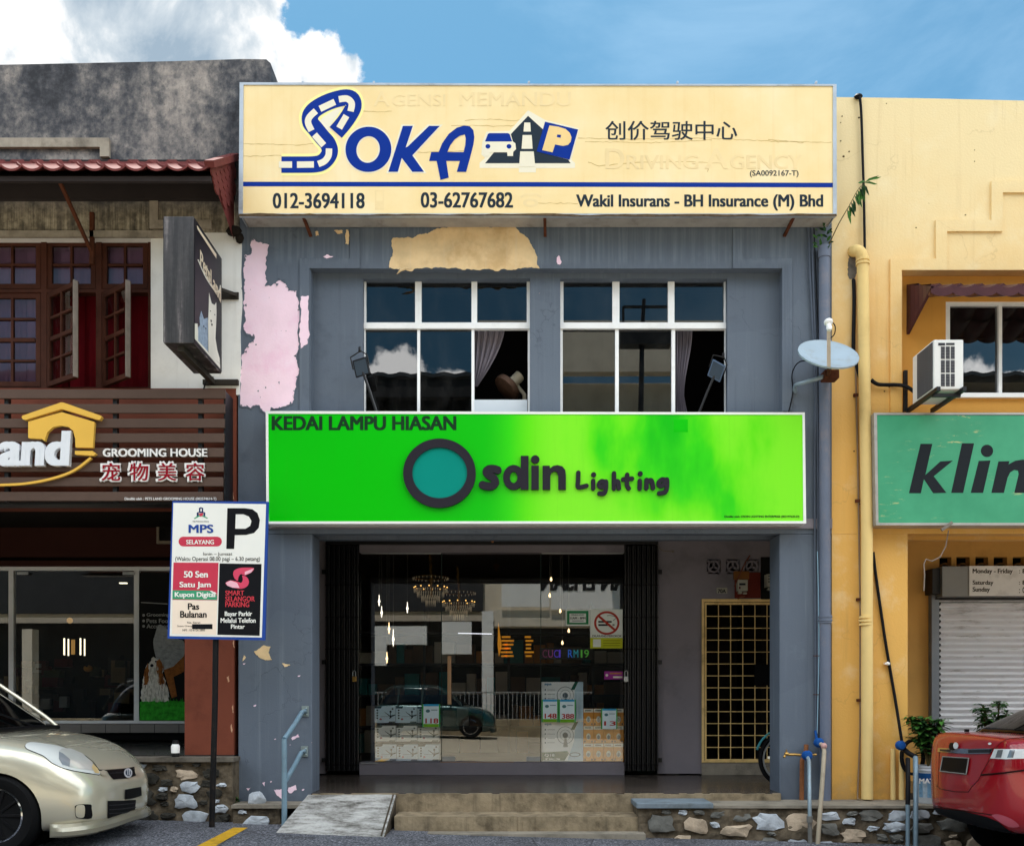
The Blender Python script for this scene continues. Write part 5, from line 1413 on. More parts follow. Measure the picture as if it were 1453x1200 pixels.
def fanbox(y0, y1, lab, base):
    root = thing('fan_box', lab, 'carton', P(797, y1, YB), 'wall fan boxes beside the bulb packs')
    mb = MB(); mb.pbox(768.5, y0, 827.5, y1, YB, .3, 0); Yq = YB - .0015
    h = 56.0; g = lambda a, b: (768.5 + a * 59, y0 + b * h)
    top = min(1.0, (y1 - y0) / h)
    sheet(mb, [[g(.80, .0), g(.88, .0), g(.79, .2), g(.70, .2)]], Yq, .001, 1)
    sheet(mb, [[g(.88, .0), g(1, 0), g(1, .98), g(.62, .98), g(.78, .5), g(.80, .2)]], Yq, .001, 2)
    sheet(mb, [ell(*g(.57, .34), 12, 12.5, 30), ell(*g(.57, .34), 11.3, 11.8, 30)], Yq - .0012, .001, 4)
    sheet(mb, [ell(*g(.57, .34), 7.5, 7.8, 30), ell(*g(.57, .34), 7.1, 7.4, 30)], Yq - .0012, .001, 4)
    sheet(mb, [ell(*g(.57, .34), 3.8, 4, 20)], Yq - .0024, .001, 4)
    sheet(mb, [[g(.55, .42), g(.60, .42), g(.63, .64), g(.52, .64)]], Yq - .0012, .001, 4)
    text(mb, 'aqua', *g(.07, .04), *g(.24, .10), Yq, .001, .06, 0, 3)
    for k in range(4):
        sheet(mb, [ell(*g(.09, .2 + .11 * k), 1.1, 1.1, 10)], Yq, .001, 4)
        sheet(mb, [rect(*g(.14, .195 + .11 * k), *g(.32, .205 + .11 * k))], Yq, .001, 4)
    if base:
        sheet(mb, [[g(0, .78), g(.62, .74), g(.66, .80), g(.55, .98), g(0, .98)]], Yq - .0012, .001, 1)
        text(mb, 'Q18', *g(.07, .81), *g(.31, .89), Yq - .0022, .001, .05, 0, 0); text(mb, '18" WALL FAN', *g(.09, .92), *g(.44, .965), Yq - .0022, .001, .04, 0, 0)
        sheet(mb, [ell(*g(.80, .83), 8, 3.2, 20), ell(*g(.80, .83), 6.6, 2.2, 20)], Yq - .0012, .001, 4)
    obj('box', mb, [mat('fanbox_white', '#f8fbfe', .4, var=.02), mat('fanbox_green', '#1d5c4c', .45), mat('fanbox_blue', '#c3dcec', .45, var=.08, vscale=6), mat('print_cyan', '#2487bd', .45), mat('print_slate', '#5d6e7a', .5)], root)
fanbox(1023.5, 1079.5, 'wall fan box with green base band, lower of two', True)
fanbox(967, 1023, 'wall fan box standing on another one, upper of two', False)

def bulbpack(x0, y0, y1):
    mb = MB(); w = 13.9; mb.pbox(x0, y0, x0 + w, y1, YB, .12, 0); Yq = YB - .0015
    sheet(mb, [rect(x0 + .2, y0 + .2, x0 + w - .2, y0 + 5.2)], Yq, .001, 1)
    sheet(mb, [rect(x0 + 2, y0 + 2, x0 + w - 3, y0 + 3.2)], Yq - .0012, .001, 3)
    sheet(mb, [ell(x0 + w / 2, y0 + 15, 3.2, 4.6, 14)], Yq, .001, 1); sheet(mb, [ell(x0 + w / 2, y0 + 16, 2, 3, 14)], Yq - .0012, .001, 2)
    sheet(mb, [rect(x0 + 1, y1 - 3.5, x0 + 2.8, y1 - 1)], Yq, .001, 3); sheet(mb, [rect(x0 + w - 2.8, y1 - 3.5, x0 + w - 1, y1 - 1)], Yq, .001, 3)
    return mb
proto = None
for row, (y0, y1) in enumerate(((1005, 1029), (1029.4, 1053.6), (1054, 1079.4))):
    for k in range(4):
        lab = 'orange light bulb pack, %s of the %s row' % (('first', 'second', 'third', 'fourth')[k], ('top', 'middle', 'bottom')[row])
        if k == 0:
            proto = thing('bulb_pack', lab, 'bulb box', P(834, y1, YB), 'orange bulb packs stacked in the window')
            obj('pack', bulbpack(828, y0, y1), [mat('pack_orange', '#f5a548', .5, var=.06), mat('pack_white', '#fbf5e6', .5), mat('pack_grey', '#8f989c', .5), M_ck], proto)
        else: dup(proto, (wx(14.3 * k, YB) - wx(0, YB), 0, 0), lab)
YS2 = Yg - .006
def price(x0, y0, x1, y1, num, lab, foot, Y=YS2):
    root = thing('price_card', lab, 'price card', P((x0 + x1) / 2, y1, Y), 'price cards taped to the shop glass')
    mb = MB(); mb.pbox(x0, y0, x1, y1, Y - .003, .002, 0); w, h = x1 - x0, y1 - y0
    q = Y - .0045
    sheet(mb, [rect(x0, y0, x0 + w * .07, y1), rect(x1 - w * .07, y0, x1, y1)], q, .001, 1)
    sheet(mb, [rect(x0 + w * .08, y0, x1 - w * .08, y0 + h * .09)], q, .001, 2)
    if foot: sheet(mb, [rect(x0 + w * .08, y1 - h * .14, x1 - w * .08, y1)], q, .001, 3)
    text(mb, num, x0 + w * .18, y0 + h * .62, x1 - w * .1, y0 + h * .84, q, .001, .05, 0, 4)
    sheet(mb, [ell(x0 + w * .32, y0 + h * .3, w * .12, h * .07, 14)], q, .001, 5); sheet(mb, [rect(x0 + w * .5, y0 + h * .24, x0 + w * .85, y0 + h * .27)], q, .001, 5)
    obj('card', mb, [mat('card_pale', '#e2f2f8', .45, var=.02), mat('card_green', '#39a546', .45), mat('card_cyan', '#35a3d6', .45), mat('card_lime', '#79b52c', .45), mat('card_red', '#b5332f', .45), mat('card_print', '#4f7d84', .45)], root)
price(599, 998.5, 624.5, 1031, '118', 'price card reading 118 over the fan cartons', True)
price(768.5, 992, 792.3, 1024, '148', 'price card reading 148 over the fan boxes', True)
price(792.8, 992, 817, 1024.5, '388', 'price card reading 388 over the fan boxes', True)
price(853, 1005, 876, 1033.5, '13', 'price card reading 13 over the orange bulb packs', False)
# no smoking notice
ns = thing('notice', 'square no smoking notice with red ring and yellow foot', 'notice', P(861, 919, YS2))
mb = MB(); mb.pbox(837.5, 864, 883.5, 919.5, YS2 - .003, .002, 0); q = YS2 - .0045
sheet(mb, [rect(837.5, 904.5, 883.5, 919.5)], q, .001, 1)
sheet(mb, [ell(861, 883.5, 18, 16.8, 44), ell(861, 883.5, 15, 13.8, 44)], q - .0012, .001, 2); sheet(mb, [stroke([(850, 874), (872.5, 893.5)], 3.2)], q - .0024, .001, 2)
sheet(mb, [rect(849, 880.5, 868, 883)], q, .001, 3); sheet(mb, [rect(849, 885, 866, 887.6)], q, .001, 3); sheet(mb, [rect(869, 885, 872, 887.6)], q, .001, 4)
sheet(mb, [stroke(smooth([(870, 880), (874, 876), (868, 873), (861, 873)], 4), .9)], q, .001, 4)
text(mb, 'DILARANG MEROKOK', 840.5, 900.4, 882, 903.4, q, .001, .02, 0, 3)
for y in (908, 911.5, 915): sheet(mb, [rect(856, y, 880, y + .9)], q - .0012, .001, 5)
sheet(mb, [rect(841.5, 906.5, 852.5, 917.5)], q - .0012, .001, 0)
obj('card', mb, [mat('notice_white', '#eef5f2', .4), mat('notice_yellow', '#c9d02a', .4), mat('notice_red', '#b3392e', .4), M_ck, mat('notice_grey', '#8a8f92', .4), mat('notice_olive', '#7f8416', .4)], ns)
oc = thing('notice', 'small green bordered opening hours card on the shop glass', 'notice', P(820, 887, YS2))
mb = MB(); mb.pbox(802.5, 864.3, 837, 887.5, YS2 - .003, .002, 0); sheet(mb, [rect(804.5, 866.3, 835, 885.5)], q, .001, 1); sheet(mb, [rect(808, 870, 831.5, 883)], q - .0012, .001, 0)
text(mb, 'OPENING HOURS', 810, 871, 829, 873, q - .0022, .001, .02, 0, 2); text(mb, '11AM - 8PM', 808.8, 875, 830.8, 878.2, q - .0022, .001, .05, 0, 2); sheet(mb, [rect(812, 880, 828, 881)], q - .0024, .001, 3)
obj('card', mb, [MATS['notice_white'], mat('card_deepgreen', '#2a8a58', .4), M_ck, MATS['notice_grey']], oc)
st = thing('sticker', 'magenta sticker low on the right window pane', 'sticker', P(871, 963, YS2))
mb = MB(); mb.pbox(857.5, 952, 883.5, 963.5, YS2 - .003, .002, 0); sheet(mb, [rect(870, 959, 883, 961.5)], q, .001, 1); sheet(mb, [rect(865, 954, 882, 956)], q, .001, 2); sheet(mb, [ell(861, 957.5, 2, 2, 10)], q, .001, 1); obj('card', mb, [mat('sticker_magenta', '#a8379f', .4, var=.1), MATS['pack_white'], mat('sticker_orange', '#c98a4a', .4)], st)
# LED text board deeper in the shop
YL = 3.2
led = thing('led_board', 'dark LED board with rainbow letters inside the shop', 'led board', P(803, 934, YL))
mb = MB(); mb.pbox(766, 919, 842, 935, YL, .04, 0)
cols = [('C', 770, 0), ('U', 778, 1), ('C', 786, 2), ('I', 793, 2), ('R', 806, 3), ('M', 814, 4), ('1', 824, 5), ('9', 829, 5)]
for c, x, k in cols: text(mb, c, x, 921.5, x + (6.5 if c not in 'I1' else 2.4), 932.5, YL - .001, .001, .0, 0, 1 + k)
obj('board', mb, [M_black] + [emit('led_%d_glow' % i, h, .25) for i, h in enumerate(('#6a2a50', '#8a3a70', '#5b3bd0', '#2c6be0', '#28a0b0', '#58b040'))], led)
# lamps hanging in the shop: bulbs, pendants, chandelier
M_warm = emit('warm_bulb', '#ffd9a0', 2.0); M_cool = emit('cool_tube', '#fff4e2', 1.5)
for i, (x, y, Yb, warm, lab) in enumerate(((782, 822, 3.0, 1, 'small glowing bulb high behind the right pane'), (780, 845, 3.0, 1, 'small glowing bulb below the highest one, right pane'),
                                  (795, 867, 3.1, 1, 'small glowing pear bulb left of the opening hours card'), (807, 895, 3.1, 1, 'glowing bulb below the opening hours card'), (798, 912, 3.2, 1, 'small glowing bulb above the LED board'),
                                  (538, 852, 2.9, 0, 'icicle pendant lamp, highest of the left cluster'), (541.5, 868, 2.9, 0, 'icicle pendant lamp, second of the left cluster'),
                                  (552, 891, 2.8, 1, 'amber pendant lamp in the middle of the left cluster'), (558, 905, 2.9, 0, 'long icicle pendant lamp right in the left cluster'), (549, 933, 2.8, 1, 'lowest amber pendant lamp of the left cluster'), (578, 862, 3.3, 0, 'faint small pendant lamp left of the chandelier'))):
    t_ = thing('pendant_lamp', lab, 'pendant lamp', P(x, y, Yb), 'pendant lamps glowing inside the shop')
    mb = MB(); h = .05
    p = P(x, y, Yb)
    if x > 700: mb.lathe([(.0, .04), (.008, .028), (.016, 0), (.012, -.016), (0, -.024)], p, n=12); obj('bulb', mb, M_warm, t_, smooth_=True)
    else:
        L = .16 if x != 558 else .24
        mb.lathe([(.004, L * .5), (.007, L * .15), (.017, -L * .08), (.007, -L * .22), (.010, -L * .3), (.0, -L * .5)], p, n=10); obj('bulb', mb, M_warm if warm else M_cool, t_, smooth_=True)
    mb = MB(); mb.tube([(p.x, p.y, p.z + .05), (p.x, p.y, 3.41)], .003, 5); obj('cord', mb, mat('cord_grey', '#77706a', .5), t_)
ch = thing('chandelier', 'tiered crystal chandelier hanging left of the glass door inside the shop', 'chandelier', P(611, 860, 3.6))
M_gold2 = mat('chandelier_gold', '#c89a4a', .25, metal=.9); M_crys = emit('crystal', '#e6d4b4', .04)
cpt = P(611, 835, 3.6)
mb = MB(); ps_ = Vector((cpt.x, cpt.y, cpt.z)); mb.tube([ps_ + Vector((0, 0, -.1)), ps_ + Vector((.01, 0, .2)), ps_ + Vector((-.02, 0, .55))], .022, 8); mb.tube([ps_ + Vector((-.02, 0, .52)), (cpt.x - .02, cpt.y, 3.41)], .012, 6)
for (r_, dz) in ((.235, .0), (.25, .16)):
    n = 40; mb.tube([ps_ + Vector((math.cos(k * 2 * math.pi / n) * r_, math.sin(k * 2 * math.pi / n) * r_, dz)) for k in range(n + 1)], .007, 6)
obj('ring', mb, M_gold2, ch)
mb = MB()
for (r_, z0, z1, n) in ((.235, -.0, -.06, 42), (.19, -.05, -.13, 34), (.13, -.10, -.20, 24), (.07, -.16, -.26, 14), (.25, .16, .12, 26)):
    for k in range(n):
        a = k * 2 * math.pi / n; x, y = ps_.x + r_ * math.cos(a), ps_.y + r_ * math.sin(a)
        mb.lathe([(0, .0), (.007, -.012), (0, z1 - z0)], (x, y, ps_.z + z0), n=5)
obj('crystal', mb, M_crys, ch)
mb = MB()
for k in range(12):
    a = k * 2 * math.pi / 12; mb.ball(ps_ + Vector((.235 * math.cos(a), .235 * math.sin(a), .02)), .011, n=6)
obj('candle', mb, emit('candle_glow', '#ffc56a', 1.2), ch)
dup(ch, (wx(648, 3.6) - wx(611, 3.6), .45, -.16), 'smaller seeming crystal chandelier behind the glass door, lower right of the first')
mb = MB()
for x, y in ((678, 817), (684, 829), (700, 848), (745, 870), (655, 822)): mb.box(wx(x, 3.9) - .05, wx(x, 3.9) + .05, 3.85, 3.9, wz(y, 3.9) - .008, wz(y, 3.9) + .008)
# shelves with goods inside
sh = thing('shop_shelf', 'dark shelf rack of boxed goods at the back of the shop', 'shelf', (0, 5.2, ZF))
mb = MB()
for z in (.9, 1.4, 1.9, 2.4): mb.box(wx(470, 5.2), wx(930, 5.2), 5.2, 5.7, z, z + .03)
for x in (480, 600, 720, 840, 920): mb.box(wx(x, 5.2), wx(x, 5.2) + .04, 5.2, 5.7, ZF, 2.9)
obj('rack', mb, M_black, sh)
mb = MB(); r = random.Random(9)
for z in (.5, .93, 1.43, 1.93):
    x = wx(482, 5.2)
    while x < wx(915, 5.2):
        w = r.uniform(.12, .35); h = r.uniform(.15, .38); mb.box(x, x + w * .92, 5.25, 5.6, z, z + h, r.randrange(4)); x += w
obj('goods', mb, [mat('goods_%s' % c, h, .5) for c, h in (('white', '#a9a49c'), ('amber', '#a0692c'), ('teal', '#1f6f74'), ('brown', '#5b4636'))], sh)
mb = MB(); mb.bar(P(650, 898, 3.7), P(698, 899, 3.7), .012, .012); tag(obj('tube_light', mb, emit('tube_glow', '#f2f2ff', .8)), 'thin white tube light inside the shop behind the glass door', 'light')
aw = thing('star_lamp', 'amber lit star lamp rack behind the glass door', 'lamp', P(718, 925, 4.2))
mb = MB(); r = random.Random(4)
for x in (713, 719, 748):
    for k in range(6): mb.box(wx(x, 4.2) - .04 * r.random(), wx(x, 4.2) + .05 + .06 * r.random(), 4.2, 4.24, wz(902 + k * 5.4, 4.2), wz(904.4 + k * 5.4, 4.2))
mb.face([P(707, 882, 4.2), P(712, 915, 4.2), P(708, 932, 4.2), P(706, 915, 4.2)])
obj('bulb', mb, emit('amber_glow', '#d58a1c', .35), aw)

# ------------------------------------------------------------------ yellow grille gate, meters, bicycle
YT = BW - .02
gt = thing('grille_gate', 'yellow steel grille gate with square mesh beside the shopfront', 'gate', P(1050, 1080, YT))
M_gy = mat('gate_yellow', '#f2cf8c', .5, var=.1, vscale=7, dirt='#6b4423', damt=.5, dscale=7)
mb = MB(); sheet(mb, [rect(996, 849.5, 1108, 1082), rect(999.5, 853.5, 1108 - 2, 1079)], YT, .05)
obj('frame', mb, M_gy, gt, bevel=.003)
mb = MB(); sheet(mb, [rect(1000.5, 854.5, 1105.5, 1078.5), rect(1002.5, 857.5, 1103.5, 1076.5)], YT + .004, .03)
for k in range(6):
    x = 1002.3 + 17.25 * k
    if k: mb.pbox(x - .5, 857, x + .5, 1077, YT + .012, .012)
for k in range(1, 13):
    y = 857 + 16.9 * k
    if not (940 < y < 960): mb.pbox(1002, y - .5, 1104, y + .5, YT + .0005, .011)
    else: mb.pbox(1002, y - .5, 1070, y + .5, YT + .0005, .011)
obj('bars', mb, M_gy, gt)
mb = MB(); mb.pbox(1071, 942, 1096, 972, YT - .012, .03); mb.pbox(1096, 962, 1102, 971, YT - .02, .03, 1); obj('lock_plate', mb, [M_dark, M_gy], gt)
em = thing('electricity_meter', 'pale electricity meter on red brown board above the gate', 'meter', P(1053, 848, YT))
mb = MB(); mb.pbox(1043, 812, 1079, 848, BW - .03, .028, 0); obj('board', mb, mat('meter_board', '#6d2c22', .7, var=.15), em)
mb = MB(); mb.pbox(1047, 822, 1061, 838, BW - .12, .088, 0); mb.pbox(1049, 827, 1058, 830, BW - .122, .004, 1); mb.pbox(1048.5, 832, 1051, 835, BW - .122, .004, 2); mb.pbox(1048, 838.3, 1053, 842, BW - .08, .045, 0); mb.pbox(1055, 840, 1060, 842.5, BW - .08, .045, 0)
obj('meter', mb, [mat('meter_white', '#a8a698', .5), M_ck, mat('meter_maroon', '#5d2a2c', .5)], em, bevel=.003)
mb = MB(); mb.pbox(1042, 810, 1063, 821.5, BW - .09, .055); obj('cover', mb, mat('meter_cover', '#85572c', .6), em)
mb = MB(); mb.tube([P(1042, 832, BW - .1), P(1048, 818, BW - .12), P(1058, 797, BW - .08), P(1064, 788, BW - .02)], .008, 6); mb.tube([P(1057, 845, BW - .1), P(1050, 847, BW - .1), P(1047, 849, BW - .08)], .012, 6); obj('cable', mb, mat('cable_rust', '#7a4636', .6), em)
em2 = thing('electricity_meter', 'larger pale meter half hidden by the right grey pillar', 'meter', P(1100, 848, YT))
mb = MB(); mb.pbox(1088, 814, 1112, 832, BW - .14, .12, 0)
for y in (816, 820, 824): mb.pbox(1090, y, 1110, y + 2, BW - .143, .004, 1)
mb.pbox(1090, 834, 1100, 837, BW - .1, .07, 0); mb.ball(P(1099, 841, BW - .08), .035, 0, 10, (1.3, .8, .8)); obj('meter', mb, [MATS['meter_white'], mat('meter_print', '#5d6158', .5)], em2, bevel=.003)
mb = MB(); mb.pbox(1080, 790, 1112, 850, BW - .02, .018); obj('board', mb, mat('meter_backboard', '#1d1c1a', .8), em2)
np_ = thing('number_plate', 'small white house number plate right of the grille', 'number plate', P(1025, 841, BW))
mb = MB(); mb.pbox(1017, 833.5, 1032, 841.5, BW - .012, .01, 0); text(mb, '70A', 1018.5, 835.5, 1030, 841, BW - .0125, .001, .04, 0, 1); obj('plate', mb, [MATS['meter_white'], M_ck], np_)
mb = MB(); mb.tube([P(925, 762, BW - .03), P(932, 775, BW - .02), P(942, 782, BW - .02), P(954, 782, BW - .02)], .006, 6); mb.ball(P(955, 782, BW - .02), .016, 0, 8)
tag(obj('cable', mb, M_woodold), 'short loose cable end on the wall by the right grille', 'cable')
dl = thing('ceiling_lamp', 'small funnel lamp under the beam above the glass door', 'lamp', P(699, 757, 1.0))
mb = MB(); p = P(699, 762, .9); mb.lathe([(.045, .045), (.045, .02), (.018, -.03), (.010, -.06)], p, n=14); obj('shade', mb, mat('lamp_funnel', '#b5764a', .6), dl, smooth_=True)
mb = MB(); mb.tube([p + Vector((0, 0, .04)), (p.x, p.y, 3.56)], .01, 6); obj('stem', mb, M_rust, dl)
mb = MB(); mb.pbox(444.5, 754, 450, 770, .5, .12); tag(obj('junction_box', mb, mat('junction_beige', '#6d5f52', .6), bevel=.004), 'small beige junction box at the top of the left pillar', 'box')

# bicycle parked in the walkway, mostly hidden behind the pillars
YBk = .55
bk = thing('bicycle', 'dark bicycle with cyan mudguard half hidden behind the pillar', 'bicycle', (wx(1108, YBk) + .5, YBk, ZF))
def wheel(cx):
    R = .31; c = Vector((cx, YBk, ZF + R))
    mb = MB(); n = 44
    mb.tube([c + Vector((math.cos(k * 2 * math.pi / n) * (R - .022), 0, math.sin(k * 2 * math.pi / n) * (R - .022))) for k in range(n + 1)], .024, 8)
    w = obj('wheel', mb, mat('bike_tyre', '#121214', .8), bk, smooth_=True)
    mb = MB(); mb.tube([c + Vector((math.cos(k * 2 * math.pi / n) * (R - .055), 0, math.sin(k * 2 * math.pi / n) * (R - .055))) for k in range(n + 1)], .012, 6); obj('rim', mb, M_alu, w)
    mb = MB()
    for k in range(18):
        a = k * 2 * math.pi / 18; mb.tube([c + Vector((math.cos(a + .3) * .02, .02 if k % 2 else -.02, math.sin(a + .3) * .02)), c + Vector((math.cos(a) * (R - .06), 0, math.sin(a) * (R - .06)))], .0022, 4)
    mb.tube([c + Vector((0, -.05, 0)), c + Vector((0, .05, 0))], .02, 8); obj('spokes', mb, mat('bike_spoke', '#55585c', .4, metal=.6), w)
    return c
c1 = wheel(wx(1076, YBk) + .31); c2 = wheel(wx(1076, YBk) + 1.29)
mb = MB(); n = 14
for k in range(n):
    a0, a1 = rad(88 + 75 * k / n), rad(88 + 75 * (k + 1) / n)
    for a, b in ((a0, a1),):
        q = [c1 + Vector((math.cos(t) * .335, dy, math.sin(t) * .335)) for t, dy in ((a, -.035), (a, .035), (b, .035), (b, -.035))]
        mb.face(q); mb.face([v + (v - c1).normalized() * .008 for v in q])
obj('mudguard', mb, mat('mudguard_cyan', '#3f8f98', .4), bk)
mb = MB()
hd = c1 + Vector((.20, 0, .42)); bb = c1 + Vector((.58, 0, -.02)); st_ = c1 + Vector((.70, 0, .45))
for s in (-.05, .05): mb.tube([c1 + Vector((0, s, 0)), hd + Vector((0, s * .4, 0))], .012, 8)
mb.tube([hd, bb], .018, 8); mb.tube([hd + Vector((.02, 0, .05)), st_], .016, 8); mb.tube([bb, st_ + Vector((.03, 0, .1))], .016, 8); mb.tube([bb, c2], .012, 8); mb.tube([st_, c2], .012, 8); mb.tube([hd, hd + Vector((.03, 0, .16))], .015, 8)
obj('frame', mb, mat('bike_frame', '#20252b', .4), bk, smooth_=True)
mb = MB(); hb = hd + Vector((.03, 0, .16)); mb.tube([hb + Vector((.06, -.26, .04)), hb + Vector((0, -.1, 0)), hb, hb + Vector((0, .1, 0)), hb + Vector((.06, .26, .04))], .012, 8); obj('handlebar', mb, M_black, bk)
mb = MB(); mb.ball(st_ + Vector((.04, 0, .14)), .1, 0, 12, (1.2, .7, .35)); obj('saddle', mb, M_black, bk, smooth_=True)

# ------------------------------------------------------------------ handrail, boulder
hr = thing('handrail', 'pale blue steel handrail bolted to the left pillar', 'handrail', P(404, 1168, -.47))
M_rail = mat('rail_blue', '#7e98a8', .45, metal=.2, var=.1, dirt='#6a5442', damt=.35, dscale=8)
b0 = P(403.5, 1172, -.46); b0.z = ground(b0.x) - .03; b1 = P(403.5, 1048, -.46); b1.x = b0.x
mb = MB(); mb.tube([b0, b1], .027, 14); obj('post', mb, M_rail, hr, smooth_=True)
for y0, (ex, ey) in ((1048, (431, 1009)), (1110, (430, 1066))):
    mb = MB(); a = P(404, y0, -.46); a.x = b0.x; e = P(ex, ey, -.03); mb.tube([a, a.lerp(e, .5), e + Vector((-.02, 0, -.01)), P(ex + 4, ey - 1, -.02)], .024, 12); obj('rail', mb, M_rail, hr, smooth_=True)
    mb = MB(); mb.pbox(ex - 3, ey - 8, ex + 7, ey + 7, -.012, .011); mb.ball(P(ex + 4, ey - 4, -.012), .012, 0, 8); mb.ball(P(ex + 4, ey + 4, -.012), .012, 0, 8); obj('wall_plate', mb, mat('plate_zinc', '#97a6a8', .4, metal=.5, var=.1, dirt='#6a5a48', damt=.4, dscale=12), hr)
def boulder(name, c, r, label, seed, cat='rock', m=None):
    bm = bmesh.new(); bmesh.ops.create_icosphere(bm, subdivisions=3, radius=1.0)
    rr_ = random.Random(seed); pl = [(Vector((rr_.gauss(0, 1), rr_.gauss(0, 1), rr_.gauss(0, 1))).normalized(), rr_.uniform(.62, .85)) for _ in range(12)]
    mb = MB()
    for v in bm.verts:
        d = v.co.normalized(); k = 1.0
        for n, q in pl:
            t = d.dot(n)
            if t > 0: k = min(k, q / t)
        v.co = d * k
    mb.add([Vector(c) + Vector((v.co.x * r[0], v.co.y * r[1], v.co.z * r[2])) for v in bm.verts], [[q.index for q in f.verts] for f in bm.faces]); bm.free()
    return tag(obj(name, mb, m or M_stones[0], origin=Vector(c) - Vector((0, 0, r[2] * .7))), label, cat)
boulder('boulder', P(365, 1133, -.16), (.11, .09, .10), 'grey angular rock leaning at the foot of the left pillar', 5)

# ------------------------------------------------------------------ pipes, cables
M_pipe = mat('grey_pipe', '#6b7384', .5, var=.06, dirt='#a08f88', damt=.3, dscale=5, streak=.15, scol='#4d525c')
dp = thing('downpipe', 'grey rainwater downpipe right of the grey pillar', 'downpipe', P(1170, 1134, -.06))
def vpipe(mb, px0, py0, px1, py1, Y, r, n=14): mb.tube([P(px0, py0, Y), P((px0 + px1) / 2, (py0 + py1) / 2, Y), P(px1, py1, Y)], r, n)
mb = MB(); vpipe(mb, 1169.5, 352, 1171, 1135, -.07, .055); obj('pipe', mb, M_pipe, dp, smooth_=True)
mb = MB(); vpipe(mb, 1169.5, 350, 1169.5, 366, -.07, .062); vpipe(mb, 1171, 872, 1171, 884, -.07, .064)
for y in (874, 879): vpipe(mb, 1171, y, 1171, y + 2, -.07, .070)
obj('socket', mb, M_pipe, dp, smooth_=True)
cd = thing('conduit', 'bundle of thin grey conduits clipped beside the grey downpipe', 'conduit', P(1155, 1050, -.03))
mb = MB()
mb.tube(smooth([P(1147, 323, -.03), P(1149, 380, -.03), P(1154, 480, -.03), P(1157, 560, -.03), P(1156, 700, -.03), P(1157, 900, -.03), P(1157.5, 1050, -.03)], 4), .010, 8)
mb.tube(smooth([P(1152, 324, -.028), P(1154, 400, -.028), P(1158, 520, -.028), P(1161, 700, -.028), P(1160, 900, -.028), P(1161, 1050, -.028)], 4), .012, 8)
obj('conduit', mb, mat('conduit_grey', '#59616f', .5), cd, smooth_=True)
mb = MB(); mb.tube(smooth([P(1155, 324, -.045), P(1159, 420, -.045), P(1164, 560, -.045), P(1163.5, 800, -.045), P(1163, 1048, -.045)], 4), .006, 6)
obj('cable', mb, M_cable, cd); mb = MB(); mb.tube(smooth([P(1160, 782, -.05), P(1161.5, 850, -.05), P(1162, 930, -.05), P(1159.5, 1040, -.05)], 4), .005, 6); obj('cable', mb, mat('cable_paleblue', '#9cc0d2', .5), cd)
mb = MB()
for y in (930, 985): mb.tube([P(1154, y, -.02), P(1154.5, y, -.05), P(1164, y, -.06), P(1165, y, -.02)], .004, 5)
obj('clip', mb, M_rust, cd)
yp = thing('downpipe', 'cream rainwater downpipe on the yellow pillar', 'downpipe', P(1230, 1134, -.09))
mb = MB(); mb.tube(smooth([P(1208, 358, .05), P(1214, 356, -.06), P(1220, 358, -.085), P(1224, 366, -.09)], 4) + [P(1224, 372, -.09), P(1230, 740, -.09), P(1230.5, 1133, -.09)], .058, 16); obj('pipe', mb, M_cream, yp, smooth_=True)
mb = MB()
for y, r_ in ((368, .068), (373, .068), (874, .066), (879, .070), (884, .066)):
    x = 1224 + (y - 366) * .0085; vpipe(mb, x, y, x, y + 3, -.09, r_)
obj('socket', mb, M_cream, yp, smooth_=True)
bc = thing('black_cable', 'black cable running down the yellow wall from the parapet', 'cable', P(1226, 352, -.03))
mb = MB(); mb.tube(smooth([P(1213, 138.5, .1), P(1219, 136, -.03), P(1222, 160, -.03), P(1224, 220, -.03), P(1226, 290, -.03), P(1227, 353, -.04)], 4), .014, 8); mb.ball(P(1218, 137, -.02), .035, 0, 8, (1.3, 1, .7)); obj('cable', mb, M_cable, bc, smooth_=True)
bc = thing('black_cable', 'thick black hose from the cement patch behind the dish', 'cable', P(1212, 540, -.04))
mb = MB(); mb.tube(smooth([P(1211, 398, .0), P(1211.5, 402, -.035), P(1212, 430, -.035), P(1211, 480, -.035), P(1211.5, 500, -.035), P(1216, 520, -.035), P(1222, 540, -.06)], 5), .019, 10); obj('hose', mb, M_cable, bc, smooth_=True)
bc = thing('black_cable', 'black hose curving from the cream pipe to the air conditioner', 'cable', P(1265, 545, -.04))
mb = MB(); mb.tube(smooth([P(1236, 539, -.03), P(1245, 545, -.04), P(1258, 546, -.04), P(1272, 546, -.05), P(1285, 548, -.1), P(1298, 556, -.14)], 5), .019, 10); obj('hose', mb, M_cable, bc, smooth_=True)
bc = thing('black_cable', 'slanting black cable across the lower yellow pillar', 'cable', P(1262, 920, -.02))
mb = MB(); mb.tube(smooth([P(1239, 783, -.03), P(1242, 810, -.02), P(1249, 860, -.02), P(1258, 920, -.02), P(1270, 990, -.02), P(1280, 1054, -.1)], 5), .016, 8); obj('cable', mb, M_cable, bc, smooth_=True)
mb = MB(); mb.pbox(1256, 939.5, 1263, 942.5, -.045, .04); mb.ball(P(1259.5, 941, -.04), .02, 0, 8); obj('clip', mb, M_white, bc)
tc_ = thing('conduit', 'thin grey conduit beside the cream downpipe', 'conduit', P(1219, 1130, -.02))
mb = MB(); mb.tube([P(1214, 520, -.02), P(1216, 600, -.02), P(1218, 700, -.02), P(1220.5, 860, -.02), P(1220.5, 1040, -.02), P(1217, 1125, -.02), P(1217, 1133, -.06), P(1230, 1137, -.12)], .009, 8); obj('conduit', mb, mat('conduit_tan', '#8a7760', .5), tc_, smooth_=True)
mb = MB()
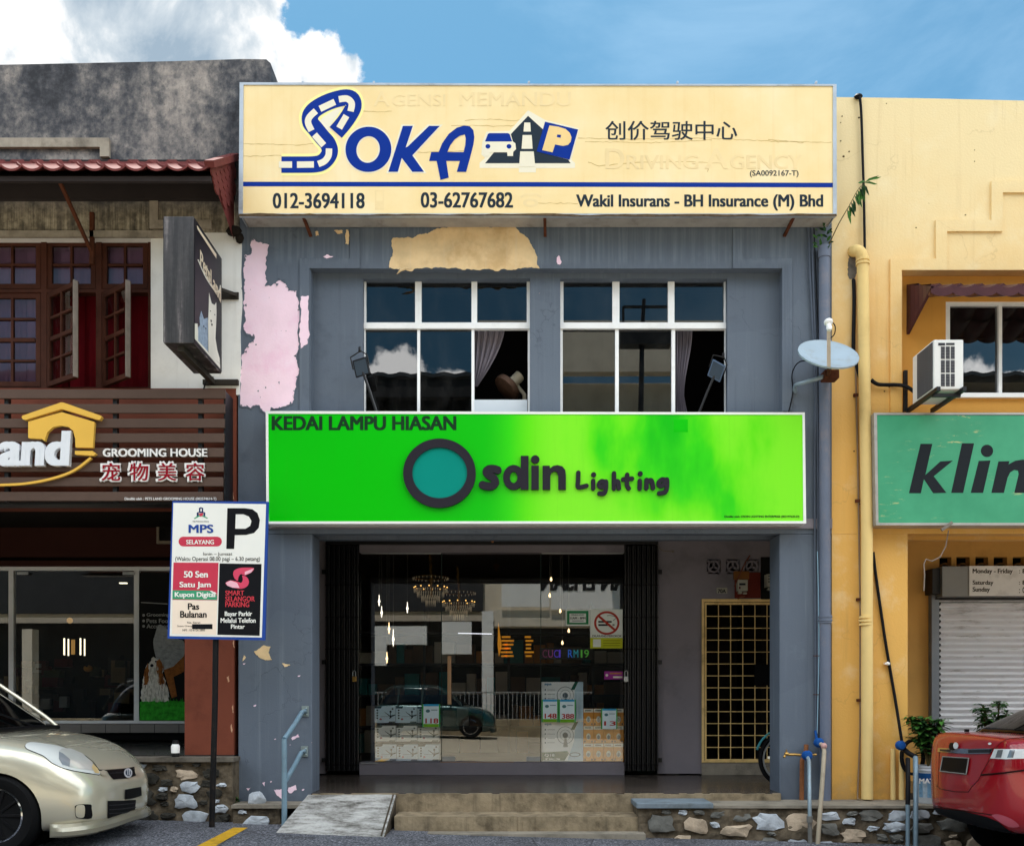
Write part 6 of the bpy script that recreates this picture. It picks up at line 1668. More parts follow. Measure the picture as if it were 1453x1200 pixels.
for x, y in ((1215, 560), (1217.5, 710), (1219, 850), (1219.5, 993)): mb.pbox(x - 3, y - 2, x + 3, y + 2, -.034, .03)
obj('clip', mb, M_rust, tc_)

def valve(mb, c, r, m=0):
    mb.lathe([(r * .6, -r * .9), (r, -r * .5), (r * 1.05, r * .3), (r * .7, r * .8), (0, r * .9)], c, (0, -1, 0), 14, m)
pz = thing('water_pipe', 'galvanised standpipe with blue meter valve and brass tap', 'water pipe', P(1147, 1192, -.57))
mb = MB(); c = P(1143, 1071, -.16); t0 = P(1148, 1080, -.30)
mb.tube([c, P(1146, 1074, -.24), t0, P(1148.5, 1120, -.56), P(1149, 1160, -.58)], .019, 10); obj('pipe', mb, M_steel, pz, smooth_=True)
mb = MB(); p = P(1149, 1160, -.58); e = P(1149.5, 1200, -.58); e.z = ground(e.x) - .02; mb.tube([p, e], .022, 10); mb.tube([P(1148.7, 1157, -.58), P(1149, 1166, -.58)], .030, 10); obj('lower_pipe', mb, mat('pipe_dull', '#7d7c78', .5, metal=.3, var=.15, dirt='#4f4338', damt=.5, dscale=10), pz, smooth_=True)
mb = MB(); valve(mb, c + Vector((0, -.05, 0)), .050); obj('valve', mb, mat('valve_blue', '#1c4f94', .45, var=.05), pz, smooth_=True)
mb = MB(); mb.tube([c + Vector((-.03, 0, 0)), P(1128, 1070, -.16), P(1117, 1070, -.17)], .014, 8); mb.tube([c, P(1158, 1070, -.12)], .012, 8); mb.ball(P(1116, 1069, -.17), .026, 0, 8, (1, 1, .8)); mb.tube([P(1116, 1068, -.17), P(1116, 1063, -.17)], .008, 6); mb.tube([P(1114, 1071, -.17), P(1112.5, 1074, -.18)], .012, 8)
obj('tap', mb, M_brass, pz)
mb = MB(); mb.tube([P(1144, 1056, -.06), P(1143.5, 1071, -.08), P(1138, 1078, -.04), P(1137.5, 1136, -.035)], .024, 10); obj('rusty_pipe', mb, mat('pipe_rust', '#8a5a3c', .8, var=.22, vscale=9, dirt='#4a2e22', damt=.5, dscale=8), pz, smooth_=True)
pz = thing('water_pipe', 'beige standpipe with blue valve joining the grey conduits', 'water pipe', P(1158, 1196, -.6))
mb = MB(); c = P(1160, 1053, -.10); e = P(1160, 1198, -.60); e.z = ground(e.x) - .02
mb.tube([P(1160, 1053, -.14), P(1168, 1057, -.2), P(1169.5, 1066, -.24), P(1166, 1120, -.58), e], .022, 10); obj('pipe', mb, mat('pipe_beige', '#a99c88', .55, var=.1, dirt='#6d6253', damt=.4, dscale=8), pz, smooth_=True)
mb = MB(); mb.ball(P(1169, 1058, -.22), .034, 0, 10); obj('elbow', mb, mat('elbow_pink', '#c59a94', .6), pz, smooth_=True)
mb = MB(); valve(mb, c + Vector((0, -.04, 0)), .048); mb.tube([P(1157, 1036, -.05), P(1159, 1050, -.08)], .014, 8); obj('valve', mb, MATS['valve_blue'], pz, smooth_=True)
pz = thing('water_pipe', 'grey and black standpipes with blue valve below the slanting cable', 'water pipe', P(1293, 1196, -.6))
mb = MB(); e = P(1299, 1200, -.6); e.z = ground(e.x) - .02; mb.tube([P(1299, 1074, -.35), P(1299.5, 1110, -.58), e], .024, 10); e2 = P(1288, 1200, -.62); e2.z = ground(e2.x) - .02; mb.tube([P(1288, 1140, -.60), e2], .020, 10); obj('pipe', mb, mat('pipe_steelblue', '#7f93a0', .5, metal=.25, var=.1, dirt='#55605f', damt=.35, dscale=8), pz, smooth_=True)
mb = MB(); mb.tube([P(1288, 1076, -.36), P(1288.5, 1110, -.57), P(1288, 1141, -.60)], .022, 10); mb.tube([P(1280, 1055, -.12), P(1282, 1062, -.2), P(1289, 1068, -.3), P(1300, 1074, -.34)], .026, 10)
n = 26; cl = P(1296, 1074, -.14)
for q in range(3): mb.tube([cl + Vector((math.cos(k * 2 * math.pi / n) * .11, .02 * q, math.sin(k * 2 * math.pi / n) * .17)) for k in range(n + 1)], .014, 6)
obj('hose', mb, M_cable, pz, smooth_=True)
mb = MB(); valve(mb, P(1278, 1057, -.24), .048); mb.tube([P(1272, 1056, -.2), P(1284, 1060, -.26)], .02, 8); obj('valve', mb, MATS['valve_blue'], pz, smooth_=True)
mb = MB()
for x in (1267, 1279): mb.tube([P(x, 1062, -.05), P(x, 1134, -.05)], .026, 10)
obj('riser', mb, M_cream, pz, smooth_=True)

# ------------------------------------------------------------------ satellite dish
dish = thing('satellite_dish', 'pale blue satellite dish on an arm by the downpipe', 'satellite dish', P(1172, 540, -.1))
cx_, nz = P(1175.5, 502, -.42), Vector((.04, -math.cos(rad(44)), math.sin(rad(44)))).normalized()
prof = [(0.0, .045)] + [(.29 * k / 10, .045 * (1 - (k / 10) ** 2) * -1 + .0) for k in range(1, 11)]
prof = [(.29 * k / 10, -.055 * (1 - (k / 10) ** 2)) for k in range(11)] + [(.296, .004), (.296, -.012), (.2, -.05), (0, -.075)]
mb = MB(); mb.lathe(prof, cx_, nz, 48); obj('reflector', mb, mat('dish_blue', '#a3b3bf', .45, var=.05, dirt='#8f8270', damt=.35, dscale=7), dish, smooth_=True)
mb = MB(); lo = P(1176, 521, -.60); lnb = P(1176, 461, -.72); mb.bar(lo, lnb, .035, .03); obj('arm', mb, mat('dish_arm', '#c8b9a6', .5, var=.1, dirt='#7d6a58', damt=.4, dscale=12), dish)
mb = MB(); mb.lathe([(.02, -.06), (.028, -.03), (.022, 0), (.040, .02), (.040, .045), (.03, .055)], lnb, (0, .3, 1), 14); obj('feed_horn', mb, M_frame, dish, smooth_=True)
mb = MB(); mb.tube([lo, P(1176, 528, -.40), P(1175, 534, -.24)], .02, 8); mb.box(wx(1166, -.2), wx(1186, -.2), -.30, -.16, wz(541, -.2), wz(529, -.2)); obj('clamp', mb, M_rust, dish, bevel=.004)
mb = MB(); mb.tube(smooth([P(1128, 556, -.01), P(1129, 547, -.10), P(1140, 543, -.18), P(1158, 538, -.22), P(1172, 533, -.23)], 4), .022, 10); obj('mount', mb, M_steel, dish, smooth_=True)
mb = MB(); mb.tube(smooth([P(1160, 513, -.35), P(1135, 513, -.2), P(1124, 530, -.04), P(1125, 556, -.02), P(1119, 585, -.02)], 4), .006, 6); mb.tube(smooth([lnb + Vector((.03, 0, .03)), P(1185, 463, -.72), P(1184, 474, -.70), P(1178, 480, -.66)], 4), .005, 6); obj('cable', mb, M_cable, dish)

# ------------------------------------------------------------------ air conditioner
ac = thing('air_conditioner', 'white outdoor air conditioner on a black wall bracket', 'air conditioner', P(1320, 580, -.2))
yf, yb = -.63, -.16
ax0, ax1, az0, az1 = wx(1325, yf), wx(1367.5, yf), wz(552.5, yf), wz(481.5, yf)
M_ac = mat('ac_white', '#e3e2df', .4, var=.02, dirt='#a9a296', damt=.2, dscale=5)
mb = MB(); mb.box(ax0, ax1, yf, yb, az0, az1); obj('casing', mb, M_ac, ac, bevel=.012)
mb = MB(); mb.box(ax0 - .006, ax0 - .001, yf + .02, yb - .12, az0 + .02, az1 - .02); obj('coil', mb, mat('ac_coil', '#55555a', .6, var=.06, streak=.2, scol='#8d8d92'), ac)
mb = MB()
for i in range(3):
    for j in range(3):
        x0 = 1335.3 + 7.0 * i; y0 = 491.5 + 19.4 * j
        mb.pbox(x0, y0, x0 + 5.4, y0 + 17.6, yf - .003, .002)
mb.pbox(1331.5, 486.5, 1341, 490, yf - .003, .002); mb.pbox(1342.5, 486.5, 1354.5, 489.5, yf - .003, .002)
obj('grille', mb, mat('ac_grille', '#3c3c42', .6), ac)
mb = MB()
for i in range(3):
    for j in range(27):
        y0 = 492 + 2.15 * j
        if (y0 - 491.5) % 19.4 < 16.5: mb.pbox(1335.3 + 7 * i, y0, 1340.7 + 7 * i, y0 + .6, yf - .006, .003)
obj('louvre', mb, mat('ac_louvre', '#77777c', .5), ac)
mb = MB(); zb = az0 - .012
for x in (ax0 + .02, ax1 - .02): mb.bar((x, yf - .06, zb), (x, -.01, zb), .035, .04);
mb.bar((ax0 + .01, yf + .05, zb - .03), (ax1 - .01, yf + .05, zb - .03), .03, .03); mb.bar((ax0 + .01, -.03, zb - .25), (ax1 - .01, -.03, zb - .25), .03, .03)
mb.bar((wx(1284.5, -.03), -.03, wz(526, -.03)), (wx(1284.5, -.03), -.03, wz(584, -.03)), .035, .04); mb.bar((wx(1284.5, -.03), -.03, zb), (ax0, -.03, zb), .03, .03)
obj('bracket', mb, M_black, ac)

# ------------------------------------------------------------------ tiled awnings
def tile_awning(name, label, xa, xb, yF, zF, yW, zW, nt, mt, ms, side, rows=3, amp=.035, lip=.05):
    root = thing(name, label, 'awning', ((xa + xb) / 2, yW, zF))
    mb = MB(); per = 14; n = nt * per
    prof = lambda s: -amp * (abs(math.sin(math.pi * s)) ** .75)
    for r_ in range(rows):
        t0, t1 = r_ / rows, (r_ + 1.06) / rows
        lift = .022
        for i in range(n):
            x0, x1 = xa + (xb - xa) * i / n, xa + (xb - xa) * (i + 1) / n
            h0, h1 = prof(i / per), prof((i + 1) / per)
            y0, y1 = yF + (yW - yF) * t0, yF + (yW - yF) * min(1, t1)
            z0, z1 = zF + (zW - zF) * t0 + lift, zF + (zW - zF) * min(1, t1)
            mb.face([(x0, y0, z0 + h0), (x1, y0, z0 + h1), (x1, y1, z1 + h1), (x0, y1, z1 + h0)])
            mb.face([(x0, y0, z0 + h0 - lip), (x1, y0, z0 + h1 - lip), (x1, y0, z0 + h1), (x0, y0, z0 + h0)])
            mb.face([(x0, y0, z0 + h0 - lip), (x1, y0, z0 + h1 - lip), (x1, y1, z1 + h1 - lip), (x0, y1, z1 + h0 - lip)])
    obj('tiles', mb, mt, root)
    return root
M_tile = mat('red_tile', '#6e3835', .7, var=.14, vscale=8, dirt='#4f2a28', damt=.5, dscale=6)
yF, yW = -.82, -.02
zF, zW = wz(236, yF), wz(236, yF) + .53
xa, xb = -8.5, wx(296, yF)
aw1 = tile_awning('tile_awning', 'red wavy tiled awning over the timber casement windows', xa, xb, yF, zF, yW, zW, 29, M_tile, None, 1, rows=3, amp=.045, lip=.022)
mb = MB(); mb.box(xa, xb, yF + .06, yF + .10, zF - .105, zF - .06); mb.box(xa, xb, yW - .05, yW, zF + .1, zW - .03); mb.face([(xa, yF + .06, zF - .06), (xb, yF + .06, zF - .06), (xb, yW, zW - .10), (xa, yW, zW - .10)]); obj('soffit', mb, mat('awning_under', '#383232', .8, var=.1), aw1)
# right end: hanging scalloped tiles under the sloping barge board
mb = MB()
for r_ in range(5):
    for c in range(6):
        t = (c + .5 + .5 * (r_ % 2)) / 6.4; y = yF + .03 + (yW - yF - .05) * min(t, .98)
        ztop = zF + .02 + (zW - zF) * t - .085 * r_
        if ztop < zF - .02 - .12 * t: continue
        w = (yW - yF) / 6.4 * .52
        pts = [(y - w, ztop), (y + w, ztop), (y + w, ztop - .085)] + [(y + w * math.cos(a), ztop - .085 - .035 * math.sin(a)) for a in [math.pi * k / 6 for k in range(1, 6)]] + [(y - w, ztop - .085)]
        vs, fs = fill2d([pts], .012); mb.add([(xb + .012 + z - .002 * r_ + .0007 * c, a, b) for a, b, z in vs], fs)
obj('end_tiles', mb, M_tile, aw1)
mb = MB(); mb.bar((xb + .01, yF - .01, zF + .015), (xb + .01, yW, zW + .03), .09, .06); mb.face([(xb - .004, yF + .05, zF - .02), (xb - .004, yW, zW), (xb - .004, yW, zF - .30)]); obj('barge_board', mb, M_tile, aw1)
mb = MB()
for px in (130, -60):
    x = wx(px, -.02); mb.bar((x, -.02, zF - .42), (wx(px - 54, yF), yF + .12, zF - .08), .03, .03); mb.box(x - .012, x + .03, -.045, -.012, zF - .55, zF - .02)
obj('strut', mb, M_rust, aw1)
# brown awning on the clinic
yF2, yW2 = -.42, .13
xa2, xb2 = wx(1321, yF2), 8.2
zF2, zW2 = wz(406, yF2), wz(406, yF2) + .26
aw2 = tile_awning('tile_awning', 'dark brown tiled awning over the clinic window', xa2, xb2, yF2, zF2, yW2, zW2, 19, mat('brown_tile', '#4e2e31', .4, var=.1, vscale=7, dirt='#2d1a1b', damt=.3, dscale=6, coat=.15), None, 1, rows=2, amp=.035, lip=.085)
mb = MB()
n = 6
for k in range(n):
    y0, y1 = yF2 + (yW2 - yF2) * k / n, yF2 + (yW2 - yF2) * (k + 1) / n - .006
    z0, z1 = zF2 + (zW2 - zF2) * k / n, zF2 + (zW2 - zF2) * (k + 1) / n
    b0_, b1_ = zF2 - .02 - .24 * k / n, zF2 - .02 - .24 * (k + 1) / n
    q = [(xa2 - .005, y0, b0_), (xa2 - .005, y1, b1_), (xa2 - .005, y1, z1), (xa2 - .005, y0, z0)]
    mb.add(q + [(x + .03, y, z) for x, y, z in q], [(0, 1, 2, 3), (4, 5, 6, 7), (0, 1, 5, 4), (1, 2, 6, 5), (2, 3, 7, 6), (3, 0, 4, 7)])
obj('end_panel', mb, MATS['brown_tile'], aw2)
mb = MB(); mb.box(xa2, xb2, yF2 + .02, yF2 + .06, zF2 - .07, zF2 - .012); mb.face([(xa2, yF2 + .07, zF2 - .05), (xb2, yF2 + .07, zF2 - .05), (xb2, yW2, zW2 - .06), (xa2, yW2, zW2 - .06)]); obj('soffit', mb, mat('awning_soffit', '#6d4a36', .8), aw2)

# ------------------------------------------------------------------ roller shutter, hours board
rs = thing('roller_shutter', 'grey ribbed roller shutter, closed and streaked with rust', 'shutter', P(1393, 1125, BC))
def shutter_mat():
    m, t, b = newmat('shutter_grey')
    co = t.coord(); n = t.noise(t.coord((1.2, 1, 9)), 2.2, 8, .7); z = t.sep(co)[2]
    base = t.mix(t.step(n, .55, .7), srgb('#f0eff1'), srgb('#bcb7b4'))
    k = t.math('MULTIPLY', t.step(z, 1.9, 2.6), t.step(n, .47, .62))
    base = t.mix(t.math('MULTIPLY', k, .75), base, srgb('#51382c'))
    t.put(b.inputs['Base Color'], base); b.inputs['Roughness'].default_value = .5; return m
mb = MB(); nsl = 34; Yr = BC - .02
z0, z1 = wz(1126, Yr), wz(843, Yr); x0, x1 = wx(1333, Yr), wx(1620, Yr); pr = []
for k in range(nsl):
    for j in range(8): pr.append((z0 + (z1 - z0) * (k + j / 8) / nsl, (-.020, .016, .032, .040, .036, .018, -.022, -.030)[j]))
for (za, da), (zb_, db) in zip(pr, pr[1:]): mb.face([(x0, Yr - da, za), (x1, Yr - da, za), (x1, Yr - db, zb_), (x0, Yr - db, zb_)])
obj('curtain', mb, shutter_mat(), rs)
mb = MB(); mb.pbox(1322, 840, 1333, 1127, BC - .09, .085); obj('guide_rail', mb, mat('guide_grey', '#85898f', .45, metal=.3), rs, bevel=.004)
mb = MB(); mb.pbox(1337, 803, 1640, 846, BC - .25, .245); mb.pbox(1323, 806, 1337, 842, BC - .2, .19, 1); mb.pbox(1329, 846.5, 1640, 850, BC - .12, .115, 1); obj('shutter_box', mb, [mat('shutter_box', '#8a8a88', .5, metal=.2, var=.06, dirt='#5d5a55', damt=.3, dscale=4), M_black], rs, bevel=.004)
hb_ = thing('notice', 'white opening hours board fixed to the shutter box', 'notice', P(1420, 845, BC - .27))
Yh = BC - .262
mb = MB(); mb.pbox(1375.5, 802.5, 1500, 845, Yh, .01, 0)
for body, a, b, c, d in (('Monday - Friday', 1380, 806.5, 1437, 815), (':  8.30 am - 9.30 pm', 1446, 806.5, 1496, 815), ('Saturday', 1380, 823, 1409.5, 831), (':  8.30 am - 1.00 pm', 1446, 823, 1496, 831), ('Sunday', 1380, 832.5, 1404.5, 841), (':  Closed', 1446, 832.5, 1468, 841)): text(mb, body, a, b, c, d, Yh, .001, .035, 0, 1)
obj('board', mb, [mat('board_white', '#e6e3df', .4, var=.06, dirt='#8f8a82', damt=.3, dscale=6), mat('board_text', '#4a443c', .5)], hb_)

# ------------------------------------------------------------------ floodlights, fan and curtains at the upper windows
for (lab, px, py, Y, tilt, flip) in (('small black floodlight in front of the left window', 512.5, 521, -.05, .3, 1), ('dark blue floodlight in the right open window', 1016.5, 526, .10, -.5, -1)):
    t_ = thing('floodlight', lab, 'floodlight', P(px, py, Y)); c = P(px, py, Y)
    u = Vector((math.cos(tilt) , 0, math.sin(tilt) * (1 if flip > 0 else 1))); v = Vector((-math.sin(tilt) * .5, -.35, .8)).normalized(); n = u.cross(v).normalized()
    mb = MB(); mb.obox(c, u * .075, v * .085, n * .025); obj('housing', mb, mat('flood_housing_%s' % ('a' if flip > 0 else 'b'), '#23262b' if flip > 0 else '#566880', .4, var=.06), t_, bevel=.008)
    mb = MB(); mb.obox(c + n * .026, u * .062, v * .07, n * .002); mb.obox(c - n * .026, u * .062, v * .07, n * .002); obj('lens', mb, mat('flood_lens', '#3d4a58', .1), t_)
    mb = MB(); tp = c + v * .10
    mb.tube([c - u * .085, c - u * .085 + v * .12, c + u * .03 + v * .15, c + u * .085 + v * .10, c + u * .085], .007, 6); mb.tube([c + u * .02 + v * .15, c + u * .02 + v * .22 + Vector((0, .1, 0))], .014, 8)
    base = P(536 if flip > 0 else 990, 590, Y + .05); mb.tube([c, c.lerp(base, .5) + Vector((0, 0, .01)), base], .014, 8); obj('bracket', mb, M_black, t_)
fn = thing('desk_fan', 'old brown desk fan tilted in the left open window', 'fan', P(738, 568, .5))
c = P(720, 550, .55); ax = Vector((-.66, -.22, -.70)).normalized()
mb = MB(); u = Vector((0, 0, 1)).cross(ax).normalized(); w = ax.cross(u)
mb.lathe([(.155, .03), (.16, 0), (.155, -.03), (.1, -.06), (.03, -.07)], c, ax, 26); mb.lathe([(.0, .045), (.10, .042), (.155, .03)], c, ax, 26); fo = obj('cage', mb, mat('fan_cage', '#5a4438', .5, var=.2, vscale=20), fn, smooth_=True)
mb = MB(); e = P(738, 541, .6); mb.tube([c - ax * .07, c - ax * .2], .062, 14); mb.tube([c - ax * .12, c - ax * .14 + Vector((.0, 0, -.05)), P(744, 560, .6), P(744, 575, .6)], .022, 8); obj('motor', mb, mat('fan_cream', '#c9bda4', .5, var=.08), fn, smooth_=True)
M_sheer = mat('grey_curtain', '#8d8690', .7, var=.12)
o = obj('curtain', curtain(672, 714, 468, 548, .34, .02, 5, lambda t: (672, 716 - 38 * t ** 1.5), 2), M_sheer, smooth_=True, label='grey curtain drawn aside in the left open window', cat='curtain')
o = obj('curtain', curtain(958, 983, 466, 600, .34, .02, 5, lambda t: (958 + 1 * t, 983 - 12 * math.sin(min(1, t / .72) * 1.57) ** 2 + (8 * (t - .72) / .28 if t > .72 else 0)), 3), M_sheer, smooth_=True, label='grey curtain tied in the right open window', cat='curtain')

# ------------------------------------------------------------------ plants
M_leaf = mat('leaf_green', '#3f6a2c', .5, var=.3, vscale=14); M_leafd = mat('leaf_dark', '#22401f', .5, var=.3, vscale=14); M_stem = mat('stem_brown', '#5d5233', .7)
def leaf(mb, base, d, L, w, up=Vector((0, 0, 1)), m=0, droop=.3):
    d = d.normalized(); s = d.cross(up)
    if s.length < .1: s = d.cross(Vector((1, 0, 0)))
    s.normalize(); n = s.cross(d)
    a = base; b = base + d * L * .35 + n * L * .06; c_ = base + d * L * .72; e = base + d * L - n * L * droop
    vs = [a, b - s * w * .5, b + n * L * -.02, b + s * w * .5, c_ - s * w * .42 - n * L * .06, c_ - n * L * .10, c_ + s * w * .42 - n * L * .06, e]
    mb.add(vs, [(0, 1, 2), (0, 2, 3), (1, 4, 5, 2), (2, 5, 6, 3), (4, 7, 5), (5, 7, 6)], m)
fe = thing('fern', 'long leafy sprig growing out of the wall by the sign', 'plant', P(1175, 350, -.06))
mb = MB(); sp = smooth([P(1174, 352, -.05), P(1190, 318, -.15), P(1205, 292, -.2), P(1217, 270, -.22), P(1228, 258, -.22)], 5); mb.tube(sp, [.006 - .004 * i / (len(sp) - 1) for i in range(len(sp))], 6); obj('stem', mb, M_stem, fe)
mb = MB(); r = random.Random(8)
for i in range(9, len(sp)):
    for k in range(2):
        p = Vector(sp[i]); d = Vector((r.uniform(.15, .5), r.uniform(-.35, .1), -1 if k else -.75)) if i < 19 else Vector((r.uniform(-.6, 1.4), r.uniform(-.4, .2), r.uniform(-.3, .6)))
        leaf(mb, p, d, r.uniform(.10, .17), .026, Vector((0, -1, .2)), 0 if r.random() < .4 else 1, .1)
for i in range(16): leaf(mb, P(r.uniform(1158, 1176), r.uniform(322, 352), r.uniform(-.12, -.02)), Vector((r.uniform(-1, .6), r.uniform(-1, 0), r.uniform(-.6, .8))), r.uniform(.05, .09), .03, Vector((0, -1, .2)), 0 if r.random() < .5 else 1, .1)
obj('leaves', mb, [M_leaf, M_leafd], fe)
def bush(name, label, c, H, R, nst, seed, L=.11, tall=None, dense=26):
    root = thing(name, label, 'plant', c); r = random.Random(seed); mb, ms = MB(), MB(); c = Vector(c)
    for s in range(nst):
        a = r.uniform(0, 6.28); tip = c + Vector((math.cos(a) * R * r.uniform(.2, 1), math.sin(a) * R * r.uniform(.2, .8), H * r.uniform(.55, 1)))
        mid = c.lerp(tip, .5) + Vector((r.uniform(-.03, .03), r.uniform(-.03, .03), .06)); pts = smooth([c, mid, tip], 6); ms.tube(pts, .006, 5)
        for k in range(dense):
            p = Vector(pts[min(len(pts) - 1, 3 + int((len(pts) - 3) * (k / dense) ** .7))]); an = k * 2.4 + r.uniform(-.3, .3)
            leaf(mb, p, Vector((math.cos(an), math.sin(an), r.uniform(-.1, .55))), L * r.uniform(.7, 1.2), L * .42, m=0 if r.random() < .55 else 1, droop=r.uniform(.1, .4))
    obj('leaves', mb, [M_leaf, M_leafd], root); obj('stem', ms, M_stem, root); return root
YPt = -.28
bk_ = thing('bucket', 'white paint bucket with blue label used as flower pot', 'bucket', P(1320, 1137, YPt))
c = P(1317, 1137, YPt); c.z = .354
mb = MB(); rr_, hh = .125, .37
mb.lathe([(rr_ * .86, 0), (rr_ * .88, .01), (rr_, hh * .86), (rr_ * 1.06, hh * .87), (rr_ * 1.06, hh * .91), (rr_ * 1.02, hh * .92), (rr_ * 1.08, hh * .95), (rr_ * 1.08, hh), (rr_ * .98, hh), (rr_ * .96, hh * .9)], c, n=32); obj('pail', mb, mat('bucket_white', '#c9ccd0', .45, var=.04, dirt='#8d8a82', damt=.35, dscale=7), bk_, smooth_=True)
mb = MB(); n = 20
for i in range(n):
    a0, a1 = rad(200 + 140 * i / n), rad(200 + 140 * (i + 1) / n)
    R0, R1 = rr_ * .905, rr_ * .985
    def cp(a, R, z): return (c.x + math.cos(a) * (R + .0015), c.y + math.sin(a) * (R + .0015), c.z + z)
    mb.face([cp(a0, R0, .06), cp(a1, R0, .06), cp(a1, R1, .29), cp(a0, R1, .29)], 1 if (i // 3) % 2 else 0)
    mb.face([cp(a0, R1 * .985 + .0015, .22), cp(a1, R1 * .985 + .0015, .22), cp(a1, R1 + .003, .30), cp(a0, R1 + .003, .30)], 2)
text(mb, 'MAT', 1304, 1104, 1326, 1111, c.y - rr_ - .0125, .001, .06, 0, 3)
obj('label', mb, [mat('bucket_sky', '#7fa6c4', .5, var=.2, vscale=20), mat('bucket_pale', '#b9cbd8', .5, var=.15, vscale=25), mat('bucket_navy', '#1f4f86', .5), M_white], bk_)
mb = MB(); mb.lathe([(rr_ * .97, 0), (0, .02)], c + Vector((0, 0, hh * .92)), n=20); obj('soil', mb, mat('soil', '#2c231b', .95), bk_)
bush('potted_plant', 'leafy green plant growing in the white bucket', c + Vector((0, 0, hh * .93)), .52, .19, 14, 3, .12, None, 34)
pc = P(1408, 1128, .1); pc.z = .37
pt = thing('flower_pot', 'dark flower pot behind the red car boot', 'pot', pc)
mb = MB(); mb.lathe([(.12, 0), (.17, .3), (.185, .31), (.185, .35), (.16, .35), (.15, .30)], pc, n=24); obj('pot', mb, mat('pot_dark', '#4a3328', .7), pt, smooth_=True)
mb = MB(); mb.lathe([(.152, 0), (0, .02)], pc + Vector((0, 0, .31)), n=20); obj('soil', mb, MATS['soil'], pt)
bush('potted_plant', 'dark green leafy shrub behind the red car', pc + Vector((0, 0, .32)), .68, .26, 18, 6, .11, None, 34)
mb = MB(); r = random.Random(2)
for i in range(40): leaf(mb, P(334 + r.uniform(-4, 6), 1136 + r.uniform(-3, 2), -.1) , Vector((r.uniform(-1, 1), r.uniform(-1, .2), r.uniform(.2, 1))), .05, .02, m=r.randrange(2))
tag(obj('weed', mb, [M_leaf, M_leafd]), 'tiny green weed at the corner of the left pillar foot', 'plant')
bt = thing('bottle', 'small white capped bottle on the pet shop walkway edge', 'bottle', P(249, 1072, -.12))
c = P(249, 1074, -.15); c.z = .80
mb = MB(); mb.lathe([(.038, 0), (.042, .02), (.042, .04)], c, n=16, m=1); mb.lathe([(.042, .04), (.043, .11), (.030, .13)], c, n=16, m=0); mb.lathe([(.030, .13), (.032, .165), (0, .17)], c, n=16, m=1); obj('bottle', mb, [M_white, M_black], bt, smooth_=True)

# ------------------------------------------------------------------ pet shop window contents
YD = BP - .012
po = thing('poster', 'tall window poster of a long haired dog on grass', 'poster', P(228, 1022, YD))
mb = MB(); mb.pbox(197.5, 812, 262, 1022, YD, .008, 0)
pd = lambda p: zz(p, 0, 780, 4.0); q = YD - .0015
sheet(mb, [pd([(792, 862), (840, 855), (900, 850), (1048, 860), (1048, 966), (792, 966)])], q, .001, 1)
sheet(mb, [pd(smooth([(880, 480), (900, 425), (940, 440), (1000, 500), (1044, 520), (1044, 600), (985, 660), (920, 690), (880, 590), (870, 520), (880, 480)], 3)[:-1])], q, .001, 2)
sheet(mb, [pd([(930, 680), (985, 660), (1044, 600), (1044, 690), (985, 720), (1005, 830), (975, 840), (945, 740)])], q - .0012, .001, 4)
rr_ = random.Random(1)
sheet(mb, [ragged(pd([(822, 700), (835, 650), (870, 605), (910, 625), (925, 690), (940, 760), (962, 855), (930, 862), (805, 858), (808, 780)]), rr_, 1.6)], q - .0022, .001, 3)
sheet(mb, [ragged(pd([(838, 640), (820, 690), (812, 770), (836, 765), (845, 690)]), rr_, 1.0)], q - .0034, .001, 4)
sheet(mb, [ragged(pd([(905, 615), (925, 660), (930, 760), (905, 765), (892, 700), (885, 630)]), rr_, 1.0)], q - .0034, .001, 4)
sheet(mb, [pd(ell(862, 655, 10, 9, 12))], q - .0044, .001, 5)
for x in (848, 884): sheet(mb, [pd(ell(x, 632, 5, 5, 10))], q - .0044, .001, 5)
for k_ in range(90):      # long hair
    u_ = rr_.random(); y_ = rr_.uniform(640, 840); x_ = rr_.uniform(812, 955) if y_ > 730 else rr_.uniform(828, 928); L_ = rr_.uniform(14, 46); br = (x_ < 842 or x_ > 898) and y_ < 765
    sheet(mb, [pd(stroke([(x_, y_), (x_ + (x_ - 880) * .05 + rr_.uniform(-3, 3), y_ + L_ * .6), (x_ + (x_ - 880) * .09, min(y_ + L_, 862))], [1, 4.5, .8]))], q - .0036 - .00002 * k_, .0008, (4 if rr_.random() < .6 else 7) if br else (3 if rr_.random() < .45 else 8))
for k_ in range(60):      # folds of the shirt, blades of grass
    x_, y_ = rr_.uniform(895, 1035), rr_.uniform(450, 640)
    if k_ < 25 and 480 < y_ < 620: sheet(mb, [pd(stroke([(x_ - 18, y_ - 8), (x_, y_), (min(1044, x_ + 18), y_ - 3)], [.6, 3.5, .6]))], q - .0012 - .00001 * k_, .0006, 9)
    elif k_ >= 25: x2 = rr_.uniform(800, 1040); sheet(mb, [pd(stroke([(x2, 866), (x2 + rr_.uniform(-5, 5), rr_.uniform(835, 856))], [3.5, .8]))], q - .0046 - .00001 * k_, .0006, 1)
for s, y in (('Grooming', 370), ('Pets Food', 402), ('Accessories', 432)):
    w = {'Grooming': 130, 'Pets Food': 140, 'Accessories': 160}[s]
    text(mb, s, 832 / 4, 780 + (y - 12) / 4, (832 + w) / 4, 780 + (y + 12) / 4, q, .001, .03, 0, 6); sheet(mb, [pd(ell(815, y, 8, 8, 12))], q, .001, 6)
sheet(mb, [pd(stroke([(800, 297), (950, 306)], 5))], q, .001, 6)
